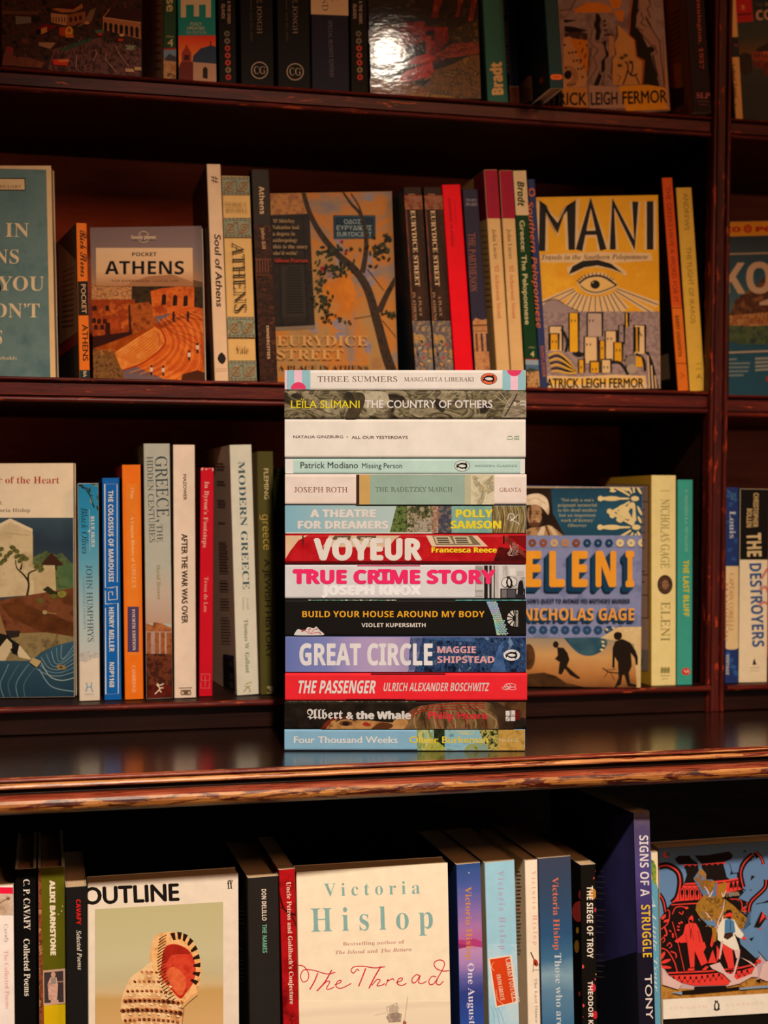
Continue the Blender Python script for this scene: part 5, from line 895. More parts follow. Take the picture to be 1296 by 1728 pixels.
b = up(G4, (1117, 300), (1134.6, 300), (1144, 658.5), (1162.3, 659), (0xd85820, 0x14100e), 'slim orange-red paperback with black back cover, leaning right', T=.125, z0=1.335)
X = lambda x, y: x + .0762 * (y - 125)
b.poly('spine_band', [(730, 800), (870, 800), (900, 1260), (780, 1260)], 0xdc7420).line('spine_band', [(X(735, 808), 808), (X(800, 808), 808)], 5, 0x8a2c10).line('spine_band', [(X(735, 1105), 1100), (X(800, 1105), 1100)], 5, 0x8a3c10)
b.text('title_lettering', 'gill', 'THE GREEKS HAVE A WORD FOR IT', (X(753, 175), 175), (X(750, 780), 780), 24, 0x8a2c14).text('author_lettering', 'sansb', 'BARRY UNSWORTH', (X(752, 850), 850), (X(752, 1065), 1065), 20, 0x5a2810).line('publisher_mark', [(X(755, 1150), 1150), (X(775, 1165), 1165), (X(755, 1180), 1180)], 4, 0x8a4a18)
b.poly('back_cover_print#2', [(690, 1075), (772, 1048), (782, 1180), (690, 1200)], 0x7a644c, face='l').poly('back_cover_print', [(660, 600), (742, 620), (748, 780), (660, 760)], 0x1e1a18, face='l'); b.done()

b = up(G4, (1141, 316), (1167, 317), (1164, 659), (1191, 658), (0xdcb448, 0x241c30), 'pale yellow paperback leaning against the upright', T=.125, z0=1.335)
b.text('author_lettering', 'gill', 'ANDREWS', (X(843, 205), 205), (X(838, 400), 400), 25, 0x8a7438).text('title_lettering', 'gill', 'THE FLIGHT OF IKAROS', (X(838, 490), 490), (X(832, 890), 890), 25, 0x8a7438).line('publisher_mark', [(918, 1102), (945, 1102)], 3, 0x8a7438).line('publisher_mark', [(915, 1130), (945, 1130)], 3, 0x8a7438).line('publisher_mark', [(920, 1180), (935, 1158), (945, 1180), (925, 1165)], 4, 0x7a6430); b.done()

GR = 'books in the bay right of the upright'
b = face(G4, (1231, 374), (1380, 370), (1229, 672), (1380, 674), (0x2c5460, 0x8a7448), 'face-out island guide with orange top band and headland photo, in the right bay', rz=-20, T=.014, z0=1.372)
b.poly('cover_band', [(1040, 358), (1600, 346), (1600, 420), (1040, 434)], 0xe0961c).text('publisher_mark', 'sansb', 'MARCO', (940, 411), (1150, 409), 26, 0xb82018, bold=.05).ell('publisher_mark', 1190, 393, 22, 22, 0xb82018).ell('publisher_mark', 1190, 393, 14, 16, 0xd05a1c).text('publisher_mark', 'sansb', 'POLO', (1234, 408), (1430, 404), 26, 0xb82018, bold=.05)
b.poly(P, [(1040, 436), (1600, 422), (1600, 840), (1040, 840)], b.grad([(436, 0x303c44), (520, 0x3a4c54), (600, 0x2c5264), (840, 0x4a6a70)], 'v', ref=1200)).line(P, [(1040, 527), (1600, 512)], 7, 0xc0a888)
b.poly(P, [(1040, 860), (1120, 770), (1190, 720), (1240, 690), (1270, 650), (1310, 640), (1400, 700), (1600, 780), (1600, 900), (1040, 920)], NZ((0x6a3c24, 0x4a2818, 0x8a5a34), 36)).poly(P, [(1040, 850), (1200, 840), (1400, 820), (1600, 830), (1600, 920), (1040, 920)], NZ((0xb0743c, 0x8a4a24, 0xc89458, 0x5a2c18), 60)).poly(P, [(1250, 780), (1300, 760), (1400, 770), (1400, 790), (1250, 795)], 0xc8a888)
b.poly(P, [(1040, 900), (1200, 905), (1600, 890), (1600, 1030), (1300, 1000), (1150, 1000), (1040, 985)], NZ((0x3c5034, 0x54643c, 0x2c4038), 30)).poly(P, [(1040, 985), (1150, 1000), (1300, 1000), (1600, 1030), (1600, 1300), (1040, 1300)], 0x245064).line(P, [(1040, 1044), (1600, 1025)], 8, 0xc0a888)
b.text('title_lettering', 'sansb', 'KOS', (1062, 735), (1430, 726), 160, 0xd0b08c, bold=.012)
for k, w in enumerate((50, 120, 115, 110, 85)): b.line('blurb_lettering', [(1082, 1080 + k * 21), (1082 + w, 1078 + k * 21)], 8, 0x7c8c88)
for k, w in enumerate((200, 190, 180, 120)): b.line('blurb_lettering#2', [(1228, 1076 + k * 20), (1228 + w, 1068 + k * 20)], 10, 0x9a9c90)
b.ell('cover_dot', 1300, 1182, 14, 15, 0xb82018); b.done()
# ------------------------------------------------------------------ top shelf (cropped by the frame)
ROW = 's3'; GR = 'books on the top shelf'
A1, T1, T2, I4, R2, R3, P1 = (0, 0, 5.184), (0, 0, 1.9636), (600, 0, 1.862), (610, 0, 5.891), (800, 0, 6.48), (930, 0, 6.171), (1130, 0, 6.646)
def up(fr, TL, TR, BL, BR, cols, label, **k):
    k.setdefault('zs', Z3); k.setdefault('z0', 1.338); k.setdefault('L', .198); return Book('spine', fr, TL, TR, BL, BR, cols=cols, label=label, group=GR, **k)
def face(fr, TL, TR, BL, BR, cols, label, **k):
    k.setdefault('zs', Z3); k.setdefault('L', .198); return Book('face', fr, TL, TR, BL, BR, cols=cols, label=label, group=GR, **k)
P = 'cover_picture'
b = face(A1, (2, 0), (238, 0), (3, 118), (239, 124), (0x241a14, 0x8a6a50), 'face-out guidebook showing a crowded square and arcaded buildings at dusk', rz=-4, T=.02, z0=1.345)
b.rect(P, -20, -900, 1300, 700, NZ((0x1a1810, 0x33201a, 0x4a2a20, 0x20241a, 0x5c3226), 34))
b.poly(P, [(445, 115), (590, 130), (580, 225), (450, 195)], 0xb08058).poly(P, [(590, 130), (745, 100), (750, 180), (640, 225), (582, 225)], 0x8a5030).poly(P, [(480, 75), (520, 40), (580, 25), (640, 40), (670, 75), (600, 110), (500, 105)], 0x3a1a14).poly(P, [(455, 80), (500, 70), (640, 85), (720, 30), (725, 70), (650, 105), (540, 110)], 0xa06038)
for k in range(5): b.rect(P, 462 + k * 25, 150, 470 + k * 25, 195, 0x3a2018)
for k in range(3): b.ell(P, 620 + k * 42, 172 - k * 8, 13, 24, 0x3a2018, n=10)
b.poly(P, [(900, 150), (1230, 200), (1235, 345), (900, 260)], 0xa87048).poly(P, [(900, 145), (970, 70), (1240, 90), (1235, 190)], 0x3a1c18).line(P, [(905, 148), (960, 80)], 9, 0xa07050).line(P, [(900, 152), (1235, 200)], 9, 0xc09068)
for k in range(7): b.poly(P, [(910 + k * 46, 265 + k * 10), (908 + k * 46, 205 + k * 7), (922 + k * 46, 190 + k * 7), (938 + k * 46, 208 + k * 8), (936 + k * 46, 272 + k * 10)], 0x221814)
b.poly(P, [(300, 260), (380, 210), (510, 225), (415, 280), (320, 300)], 0x6a1a14).poly(P, [(360, 250), (410, 235), (412, 280), (360, 300)], 0xc07c44).poly(P, [(310, 262), (356, 250), (356, 300), (318, 305)], 0x1a1410).poly(P, [(515, 245), (570, 235), (580, 320), (520, 310)], 0xa83c1c).ell(P, 605, 275, 34, 44, 0xd8922c).ell(P, 605, 265, 16, 18, 0x8a5a1c).poly(P, [(570, 300), (640, 300), (645, 330), (575, 330)], 0xc06c24)
b.poly(P, [(135, 140), (270, 150), (275, 200), (140, 215)], 0x6a6058).poly(P, [(20, 95), (340, 100), (340, 130), (20, 125)], 0x5a3828).poly(P, [(340, 370), (490, 375), (440, 430), (340, 400)], 0x9a7458).poly(P, [(670, 240), (800, 190), (840, 70), (790, 90), (740, 180)], 0x7a5a40)
b.poly(P, [(470, 430), (860, 330), (1240, 420), (1240, 700), (400, 690)], NZ((0x5a3a38, 0x6c4844, 0x4a2e2c, 0x34221f), 60)).poly(P, [(520, 430), (640, 380), (790, 330), (820, 350), (640, 420), (540, 455)], 0x35503e).poly(P, [(830, 265), (905, 262), (910, 290), (840, 292)], 0x4c6a58).poly(P, [(1095, 395), (1190, 400), (1195, 440), (1105, 435)], 0x8a9078)
rnd = random.Random(5)
for k in range(120): x, y = rnd.uniform(480, 1230), rnd.uniform(340, 620); b.ell(P, x, y, 4, 12, rnd.choice((0x1c1418, 0x241818, 0x3a2020, 0x8a6050, 0x16100e)), n=6)
for p in ([(830, 440), (845, 470), (815, 540)], [(930, 470), (925, 520), (970, 580), (1020, 640)], [(1015, 405), (1040, 470), (1125, 585)], [(670, 480), (665, 600)]): b.line(P, p, 7, 0xa88070, smooth=True)
b.poly(P, [(460, 525), (600, 530), (590, 580), (470, 570)], 0xc83a1c).poly(P, [(500, 525), (608, 520), (600, 545), (505, 548)], 0xd87840).ell(P, 490, 545, 24, 22, 0xd8301c)
for x, y, cc in ((875, 305, 0xb02c20), (1055, 355, 0xb83420), (1065, 312, 0xc8a070), (760, 205, 0xc07c50)): b.ell(P, x, y, 24, 14, cc, n=9)
b.poly(P, [(1095, 605), (1165, 605), (1175, 635), (1100, 632)], 0xc0a078).poly(P, [(1175, 590), (1240, 590), (1240, 620), (1180, 620)], 0xc0a078)
b.poly(P, [(30, 490), (60, 410), (110, 430), (120, 490), (155, 510), (150, 580), (20, 575)], 0x6a3a2c).ell(P, 85, 440, 34, 32, 0x7a3028).poly(P, [(160, 500), (240, 505), (400, 555), (360, 600), (150, 585)], NZ((0x7a4630, 0x5c3222), 60)); b.done()

b = up(T1, (276, 0), (297.5, 0), (275, 128), (298, 129), (0x1c4630, 0xa8988a), 'green travel guide with cream back cover between dark books on the top shelf', T=.13, rz=7)
b.text('title_lettering', 'gill', 'The Peloponnese', (552, -330), (552, 38), 30, 0xb8ac7c, bold=.02).text('series_lettering', 'gill', 'edition', (550, 124), (576, 125), 8, 0xb0a478).text('series_lettering', 'gill', '4', (555, 153), (573, 154), 24, 0xb8ac80, bold=.02)
b.rect('spine_picture', 535, 162, 592, 190, 0x6a88a0).rect('spine_picture', 535, 160, 592, 165, 0xa01c18).rect('spine_picture', 535, 190, 592, 262, NZ((0x9a6a38, 0xb89064, 0x50402a), 50)).poly('spine_picture', [(540, 200), (560, 178), (590, 190), (590, 205)], 0x3a4048)
for k in range(9): b.line('back_cover_print', [(515, 20 + k * 26), (533, 18 + k * 26)], 5, 0x6a5c52, face='l')
b.done()

b = up(T1, (299.7, 0), (363, 0), (301, 134), (366, 137), (0x1c8a84, 0x14443f), 'thick teal guidebook with sunset and blue church dome on its spine', T=.13)
b.rect('spine_picture', 585, 118, 725, 280, b.grad([(118, 0xd8341c), (160, 0xe0641c), (200, 0xe08428), (250, 0xa84a1c)], 'v', nz=.2, ref=650))
b.poly('spine_picture', [(636, 225), (640, 185), (665, 160), (700, 150), (722, 156), (722, 230)], 0x2c3c58, smooth=False).poly('spine_picture', [(636, 205), (722, 212), (722, 280), (636, 280)], 0xb89478).poly('spine_picture', [(672, 258), (672, 228), (680, 220), (688, 228), (688, 262)], 0x241814).line('spine_picture', [(698, 152), (698, 136)], 3, 0x241814)
b.poly('spine_picture', [(602, 205), (602, 175), (612, 160), (618, 146), (625, 160), (634, 175), (634, 205)], 0x9a3420).rect('spine_picture', 610, 182, 627, 200, 0x3a1614).poly('spine_picture', [(588, 225), (600, 205), (640, 205), (640, 270), (588, 262)], 0x6a2418)
b.text('title_lettering', 'sansb', 'GREECE', (597, -520), (599, 58), 100, 0xcfc0a0).text('subtitle_lettering', 'gill', 'FULLY', (631, 84), (668, 85), 10, 0xb8b89c, bold=.02).text('subtitle_lettering', 'gill', 'UPDATED', (620, 98), (678, 99), 10, 0xb8b89c, bold=.02).text('subtitle_lettering', 'gill', '15th EDITION', (616, 112), (682, 113), 10, 0xa8b09c); b.done()

def islands(fr, q, x, lab):
    b = up(fr, *q, (0x090707, 0x080606), lab, T=.13)
    b.text('title_lettering', 'gill', 'GREECE', (x + 2, -210), (x + 2, -2), 34, 0xa09080, bold=.02).text('title_lettering', 'gill', '& THE GREEK', (x + 22, 4), (x + 22, 80), 10, 0xa89484, bold=.02).text('title_lettering', 'gill', 'ISLANDS', (x + 2, 14), (x + 2, 62), 11, 0xa89484, bold=.02)
    for k, cc in enumerate((0x6a6458, 0x77705c, 0xb8402c, 0xb84430, 0xc04030, 0x8a7c50, 0xb83428)): b.ell('emblem_row', x + 20 + k * .8, 112 + k * 24, 9.5, 10, cc, n=14); b.ell('emblem_row', x + 20 + k * .8, 112 + k * 24, 4, 5, 0x2a1814, n=8)
    b.done()
islands(T1, ((367, 0), (398, 0), (369, 138), (400, 140)), 732, 'black guidebook with column of coloured discs, beside the teal guidebook')
def cg(q, cx, cy, x, lab):
    b = up(T1, *q, (0x090707, 0x3a2a22), lab, T=.135)
    b.line('publisher_mark', [(cx + 27 * math.cos(t * .2618), cy + 27 * math.sin(t * .2618)) for t in range(24)], 3, 0xb0a08c, close=True).text('publisher_mark', 'caps', 'CG', (cx - 19, cy + 11), (cx + 19, cy + 12), 24, 0xb0a08c)
    b.text('author_lettering', 'caps', 'VERNON DE JONGH', (x + 10, -150), (x + 12, 112), 16, 0x8a7c70).text('subtitle_lettering', 'serif', 'the harbour and the hills', (x - 12, -60), (x - 10, 138), 7, 0x4a423c); b.done()
cg(((404.5, 0), (460, 0), (405.5, 140), (464, 142)), 860, 233, 840, 'black hardback with CG ring emblem, left one of two, beside the black disc guidebook')
cg(((467, 0), (522, 0), (468, 142), (525.5, 144)), 978, 238, 958, 'black hardback with CG ring emblem, right one of two, beside the navy reprint')
b = up(T1, (524, 0), (588, 0), (526, 146), (590.5, 151), (0x1a1a30, 0x14121c), 'navy paperback with cream panel at top of its visible spine on the top shelf', T=.135)
b.poly('spine_band', [(1020, -500), (1156, -500), (1156, 52), (1026, 47)], 0xd0b894).text('title_lettering', 'caps', 'LAND', (1066, -50), (1068, 36), 20, 0x3a3430).text('title_lettering', 'caps', 'THE', (1098, -60), (1100, 4), 20, 0x3a3430).text('series_lettering', 'caps', 'SPECIAL REPRINT EDITION', (1087, 68), (1093, 256), 13, 0x6a6474); b.done()
islands(T1, ((590.5, 0), (620, 0), (592, 151), (622.5, 153)), 1168, 'black guidebook with column of coloured discs, beside the glossy cliff photo')

b = face(I4, (621, 0), (806, 0), (623.5, 154), (813, 170), (NZ((0x1c1a0e, 0x33240f, 0x241c10, 0x4a3414), 26, rough=.35, coat=.34), 0x2a2014), 'glossy face-out guide with red rock pillars and a bright lamp reflection', rz=-10.6, T=.012, z0=1.345, L=.2, tilt=1.9, zs=Z3 + .0012)
GL = dict(rough=.10, coat=.0)
def gz(cols, sc, **k): return NZ(cols, sc, rough=.35, coat=.34, **k)
b.poly(P, [(60, 300), (180, 260), (380, 230), (420, 330), (360, 420), (60, 430)], gz((0x6a4814, 0x4a3410, 0x7c5a1c), 30)).poly(P, [(360, 400), (400, 280), (430, 230), (620, 210), (640, 260), (860, 270), (870, 400), (720, 560), (640, 600), (480, 640), (400, 620)], gz((0x7a2414, 0x5a180e, 0x942e1a, 0x42140c), 30)).poly(P, [(400, 470), (640, 420), (640, 540), (460, 620), (420, 700), (380, 680)], gz((0x281410, 0x1a100c, 0x3a1c14), 30))
b.poly(P, [(635, 350), (690, 350), (690, 540), (645, 540)], gz((0xa04024, 0x8a301a), 40)).poly(P, [(640, 310), (735, 305), (720, 350), (640, 360)], M(0x180f0c, .35, .34)).poly(P, [(720, 320), (810, 310), (815, 460), (730, 480)], gz((0x7a1e14, 0x5a140e), 40))
b.poly(P, [(460, 640), (520, 570), (640, 535), (740, 560), (700, 620), (560, 640)], M(0xb02018, .35, .34)).poly(P, [(350, 800), (440, 710), (560, 660), (700, 620), (730, 740), (600, 780), (440, 830)], gz((0xa01c14, 0xb8301c, 0x84140e), 40)).poly(P, [(360, 790), (450, 710), (540, 690), (450, 760)], M(0xc04a2c, .35, .34)).poly(P, [(570, 610), (660, 575), (690, 580), (600, 620)], M(0xc86a3c, .35, .34)).poly(P, [(620, 800), (730, 740), (640, 775)], M(0xc86a3c, .35, .34))
b.poly(P, [(730, 540), (880, 450), (1000, 400), (1220, 420), (1230, 530), (1000, 560), (840, 580), (700, 640)], gz((0x7a3018, 0x4a2012, 0x9a4424, 0x5a2616), 40, stretch=(1, 1, 3)))
for x0, x1, y1 in ((690, 790, 180), (930, 1000, 170), (1060, 1140, 210)): b.poly(P, [(x0 + 30, -20), (x1 + 20, -20), (x1 - 20, y1 * .6), (x1 - 30, y1), (x0, y1), (x0 + 20, y1 * .5)], gz((0x7a2c18, 0x5c2012, 0x8c3a20), 40))
b.poly(P, [(870, 310), (1060, 230), (1210, 190), (1230, 420), (900, 430)], gz((0x4a3814, 0x2c240e, 0x6a5020), 60)).poly(P, [(720, 700), (900, 640), (1060, 560), (1240, 540), (1245, 1000), (760, 980), (600, 930)], gz((0x5c3e10, 0x7a5418, 0x3c2a0c, 0x8a6420), 44)).poly(P, [(80, 780), (360, 800), (600, 850), (700, 980), (80, 960)], gz((0x6a3c14, 0x8a5a20, 0x4a2a10), 44))
b.text('title_lettering', 'serifb', 'Dana Facaros', (452, 950), (890, 975), 36, 0xa88440); b.done()

b = up(R2, (814, 0), (849.5, 0), (822.8, 172), (858.5, 172.5), (0x2c6a62, 0x1c3c3a), 'teal travel guide with large cream lettering reading upward', T=.13)
b.text('publisher_mark', 'sansb', 'Bradt', (318, 1028), (298, 682), 118, 0xd8b878, bold=.045); b.done()
b = up(R2, (852.5, 0), (871, 0), (860.5, 174), (877.5, 175), (0x161c2a, 0x0e121c), 'narrow navy paperback with brown foot, beside the teal travel guide', T=.12)
b.text('title_lettering', 'caps', 'HOME', (340, 162), (330, -120), 56, 0x5a4a40).text('author_lettering', 'serif', 'NORTHERN PASSAGES', (388, 805), (362, 235), 34, 0x4a4240)
b.poly('spine_band', [(370, 945), (490, 945), (500, 1140), (375, 1140)], NZ((0x5a2c1a, 0x74391f), 30)).line('spine_band', [(370, 945), (492, 947)], 6, 0xa88a70); b.done()
b = up(R2, (918, 0), (942, 0), (928.4, 148.5), (951, 150), (0x17393c, 0x0c1a24), 'dark teal hardback pulled forward with orange oval on its spine', T=.125, z0=1.272, L=.205, hard=True)
b.ell('publisher_mark', 868, 842, 33, 30, 0xd8641c, a0=90, a1=270).ell('publisher_mark', 934, 842, 33, 30, 0xd8641c, a0=-90, a1=90).rect('publisher_mark', 866, 812, 936, 872, 0xd8641c).line('publisher_mark', [(866, 842), (938, 842)], 9, 0xa84814)
b.ell('back_cover_print', 735, 880, 26, 34, 0x7a2c1c, face='l').poly('back_cover_print', [(508, 920), (590, 830), (632, 826), (642, 1100), (510, 1140)], 0x8a5c40, face='l')
for k in range(6): b.line('back_cover_print', [(520 + k * 18, 960), (524 + k * 18, 1110)], 6, 0x3a241a, face='l')
for k in range(7): b.line('back_cover_print', [(540, 470 + k * 36), (680, 340 + k * 40)], 5, 0x1c2a30, face='l')
b.done()

b = face(R3, (938, 0), (1118.5, 0), (950, 187), (1131, 187.5), (0x9a7a6c, 0xb08050), 'face-out book with woodcut cliffs, palm trees and hand-drawn author name', rz=-15, T=.018, z0=1.352, L=.2)
BK, PU, CR2, OR2 = 0x1c1210, 0x83706c, 0xc8925c, 0xd07c1c
b.rect(P, 40, -400, 1300, 1200, NZ((0x8a706a, 0x98807a, 0x7a625c), 20))
b.poly(P, [(245, 100), (380, 25), (520, 30), (620, 70), (640, 130), (240, 132)], OR2).poly(P, [(590, -40), (740, -40), (720, 80), (640, 90)], OR2).poly(P, [(650, 110), (760, 108), (745, 230), (700, 210)], OR2).poly(P, [(90, 120), (200, 100), (280, -60), (130, -60)], 0x86706c).line(P, [(90, 110), (205, 98), (280, -40)], 10, 0x5c3420).poly(P, [(130, 205), (280, 210), (140, 240)], BK).poly(P, [(140, 270), (240, 280), (380, 320), (240, 345), (140, 330)], BK)
b.poly(P, [(140, 340), (300, 330), (380, 350), (380, 430), (250, 400), (140, 390)], NZ((0x54382c, 0x2a1a14, 0x8a5c40), 90)).poly(P, [(130, 390), (200, 380), (290, 500), (380, 800), (360, 900), (130, 920)], CR2).poly(P, [(190, 400), (380, 420), (385, 760), (340, 720), (260, 520)], OR2)
for i in range(16): b.ell(P, 140 + (i * 47) % 200, 470 + (i * 83) % 420, 14, 11, BK, rot=i * 33, n=7)
for i in range(14): b.ell(P, 300 + (i * 31) % 80, 450 + (i * 59) % 280, 8, 10, 0x5a2c14, n=7)
b.ell(P, 175, 780, 40, 46, BK)
for r in (60, 78, 98): b.line(P, [(175 + r * math.cos(t * .3), 800 + r * 1.1 * math.sin(t * .3)) for t in range(-6, 6)], 6, 0x6a4434)
b.poly(P, [(395, 250), (440, 240), (450, 420), (560, 470), (600, 580), (520, 700), (440, 830), (380, 830), (430, 600), (400, 470)], 0x9a7c70)
for pts in ([(400, 260), (430, 300), (405, 430), (430, 470), (395, 620), (380, 800)], [(460, 430), (540, 450), (600, 570), (540, 640), (545, 740)], [(440, 480), (490, 520), (440, 600), (480, 700), (400, 830)], [(680, 270), (690, 370), (660, 460), (670, 570), (640, 600), (625, 780)], [(590, 780), (700, 900)], [(560, 760), (530, 890)], [(600, 560), (620, 400), (650, 370)]): b.line(P, pts, 9, 0x5a3826)
b.poly(P, [(465, 140), (500, 150), (520, 200), (505, 260), (520, 330), (500, 420), (460, 415), (470, 320), (445, 260), (465, 210)], BK).poly(P, [(540, 430), (575, 425), (570, 500), (605, 580), (560, 620), (560, 740), (530, 760), (520, 640), (570, 580)], BK).poly(P, [(440, 890), (500, 760), (530, 790), (490, 900)], BK)
for x, y in ((560, 220), (560, 265), (568, 315), (570, 365), (600, 360), (630, 365)): b.ell(P, x, y, 18, 11, 0x3a2018, rot=x % 50, n=7)
b.poly(P, [(690, 260), (770, 330), (820, 380), (870, 430), (890, 600), (950, 640), (940, 880), (640, 890), (640, 620), (680, 570), (660, 450), (700, 380)], 0xc89250).poly(P, [(600, 380), (640, 370), (660, 480), (665, 580), (600, 600)], 0xb8855c)
b.poly(P, [(850, -40), (910, -40), (900, 100), (940, 90), (880, 250), (880, 290), (950, 350), (990, 470), (1040, 580), (1130, 900), (940, 880), (960, 640), (900, 600), (880, 420), (810, 370), (830, 150)], BK).line(P, [(850, -40), (822, 160), (812, 370), (870, 420), (885, 590), (965, 630), (950, 880)], 13, 0xb0541c)
b.poly(P, [(905, -40), (1010, -40), (1035, 60), (1010, 100), (1025, 180), (1060, 290), (1100, 400), (1135, 460), (1180, 910), (1150, 900), (1060, 580), (1000, 480), (930, 340), (885, 280), (890, 160), (920, 100)], 0x9c7868)
for pts in ([(1010, -20), (1035, 60), (1000, 90), (1030, 190)], [(1040, 290), (1130, 440), (1145, 620), (1180, 910)], [(890, 290), (950, 320), (940, 360), (1000, 420), (1040, 470), (1080, 480), (1100, 560), (1060, 580), (1110, 800)], [(930, 240), (990, 280)], [(930, 130), (960, 200), (930, 250)]): b.line(P, pts, 10, 0x4a2c20)
b.ell(P, 1038, 518, 38, 34, BK).line(P, [(985, 180), (1040, 290)], 16, BK)
for p in ([(750, 880), (790, 760), (800, 690), (770, 640)], [(800, 740), (840, 790), (900, 770)], [(830, 790), (850, 700), (840, 660)]): b.line(P, p, 14, BK, smooth=True)
for cx, cy in ((775, 580), (735, 605), (830, 650), (715, 685)):
    for k in range(6): t = k * 1.05; b.line(P, [(cx, cy), (cx + 36 * math.cos(t), cy + 26 * math.sin(t))], 13, BK, taper=3)
b.line(P, [(870, 780), (900, 830), (920, 880)], 10, BK).line(P, [(680, 780), (725, 800), (690, 870)], 5, 0x6a4a30)
b.poly('author_panel', [(60, 920), (370, 915), (385, 1120), (60, 1130)], 0xc88a3c).poly('author_panel', [(390, 890), (700, 910), (780, 1130), (400, 1130)], 0xb08a74).poly('author_panel', [(700, 905), (850, 890), (1000, 885), (1180, 915), (1235, 1140), (1000, 1150), (780, 1160)], 0xe09a1c).poly('author_panel', [(1170, 400), (1215, 900), (1240, 1140), (1190, 1100)], 0xb8865c)
b.text('author_lettering', 'gill', 'PATRICK', (-160, 1092), (368, 1098), 128, BK, bold=.025).text('author_lettering', 'gill', 'LEIGH', (415, 1096), (690, 1088), 128, BK, bold=.025).text('author_lettering', 'gill', 'FERMOR', (745, 1086), (1205, 1068), 128, BK, bold=.025); b.done()

b = up(P1, (1156, 0), (1190, 0), (1170.5, 186.5), (1201, 187.5), (0x231218, 0x8a5438), 'maroon paperback pulled forward beside the upright, its back cover coloured as if lit orange', T=.125, z0=1.315, L=.205, page=0xc8a080)  # warm light on the back cover is put into its colour
b.text('title_lettering', 'serif', 'Michael Pennington, 1937', (282, -500), (338, 775), 44, 0xa8502c).text('publisher_mark', 'serifb', 'SLP', (300, 1100), (448, 1105), 62, 0xb06050).line('publisher_mark', [(315, 1135), (440, 1138)], 9, 0x6a3c34).line('publisher_mark', [(330, 1172), (420, 1175)], 9, 0x6a3c34)
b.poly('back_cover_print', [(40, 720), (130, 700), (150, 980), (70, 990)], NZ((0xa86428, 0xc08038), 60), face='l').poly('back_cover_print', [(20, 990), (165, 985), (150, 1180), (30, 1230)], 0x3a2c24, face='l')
for k in range(9): b.line('back_cover_print', [(10, 170 + k * 60), (120, 110 + k * 60)], 12, 0x3a2018, face='l')
b.done()
GR = 'books in the bay right of the upright, top shelf'
b = up(P1, (1230, 0), (1242, 0), (1241, 197), (1254.5, 197.5), (0xd8a864, 0xb08850), 'narrow cream paperback squeezed against the right side of the upright', T=.12, z0=1.35)
b.poly('spine_band', [(690, 415), (770, 415), (790, 640), (690, 640)], 0x2a2a34).poly('spine_band', [(720, 490), (760, 500), (765, 530), (725, 510)], 0x7a3a48)
b.text('title_lettering', 'serifb', 'Lefteri Zanni', (696, 720), (728, 1100), 36, 0x2c2018).text('publisher_mark', 'sansb', 'T', (705, 1235), (745, 1238), 70, 0x4a3420); b.done()
b = face(P1, (1236, 0), (1380, 0), (1247, 200), (1391, 205), (0x202a2c, 0x4a3428), 'face-out guide with red tab and twilight harbour photo, top right corner', rz=-14, T=.014, z0=1.395, L=.2)
b.rect(P, 700, 200, 1800, 1500, b.grad([(240, 0x2c3638), (420, 0x34382c), (560, 0x5a4018), (600, 0x6a4420), (800, 0x2a2c2a), (1000, 0x1c2222), (1340, 0x16191a)], 'v', ref=1000))
b.poly(P, [(780, 610), (840, 590), (920, 610), (930, 800), (850, 850), (780, 800)], NZ((0x16120f, 0x2a1814), 40)).poly(P, [(920, 590), (1100, 560), (1700, 520), (1700, 690), (960, 680), (930, 650)], NZ((0xa8401c, 0x7a2414, 0xc05a24), 40)).poly(P, [(930, 690), (1700, 680), (1700, 820), (1060, 840), (1050, 770), (940, 740)], NZ((0x7a1a14, 0x3a1410, 0x9a2418), 50)).poly(P, [(990, 540), (1100, 480), (1700, 380), (1700, 560), (960, 580)], 0x241414)
for k in range(5): b.rect(P, 950 + k * 40, 600, 968 + k * 40, 636, 0x2a1210)
b.poly('corner_tab', [(735, -200), (900, -200), (940, 240), (755, 252)], 0xb81420).poly('corner_tab', [(760, 155), (915, 145), (917, 163), (762, 178)], 0x4a0c10).line('corner_tab', [(770, 210), (910, 200)], 8, 0x8a1a20)
for p in ([(812, 62), (830, 60)], [(820, 66), (822, 100)], [(808, 110), (822, 85), (840, 108)], [(800, 80), (845, 72)]): b.line('corner_tab', p, 10, 0xc89a50)
b.text('title_lettering', 'sansb', 'CORFU', (972, 226), (1420, 205), 108, 0xc89a7c, bold=.01).text('subtitle_lettering', 'gill', 'THE', (965, 75), (1045, 70), 36, 0x6a5a4c).text('subtitle_lettering', 'gill', 'ROUGH', (1075, 68), (1280, 60), 36, 0xa89070); b.done()
# ------------------------------------------------------------------ books on the shelf below the ledge
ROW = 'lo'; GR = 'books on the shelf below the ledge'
B1, B2, B3, B4, B5, V5 = (0, 1430, 4.985), (100, 1430, 3.161), (470, 1430, 3.703), (740, 1350, 3.503), (1050, 1350, 4.573), (1090, 1410, 5.432)
def up(fr, TL, TR, BL, BR, cols, label, **k):
    k.setdefault('zs', ZLOW); k.setdefault('z0', 1.178); return Book('spine', fr, TL, TR, BL, BR, cols=cols, label=label, group=GR, **k)
def face(fr, TL, TR, BL, BR, cols, label, **k):
    k.setdefault('zs', ZLOW); return Book('face', fr, TL, TR, BL, BR, cols=cols, label=label, group=GR, **k)
P = 'cover_picture'
b = up(B1, (-14, 1495), (22.6, 1494), (-12, 1728), (25, 1728), (0xe4dcd6, 0xc8b8a8), 'white paperback with red top band in the bottom left corner', T=.128)
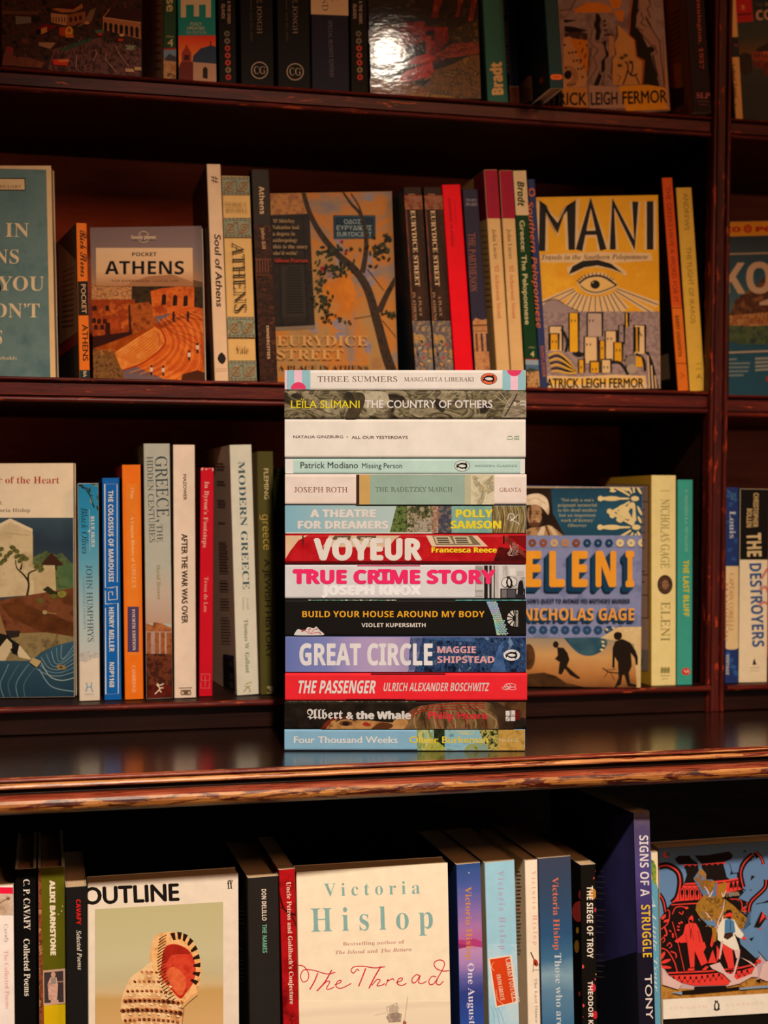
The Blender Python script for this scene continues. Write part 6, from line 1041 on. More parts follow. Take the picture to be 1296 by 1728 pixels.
b.rect('spine_band', -80, 335, 125, 390, 0xd81c3c).rect('spine_portrait', -80, 392, 125, 570, NZ((0xb8a494, 0xc8b4a4, 0xa48e7e), 30)).ell('spine_portrait', 30, 500, 52, 72, NZ((0xc0a890, 0xb09880), 40)).line('spine_portrait', [(0, 470), (12, 460), (50, 440), (80, 432)], 7, 0x6a5040, smooth=True).ell('spine_portrait', 15, 508, 16, 14, 0x8a7060).ell('spine_portrait', 15, 508, 10, 9, 0xb8a088).ell('spine_portrait', 68, 430, 18, 14, 0x7a6250).line('spine_portrait', [(35, 510), (45, 540), (35, 550)], 4, 0x7a6250)
b.text('author_lettering', 'serif', 'Cavafy', (34, 645), (42, 800), 32, 0xa8a09c).text('title_lettering', 'serif', 'The Collected Poems', (34, 865), (46, 1358), 36, 0xdca49c); b.done()
b = up(B1, (25.5, 1467), (60.8, 1465.5), (26, 1728), (62, 1728), (0x0c0b0b, 0x161210), 'black hardback with white lettering in the lower left', T=.13, page=0xc89a70, hard=True)
b.text('author_lettering', 'serifb', 'C. P. CAVAFY', (196, 268), (203, 694), 52, 0xd8d0c4, bold=-.0 or 0).text('title_lettering', 'serifb', 'Collected Poems', (198, 770), (206, 1250), 50, 0xd8d0c4); b.done()
b = up(B1, (64, 1464.5), (109, 1463), (66, 1728), (111.2, 1728), (0x54540e, 0xc8b49c), 'olive and mustard hardback with statue photo and marbled left edge strip', T=.13, page=0xc89a70, hard=True)
b.poly('spine_band', [(318, 165), (345, 165), (368, 1500), (322, 1500)], NZ((0x6a2c18, 0x8a4a2c, 0x4a2014, 0xa87048), 60)).line('spine_band', [(320, 168), (545, 158)], 12, 0x7a4a28).poly('spine_band', [(362, 1035), (550, 1018), (552, 1312), (366, 1332)], 0xb89480).poly('spine_band#2', [(368, 1330), (560, 1318), (562, 1520), (372, 1520)], 0xc4a40c)
b.poly('spine_portrait', [(370, 1052), (532, 1038), (536, 1300), (374, 1310)], 0x3c3232).ell('spine_portrait', 448, 1070, 20, 24, 0xb8907c).poly('spine_portrait', [(425, 1092), (475, 1092), (488, 1150), (482, 1270), (470, 1300), (410, 1280), (405, 1200), (400, 1150)], NZ((0xb08878, 0xc8a090, 0x9a7464), 60)).poly('spine_portrait', [(430, 1095), (472, 1095), (470, 1150), (425, 1150)], 0x8a8078).line('spine_portrait', [(480, 1130), (530, 1128)], 10, 0x9a7c6c).poly('spine_portrait', [(430, 1285), (490, 1280), (495, 1305), (425, 1308)], 0xb89480)
b.text('author_lettering', 'sansb', 'ALIKI BARNSTONE', (418, 280), (426, 905), 43, 0xd8ccb4, bold=.05)
for x, y in ((492, 562), (518, 535), (526, 495)): b.ell('worn_patches', x, y, 6, 5, 0xc8c0a0, n=7)
b.done()
b = up(B1, (111.5, 1496.5), (145.3, 1496), (112.5, 1728), (148.3, 1728), (0x191817, 0x121110), 'slim black paperback with red author lettering, overlapping the face-out seashell', T=.12, z0=1.165)
b.text('author_lettering', 'sansb', 'CAVAFY', (641, 438), (645, 650), 36, 0xd81c18).text('title_lettering', 'serifbi', 'Selected Poems', (643, 698), (654, 1030), 38, 0xc8c0b0); b.done()

b = face(B2, (147, 1489), (402.3, 1474), (149, 1728), (402.8, 1728), (0xd8cdbc, 0xc0ae94), 'face-out white book with large red-mouthed seashell photograph', rz=0, T=.02, z0=1.192)
b.text('title_lettering', 'gill', 'OUTLINE', (134, 304), (638, 282), 88, 0x1a1614, bold=.035).text('publisher_mark', 'serifb', 'ff', (898, 221), (928, 219), 46, 0x1c1814)
b.poly(P, [(190, 330), (874, 290), (876, 1300), (192, 1300)], b.grad([(290, 0xb0ac80), (600, 0xb8b490), (700, 0xb4ac88), (760, 0xc0aa80), (800, 0xb8965c), (960, 0xc4a06c), (1300, 0xc0a070)], 'v', ref=400, nz=.05))
SHC = NZ((0xc89868, 0xe0c090, 0xd0a878, 0xb88450), 22)
b.poly(P, [(500, 600), (440, 650), (385, 690), (350, 760), (328, 840), (335, 920), (380, 980), (420, 1100), (600, 1100), (660, 940), (660, 840), (620, 740), (560, 640)], SHC, smooth=True)
b.poly(P, [(480, 610), (486, 540), (505, 480), (545, 455), (560, 470), (530, 520), (515, 600)], NZ((0xd8b484, 0xc89c64), 40), smooth=True)
b.poly(P, [(495, 600), (500, 540), (520, 480), (560, 455), (600, 450), (660, 465), (715, 510), (745, 570), (758, 640), (750, 720), (730, 780), (690, 810), (660, 850), (620, 800), (560, 740), (510, 680)], NZ((0xd8a060, 0xe0b47c, 0xc4884c), 40), smooth=True)
b.poly(P, [(545, 620), (552, 560), (580, 520), (640, 520), (700, 560), (728, 640), (715, 720), (680, 770), (645, 806), (590, 750), (545, 690)], NZ((0xb83020, 0xc8442c, 0xa82418, 0xcc5438), 10), smooth=True)
b.poly(P, [(548, 610), (556, 560), (582, 524), (640, 522), (700, 562), (660, 570), (600, 575), (570, 620)], NZ((0x8e2016, 0xa82a1c), 16), smooth=True).poly(P, [(560, 690), (580, 650), (620, 640), (670, 690), (672, 750), (645, 790), (600, 745)], NZ((0xc85030, 0xd4683c, 0xbc4428), 14), smooth=True)
rnd = random.Random(11)
for a0, ln in ((-104, 40), (-86, 36), (-70, 34), (-52, 36), (-34, 38), (-17, 36), (-2, 32), (14, 30), (30, 22)):
    a = math.radians(a0); cx, cy = 632 + 100 * math.cos(a), 632 + 158 * math.sin(a); c2, s2 = math.cos(a), math.sin(a)
    b.poly(P, [(cx - 18 * c2 - 9 * s2, cy - 18 * s2 + 9 * c2), (cx + 20 * c2 - 14 * s2, cy + 22 * s2 + 14 * c2), (cx + 22 * c2 + 12 * s2, cy + 24 * s2 - 12 * c2), (cx - 14 * c2 + 4 * s2, cy - 14 * s2 - 4 * c2)], 0x2a1810)
for k in range(22):
    t = k / 21; x = 552 - 56 * math.sin(t * 2.3) + t * 92; y = 476 + t * 336; b.line(P, [(x - 20, y + 16), (x, y + 2), (x + 20, y - 10)], 5.5, 0x2c1a12, smooth=True, taper=3)
for r_ in range(7):
    for k in range(14):
        u = k / 13; x = 340 + u * 330 + (r_ % 2) * 12; y = 668 + r_ * 50 + 46 * u * u - 30 * u
        lo_ = 430 - r_ * 42; hi_ = 560 + r_ * 26
        if lo_ < x < min(hi_, 655):
            w = 1.4 if r_ in (3, 4) else .85
            dk = r_ in (3, 4)
            b.ell(P, x, y, 11 * w, 7.5 * w, (0x8a4c2c, 0xa8683c, 0x6a3a22, 0xb87a4c)[rnd.randrange(4)], rot=25 + rnd.uniform(-15, 15), n=9)
            if dk or rnd.random() < .4: b.ell(P, x + 2, y + 2, 6 * w, 4.5 * w, 0x2c1610, rot=25, n=8)
            if k % 2: b.ell(P, x + 12, y + 22, 9, 5, 0xe4cca4, rot=20, n=8)
b.line(P, [(650, 812), (664, 850), (654, 940)], 5, 0x9a6438, smooth=True)
b.line(P, [(650, 850), (690, 812), (735, 775)], 14, 0xc8a068, smooth=True); b.done()

b = up(B2, (419.8, 1480.5), (468.8, 1479), (421, 1728), (475, 1728), (0x24211f, 0x2c2826), 'charcoal paperback with white and green condensed lettering beside the face-out seashell', T=.13, z0=1.182, rz=1)
b.text('author_lettering', 'sansb', 'DON DELILLO', (1079, 222), (1082, 390), 24, 0xd8ccbc).text('title_lettering', 'sansb', 'THE NAMES', (1082, 410), (1085, 562), 24, 0x6aa890)
for k, (y0, n) in enumerate(((315, 5), (470, 1), (540, 1), (600, 6))):
    for j in range(n): b.line('back_cover_print', [(950, y0 + j * 22), (978 + (j * 5) % 12, y0 + 4 + j * 22)], 6, 0x5c544c, face='l')
b.done()
b = up(B2, (470.5, 1467.5), (498, 1466.5), (478, 1728), (505, 1728), (NZ((0x8a0c10, 0xa81418, 0x6a0a0e), 14), 0x6a0a0c), 'narrow red paperback with cream lettering, left of the face-out cream cover', T=.122, z0=1.18)
b.line('spine_picture', [(1170, 230), (1200, 330), (1260, 360)], 10, 0x3a0a0a, smooth=True).line('spine_picture', [(1180, 320), (1230, 350), (1265, 420)], 7, 0x4a0c0c, smooth=True)
b.text('title_lettering', 'serifb', 'Uncle Petros and Goldbach\u2019s Conjecture', (1212, 184), (1230, 836), 23, 0xd8c8b4).text('author_lettering', 'serif', 'Apostolos Doxiadis', (1231, 885), (1240, 1240), 22, 0x4a1410); b.done()

b = face(B3, (498.6, 1468.5), (755.8, 1459), (505, 1728), (760, 1728), (0xe6dac2, 0xc8b48c), 'face-out cream book with sea-green author name and red script title', rz=-4, T=.022, z0=1.19)
b.text('author_lettering', 'serif', 'V i c t o r i a', (285, 306), (884, 289), 80, 0x7fa8a4).text('author_lettering', 'serif', 'H i s l o p', (205, 528), (966, 505), 146, 0x7fa8a6)
b.text('subtitle_lettering', 'serif', 'Bestselling author of', (403, 614), (788, 600), 22, 0xb08478).text('subtitle_lettering', 'serifbi', 'The Island', (355, 668), (540, 660), 22, 0xb08478).text('subtitle_lettering', 'serif', 'and', (556, 660), (620, 657), 22, 0xb08478).text('subtitle_lettering', 'serifbi', 'The Return', (640, 657), (833, 646), 22, 0xb08478)
RD = 0xc42c44
for pts, w in (([(122, 735), (160, 745), (188, 790), (180, 830), (150, 838), (138, 800), (160, 765), (220, 768), (300, 790), (355, 780)], 6), ([(245, 785), (225, 835), (195, 888)], 8), ([(333, 765), (290, 840), (240, 897)], 8), ([(262, 875), (300, 838), (320, 840), (300, 880), (320, 885), (350, 870)], 6), ([(350, 858), (385, 845), (390, 830), (368, 838), (360, 868), (385, 880), (420, 868), (455, 848)], 6),
               ([(505, 770), (490, 762), (480, 775), (465, 785), (453, 765), (475, 745), (530, 742), (600, 752), (665, 745)], 6), ([(545, 755), (520, 820), (500, 868)], 8), ([(640, 742), (600, 810), (565, 880)], 8), ([(582, 862), (615, 825), (635, 830), (615, 862), (640, 862), (665, 850)], 6), ([(668, 865), (685, 825), (680, 835), (712, 820), (722, 830)], 6), ([(735, 845), (770, 830), (772, 815), (750, 822), (742, 850), (770, 862), (800, 848)], 6), ([(880, 800), (860, 795), (835, 820), (838, 845), (860, 838), (885, 800), (875, 840), (895, 850), (925, 835)], 6), ([(985, 808), (960, 805), (940, 830), (945, 855), (970, 850), (1000, 805), (1035, 740), (1030, 710), (1000, 703), (972, 722), (985, 755), (1030, 772), (1068, 768)], 6), ([(1000, 805), (985, 845), (1005, 858), (1030, 835)], 6)): b.line('title_lettering', pts, w, RD, smooth=True)
b.rect(P, 120, 960, 1090, 1200, b.grad([(960, 0xe6dac2), (1010, 0xd8ccb6), (1040, 0xe0d4bc), (1200, 0xdcd0b8)], 'v', nz=.25, nscale=14, stretch=(1, 1, 4), ref=600))
SHP = NZ((0x9a8a7c, 0x8a7a6c, 0xb0a090), 60)
b.poly(P, [(672, 1060), (690, 1035), (740, 1030), (770, 1040), (765, 1090), (690, 1095)], SHP).poly(P, [(690, 1000), (720, 985), (745, 990), (750, 1030), (690, 1032)], 0xb8a898).line(P, [(680, 1030), (676, 1000), (740, 972), (752, 1010)], 4, 0xb0a090).line(P, [(600, 1050), (660, 1035), (690, 1040)], 3, 0xb8a898).line(P, [(708, 1030), (712, 980)], 3, 0xa89888).line(P, [(738, 1030), (738, 968)], 3, 0xa89888).line(P, [(785, 1100), (798, 1000), (808, 930)], 4, 0xb0a08c).poly(P, [(775, 1105), (780, 1080), (800, 1090), (796, 1110)], 0x9a5c54); b.done()

b = up(B4, (770, 1458), (811, 1457), (776.3, 1728), (817.3, 1728), (0x2c4a8c, 0x1c2c5c), 'blue and violet paperback with pink sea sunset and orange author name', T=.13, z0=1.186)
b.poly('spine_picture', [(100, 380), (250, 378), (275, 1400), (120, 1400)], b.grad([(378, 0x2c4c88), (520, 0x4a5aa0), (650, 0x7a68a8), (760, 0xa070a8), (830, 0xa85c98), (880, 0xb088b8), (960, 0xa080b8), (1050, 0x5a5aa0), (1150, 0x2c3c84), (1320, 0x2a4a9c)], 'v', nz=.12, nscale=30, stretch=(1, 1, 4), ref=190))
b.poly('spine_picture', [(75, 800), (110, 825), (160, 830), (200, 815), (262, 835), (266, 870), (180, 862), (78, 880)], 0xa83c78).poly('spine_picture', [(75, 840), (120, 850), (200, 862), (120, 880), (76, 876)], 0x8c2c64).ell('spine_picture', 180, 430, 4, 4, 0xc8c8d8, n=8)
b.text('author_lettering', 'serif', 'Victoria Hislop', (157, 512), (166, 945), 36, 0xc08848).text('title_lettering', 'serif', 'One August Night', (172, 965), (186, 1520), 37, 0xd0cce0); b.done()
b = up(B4, (817.8, 1454.5), (868.5, 1453), (825.5, 1728), (876.5, 1728), (0x92c4dc, 0xc4b494), 'sky blue paperback with tilted orange postage-stamp label on its spine', T=.132, z0=1.186)
b.poly('spine_picture', [(290, 850), (470, 850), (482, 1400), (300, 1400)], NZ((0x92c4dc, 0xa8cce0, 0xb8d0d8), 14))
b.text('author_lettering', 'serif', 'V i c t o r i a', (349, 420), (358, 655), 36, 0xa898b4).text('author_lettering', 'serif', 'H i s l o p', (358, 692), (364, 882), 36, 0xa898b4)
for k in range(3): b.line('spine_picture', [(310 + k * 14, 1215), (325 + k * 22, 1262), (330 + k * 30, 1330)], 2, 0x6a8494, smooth=True)
b.poly('stamp_label', [(292, 935), (430, 915), (468, 1198), (338, 1228)], 0xd8d4c8).poly('stamp_label', [(303, 942), (422, 924), (458, 1192), (345, 1218)], 0xc84018)
b.text('stamp_lettering', 'serifb', 'CARTES POSTALES', (395, 938), (437, 1198), 44, 0xd8c8b4).text('stamp_lettering', 'serifb', 'FROM GREECE', (342, 1032), (368, 1186), 23, 0xd8c8b4).line('stamp_lettering', [(400, 962), (418, 972), (414, 1000), (424, 1030)], 3, 0xd8b8a0, smooth=True).line('stamp_lettering', [(325, 960), (312, 985), (330, 1010)], 3, 0xd8b8a0, smooth=True).line('stamp_lettering', [(340, 1120), (350, 1180), (390, 1210)], 2.5, 0xd8b8a0, smooth=True); b.done()
b = up(B4, (885.6, 1452), (907.4, 1451), (891.5, 1728), (912.5, 1728), (0xe4d8c4, 0xd8c8ac), 'narrow cream paperback with pink lettering and small musical instrument drawing', T=.125, z0=1.188, rz=0)
b.text('author_lettering', 'serif', 'V i c t o r i a', (552, 418), (556, 645), 26, 0xd89c98).text('author_lettering', 'serif', 'H i s l o p', (557, 680), (562, 855), 26, 0xd89c98).text('title_lettering', 'serif', 'The Last Dance', (566, 1052), (572, 1318), 17, 0x9a9490)
b.line('spine_picture', [(545, 900), (556, 925), (568, 950)], 7, 0x4a3020).ell('spine_picture', 574, 962, 14, 22, 0xa03820, rot=-20).ell('spine_picture', 572, 966, 5, 7, 0x2a1812).line('spine_picture', [(555, 975), (596, 975)], 3, 0x6a5c50).line('spine_picture', [(560, 1005), (598, 1004)], 3, 0x6a5c50).line('spine_picture', [(562, 970), (558, 1018)], 3, 0x6a5c50).line('spine_picture', [(594, 965), (598, 1015)], 3, 0x6a5c50)
for k in range(23): b.line('back_cover_print', [(460, 425 + k * 22), (482 + (k * 7) % 10, 424 + k * 22)], 6, (0x4a443c if k < 10 else 0x4a6a68) if k != 10 else 0xb84038, face='l')
b.done()
b = up(B4, (909, 1447.5), (962.7, 1446), (914, 1728), (970, 1728), (0x33405c, 0x26304a), 'slate blue paperback with sky gradient and orange-red author name', T=.13, z0=1.186)
b.poly('spine_picture', [(588, 342), (785, 338), (810, 1420), (605, 1420)], b.grad([(340, 0x3a4056), (500, 0x33445e), (800, 0x2c5078), (950, 0x3c688c), (1050, 0x7a9cb0), (1150, 0x587e9c), (1320, 0x3c6a90)], 'v', nz=.25, nscale=14, ref=690))
b.text('author_lettering', 'serif', 'Victoria Hislop', (672, 456), (684, 886), 35, 0xc86a4a).text('title_lettering', 'serif', 'Those who are loved', (686, 905), (704, 1520), 38, 0xb8c4cc); b.done()
b = up(B4, (980, 1459.5), (1005.5, 1458.5), (982.8, 1728), (1008.3, 1728), (0x14110f, 0x12100f), 'black paperback with red and amber splashes beside the tall purple book', T=.125, z0=1.183)
for x, y, r, cc in ((930, 420, 5, 0xc04838), (918, 462, 6, 0xc04838), (852, 985, 12, 0xc84c44), (856, 1215, 10, 0xc84c44), (930, 1030, 5, 0xc8902c), (926, 1060, 6, 0xc84c44), (852, 1282, 5, 0xb83c34), (912, 1110, 26, 0xb82c3c), (925, 1270, 24, 0xb82430), (910, 555, 34, 0xa87828), (930, 650, 14, 0xb83830)): b.ell('spine_splash#%d' % x, x, y, r * .7, r, cc, n=12)
b.ell('back_cover_print', 832, 660, 42, 62, 0xb83a34, face='l').ell('back_cover_print', 846, 560, 18, 32, 0xb83a34, face='l').ell('back_cover_print', 822, 770, 8, 20, 0xb88c28, face='l').ell('back_cover_print', 818, 866, 14, 38, 0xa87820, face='l').ell('back_cover_print', 834, 1145, 6, 14, 0xb83a34, face='l')
b.text('title_lettering', 'sansb', 'THE SIEGE OF TROY', (876, 508), (878, 934), 36, 0xe0d8cc).text('author_lettering', 'sansb', 'THEODOR KALLIFATIDES', (882, 1070), (890, 1600), 29, 0xe0d8cc); b.done()
b = up(B4, (1069.7, 1370.5), (1095, 1369.5), (1077.5, 1728), (1108, 1728), (0x1a1726, 0x14141c), 'tall purple and black book with white and yellow condensed spine lettering', T=.165, z0=1.15, rz=5)
b.poly('spine_picture', [(1140, 60), (1250, 60), (1270, 905), (1165, 905)], b.grad([(70, 0x6a5c64), (150, 0x4a4266), (400, 0x4c4480), (650, 0x3a3068), (905, 0x2c244e)], 'v', nz=.3, ref=1200))
b.poly('back_cover_print', [(480, 20), (1160, 60), (1184, 905), (480, 890)], b.grad([(560, 0x0e0e16), (800, 0x15141f), (960, 0x201e38), (1080, 0x343060), (1165, 0x2c2850)], 'h', nz=.35, nscale=16, ref=500, face='l'), face='l')
for k in range(23): b.line('back_cover_print', [(926, 318 + k * 33), (972 + (k * 7) % 18, 322 + k * 33)], 5, 0x4a4650, face='l') if k not in (9, 15, 16, 17) else None
b.text('title_lettering', 'sansb', 'SIGNS OF A', (1186, 209), (1194, 570), 52, 0xc8c4cc).text('title_lettering', 'sansb', 'STRUGGLE', (1197, 620), (1208, 930), 52, 0xd0b030).text('author_lettering', 'gill', 'TONY KENT', (1218, 1032), (1236, 1560), 40, 0xd0ccc8, bold=.01); b.done()
b = up(B5, (1098, 1438.5), (1110.3, 1437.5), (1104.5, 1728), (1115.8, 1728), (0x5a9ab4, 0xc0a888), 'very thin sea-blue booklet with cream top, beside the face-out red vase', T=.12, z0=1.185)
b.poly('spine_band', [(200, 395), (285, 395), (280, 690), (240, 560), (225, 470), (200, 450)], 0xd8c8a8).poly('spine_picture', [(216, 460), (245, 470), (262, 520), (262, 640), (245, 660), (232, 600), (216, 560)], NZ((0x4a7a2c, 0x8a9a34, 0x2c5a2c, 0xb0a82c), 80)).ell('spine_picture', 224, 596, 8, 24, 0xd0b028)
b.text('title_lettering', 'serifi', 'A Little Tour', (228, 735), (252, 1480), 26, 0xc8d4d4); b.done()

b = face(V5, (1111, 1428), (1360, 1417), (1117.5, 1728), (1366, 1728), (0x16120f, 0xc0a888), 'face-out classic with shattering red-figure vase on blue, lower right corner', rz=-3, T=.022, z0=1.212)
RV, BV, LB, OC, PK = 0xd83c34, 0x1c1412, 0x5a7fa4, 0x9a6c24, 0xcfb0ac
b.poly(P, [(100, 40), (1700, -10), (1700, 1420), (130, 1500)], b.grad([(30, 0x4a545c), (250, 0x5878a0), (600, 0x5a80a8), (900, 0x5c80a6), (1200, 0xb09aa4), (1420, 0xb8a0a4)], 'v', ref=500)).poly(P, [(120, 1360), (320, 1400), (600, 1420), (850, 1350), (950, 1300), (1100, 1330), (1700, 1200), (1700, 1430), (140, 1500)], NZ((0x9a6a24, 0xb0803c, 0x86581c), 40))  # the blend's grey top stop paints in the shade below the ledge
b.ell(P, 185, 178, 26, 26, RV).ell(P, 200, 172, 20, 20, 0x4c545c)  # inner disc repeats the backdrop's shaded grey
VS = [(350, 270), (375, 360), (345, 450), (250, 600), (180, 680), (120, 760), (135, 1180), (210, 1280), (320, 1350), (440, 1375), (730, 1370), (880, 1330), (1000, 1230), (1030, 1150), (1010, 1000), (960, 800), (900, 520), (860, 470), (740, 380), (715, 280)]
b.poly(P, VS, BV)
for pts, w in (([(118, 285), (200, 275), (290, 330), (315, 430), (290, 560), (240, 620)], 60), ([(118, 530), (160, 600), (180, 700)], 40), ([(960, 200), (900, 250), (860, 350), (880, 460), (900, 490)], 50), ([(1000, 150), (1060, 250)], 40), ([(1100, 390), (1080, 480), (960, 600), (950, 690)], 50)):
    b.line(P, pts, w, BV, smooth=True); b.line(P, pts, w * .24, RV, smooth=True)
b.poly(P, [(262, 215), (300, 185), (560, 180), (760, 145), (798, 180), (780, 215), (720, 240), (480, 262), (300, 262)], BV).poly(P, [(340, 266), (500, 262), (728, 240), (722, 264), (350, 290)], RV)
for k in range(7): b.ell(P, 375 + k * 52, 292 - k * 3, 26, 20, BV, n=12)
b.poly(P, [(360, 436), (500, 428), (740, 405), (850, 385), (885, 470), (890, 490), (760, 520), (560, 580), (255, 605), (330, 470)], RV).line(P, [(352, 455), (560, 448), (760, 424), (868, 404)], 9, BV).line(P, [(240, 618), (560, 596), (760, 540), (895, 495)], 9, BV).line(P, [(230, 634), (560, 615)], 10, RV)
for k in range(6):
    x = 330 + k * 46; b.ell(P, x, 520 + k, 13, 30, BV, n=10); b.ell(P, x, 558, 5, 18, BV, n=8)
    b.line(P, [(x - 23, 590), (x - 20, 500), (x, 478), (x + 20, 500), (x + 23, 590)], 5, BV, smooth=True)
for k in range(3): b.ell(P, 780 + k * 38, 455 - k * 6, 12, 28, BV, n=10); b.line(P, [(760 + k * 38, 500), (780 + k * 38, 418), (800 + k * 38, 490)], 5, BV, smooth=True)
for pts, w in (([(135, 860), (200, 800), (215, 700), (190, 680)], 9), ([(240, 720), (270, 660), (330, 650), (370, 665)], 9), ([(300, 700), (330, 720), (340, 690)], 9), ([(170, 840), (190, 900), (165, 920)], 14), ([(135, 960), (160, 930), (170, 960), (150, 980)], 7), ([(140, 1030), (200, 1060), (260, 1160), (285, 1250)], 10), ([(190, 1010), (215, 980), (235, 1010), (210, 1030)], 8), ([(225, 1060), (270, 1080), (275, 1120)], 12), ([(770, 580), (860, 590), (880, 650), (870, 700)], 8), ([(920, 600), (935, 680)], 10), ([(1000, 870), (1050, 850), (1070, 890), (1040, 890)], 8), ([(990, 910), (1010, 900), (1005, 930)], 6), ([(1030, 980), (1090, 945), (1130, 980)], 10)): b.line(P, pts, w, RV, smooth=True)
for x, y, rx, ry, ro in ((160, 745, 14, 30, 40), (185, 780, 12, 28, 70), (150, 1100, 16, 42, 30), (180, 1150, 16, 48, 70), (180, 1205, 14, 52, 95), (370, 662, 18, 12, 0), (905, 660, 12, 26, 60), (915, 690, 12, 28, 90), (1060, 1010, 14, 40, 20), (1100, 1010, 14, 40, -10), (1030, 1150, 24, 20, 0)): b.ell(P, x, y, rx, ry, RV, rot=ro, n=12)
b.line(P, [(200, 1258), (560, 1242), (840, 1215), (1010, 1175)], 14, RV).line(P, [(205, 1272), (560, 1258), (860, 1228), (1010, 1190)], 7, BV).poly(P, [(215, 1280), (560, 1266), (880, 1235), (1005, 1195), (980, 1250), (880, 1325), (730, 1368), (440, 1374), (320, 1345)], RV)
for k in range(14):
    x = 250 + k * 52; y = 1300 - max(0, k - 4) * 7; b.ell(P, x, y, 10, 14, BV, n=8); b.line(P, [(x, y), (x + 26, y + 38), (x + 52, y - 4)], 4, BV); b.ell(P, x + 26, y + 38, 7, 8, BV, n=7)
b.poly(P, [(440, 1380), (730, 1372), (740, 1395), (850, 1380), (850, 1412), (480, 1448), (322, 1455), (325, 1420), (440, 1410)], BV)
# falling shards and olive tree
b.poly(P, [(390, 175), (440, 180), (500, 250), (510, 300), (550, 350), (545, 400), (600, 400), (650, 430), (640, 560), (600, 640), (560, 620), (430, 390), (480, 320), (470, 250), (410, 210)], 0x56708c).poly(P, [(500, 300), (540, 340), (550, 400), (500, 350), (470, 350)], OC).poly(P, [(440, 390), (480, 340), (550, 400), (640, 420), (600, 520), (520, 500)], NZ((0x9a6c24, 0x7a521c, 0x5a7fa4), 60)).poly(P, [(720, 420), (740, 440), (710, 560), (640, 600), (660, 450)], OC)
b.poly(P, [(460, 620), (530, 540), (640, 560), (720, 580), (800, 640), (950, 780), (900, 860), (780, 860), (640, 860), (600, 850), (500, 760), (450, 680)], NZ((0x8a6220, 0x9c722c, 0x6a4a18), 60)).poly(P, [(720, 520), (840, 510), (860, 545), (760, 560)], NZ((0x8a6220, 0x6a7a84), 80)).poly(P, [(600, 850), (650, 840), (640, 960), (615, 980)], OC)
for p in ([(650, 880), (660, 780), (700, 690), (715, 590)], [(640, 840), (600, 780), (560, 720), (540, 700)], [(700, 740), (690, 800)], [(580, 560), (560, 500), (530, 460)], [(580, 560), (610, 500)], [(705, 560), (690, 520)], [(705, 560), (730, 500)]): b.line(P, p, 15, PK, smooth=True, taper=6)
rnd = random.Random(9)
for k in range(46): b.ell(P, rnd.uniform(480, 920), rnd.uniform(540, 840), 15, 4, rnd.choice((0x33404a, 0x6a8494, 0x241c14, 0xb08838)), rot=rnd.uniform(-60, 60), n=6)
b.poly(P, [(500, 740), (560, 780), (620, 770), (640, 830), (560, 820)], 0x5a80a8)
b.poly(P, [(760, 240), (830, 270), (900, 300), (1030, 190), (1080, 240), (1700, 100), (1700, 500), (1000, 620), (960, 790), (880, 870), (950, 880), (1040, 1100), (1000, 1120), (860, 990), (840, 870), (950, 800), (960, 620), (840, 570), (910, 500), (860, 460), (870, 330), (790, 340)], b.grad([(30, 0x4a545c), (250, 0x5878a0), (1200, 0x5c80a6)], 'v', ref=500)).poly(P, [(880, 870), (960, 800), (1030, 860), (1700, 700), (1700, 1000), (1100, 1140), (1030, 1060), (960, 960)], 0x5a80a8)  # same painted-in shade at the top of this blend
for pts, w in (([(975, 170), (900, 240), (862, 340), (885, 470)], 46), ([(1000, 150), (1050, 200), (1070, 260)], 30), ([(1095, 400), (1080, 480), (960, 600), (935, 690)], 44)):
    b.line(P, pts, w, BV, smooth=True); b.line(P, pts, 10, RV, smooth=True)
for pts in ([(960, 360), (995, 370), (950, 410)], [(950, 490), (970, 490), (945, 505)], [(1050, 690), (1100, 740), (1040, 830), (980, 840)], [(1060, 610), (1130, 580), (1120, 600)], [(900, 130), (915, 140), (895, 155)], [(780, 310), (790, 340), (765, 350)], [(940, 940), (985, 925), (960, 965)], [(1000, 1320), (1040, 1310), (1045, 1340)]): b.poly(P, pts, BV)
b.poly(P, [(1065, 690), (1085, 740), (1030, 800)], RV).line(P, [(1060, 720), (1110, 760)], 6, RV)
# the two figures
b.poly(P, [(365, 740), (385, 715), (415, 715), (430, 760), (420, 795), (385, 795)], RV).poly(P, [(362, 770), (370, 730), (395, 708), (425, 722), (400, 735), (385, 760), (380, 790)], BV).poly(P, [(385, 770), (415, 765), (422, 790), (400, 800)], BV).poly(P, [(355, 815), (390, 795), (450, 798), (480, 850), (520, 980), (500, 1000), (370, 975), (310, 980), (275, 950), (335, 900)], RV).poly(P, [(370, 975), (490, 985), (560, 1160), (500, 1190), (440, 1050), (438, 1200), (400, 1205)], RV).poly(P, [(370, 1235), (385, 1212), (438, 1208), (436, 1235)], RV).poly(P, [(505, 1225), (545, 1190), (570, 1195), (540, 1232)], RV).poly(P, [(490, 985), (530, 970), (545, 1020), (520, 1060), (495, 1040)], RV).ell(P, 280, 962, 22, 16, RV)
for p in ([(385, 800), (400, 860), (398, 930)], [(405, 850), (405, 940)], [(355, 890), (370, 975)], [(470, 870), (490, 980)], [(430, 800), (410, 860), (430, 950)]): b.line(P, p, 3.5, BV)
b.line(P, [(235, 785), (285, 970), (348, 1245)], 7, RV)
for x, y in ((300, 800), (320, 790), (290, 860), (240, 900), (215, 870), (240, 920), (290, 830)): b.ell(P, x, y, 14, 9, RV, rot=x % 90, n=6)
b.poly(P, [(580, 1000), (605, 880), (610, 990), (595, 1020)], RV).poly(P, [(560, 1165), (605, 1040), (640, 1160)], RV)
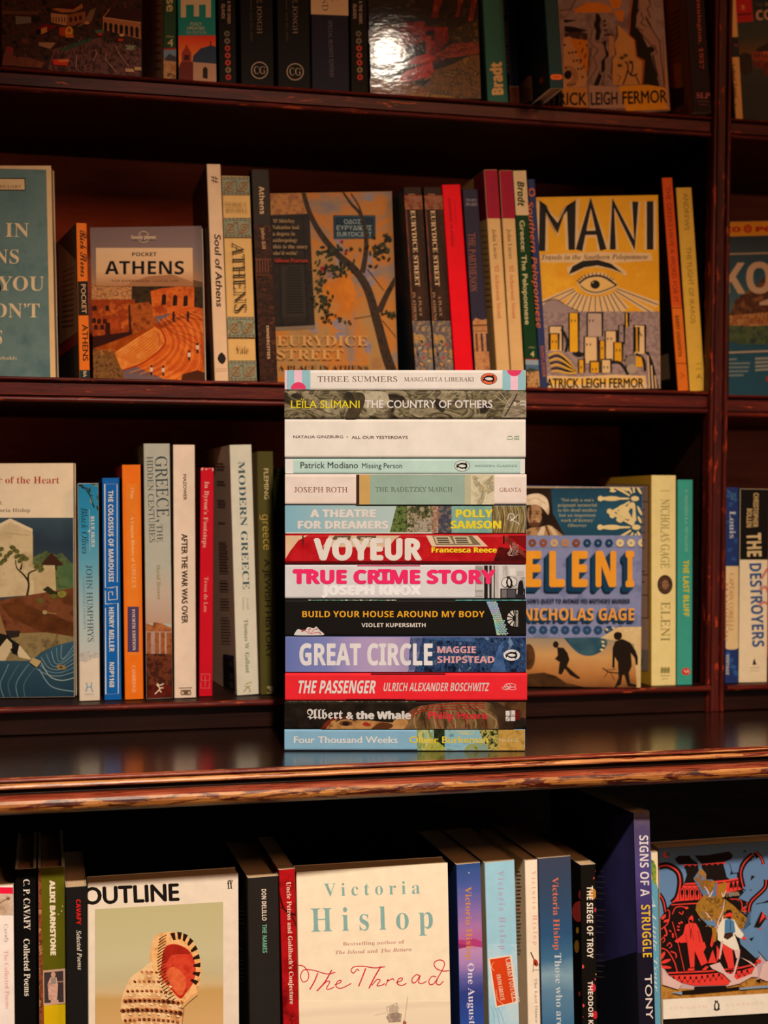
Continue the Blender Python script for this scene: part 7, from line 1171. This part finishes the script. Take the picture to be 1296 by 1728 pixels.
b.poly(P, [(690, 980), (780, 1000), (800, 1190), (745, 1195), (700, 1060)], RV).poly(P, [(640, 1000), (690, 1080), (640, 1150)], RV).poly(P, [(655, 1160), (660, 1210), (620, 1195)], RV).poly(P, [(745, 1195), (840, 1190), (840, 1200), (745, 1215)], RV)
b.poly(P, [(720, 740), (728, 700), (770, 690), (785, 720), (775, 750), (750, 760)], RV).poly(P, [(718, 705), (735, 675), (775, 678), (785, 705), (760, 700), (730, 712)], BV).poly(P, [(728, 740), (770, 735), (770, 755), (740, 760)], BV)
WHT = 0xd8d4c4
b.poly(P, [(655, 830), (690, 760), (740, 755), (800, 765), (840, 840), (890, 900), (870, 940), (830, 925), (800, 890), (840, 1000), (850, 1040), (800, 1045), (700, 985), (650, 950), (648, 880)], WHT).poly(P, [(715, 770), (745, 755), (770, 760), (800, 780), (812, 880), (760, 900), (712, 885)], 0x4a78a0).poly(P, [(712, 890), (790, 880), (790, 915), (740, 950), (705, 930)], 0x3a2420).line(P, [(765, 780), (768, 870)], 5, 0x1c2c3c).poly(P, [(865, 930), (905, 920), (912, 945), (885, 950)], RV).poly(P, [(680, 960), (700, 960), (690, 1040), (670, 1130), (660, 1120)], 0xcfa8a0).poly(P, [(800, 1040), (855, 1040), (850, 1110), (820, 1120)], PK)
for pts in ([(575, 1185), (670, 1155), (720, 1240), (740, 1260), (790, 1260), (830, 1120), (850, 1110), (800, 1290), (830, 1320), (780, 1340), (700, 1260), (600, 1215)], [(860, 1110), (950, 1150), (1010, 1200), (1020, 1290), (960, 1290), (850, 1350), (740, 1375), (760, 1340), (960, 1260), (990, 1200), (940, 1160)], [(1060, 1180), (1110, 1140), (1700, 900), (1700, 1200), (1100, 1330), (1030, 1300)], [(135, 1200), (180, 1270), (325, 1350), (290, 1405), (140, 1360)]): b.poly(P, pts, PK)
b.poly(P, [(850, 1390), (1000, 1375), (1700, 1320), (1700, 1350), (1000, 1395), (855, 1408)], 0x7a94ac).poly(P, [(220, 1430), (325, 1425), (322, 1455)], 0x7a94ac)
b.poly('title_panel', [(100, 1500), (1800, 1390), (1800, 1570), (100, 1682)], 0xe0dacc)
b.text('series_lettering', 'sans', 'P E N G U I N', (208, 1590), (545, 1570), 22, 0xd8b09c).text('series_lettering', 'sans', 'C L A S S I C S', (730, 1557), (1068, 1535), 20, 0xd8b09c); bird(b, 'publisher_mark', 640, 1555, 66, -3, None, ink=0x1c1a14, belly=0xe0dacc); b.done()
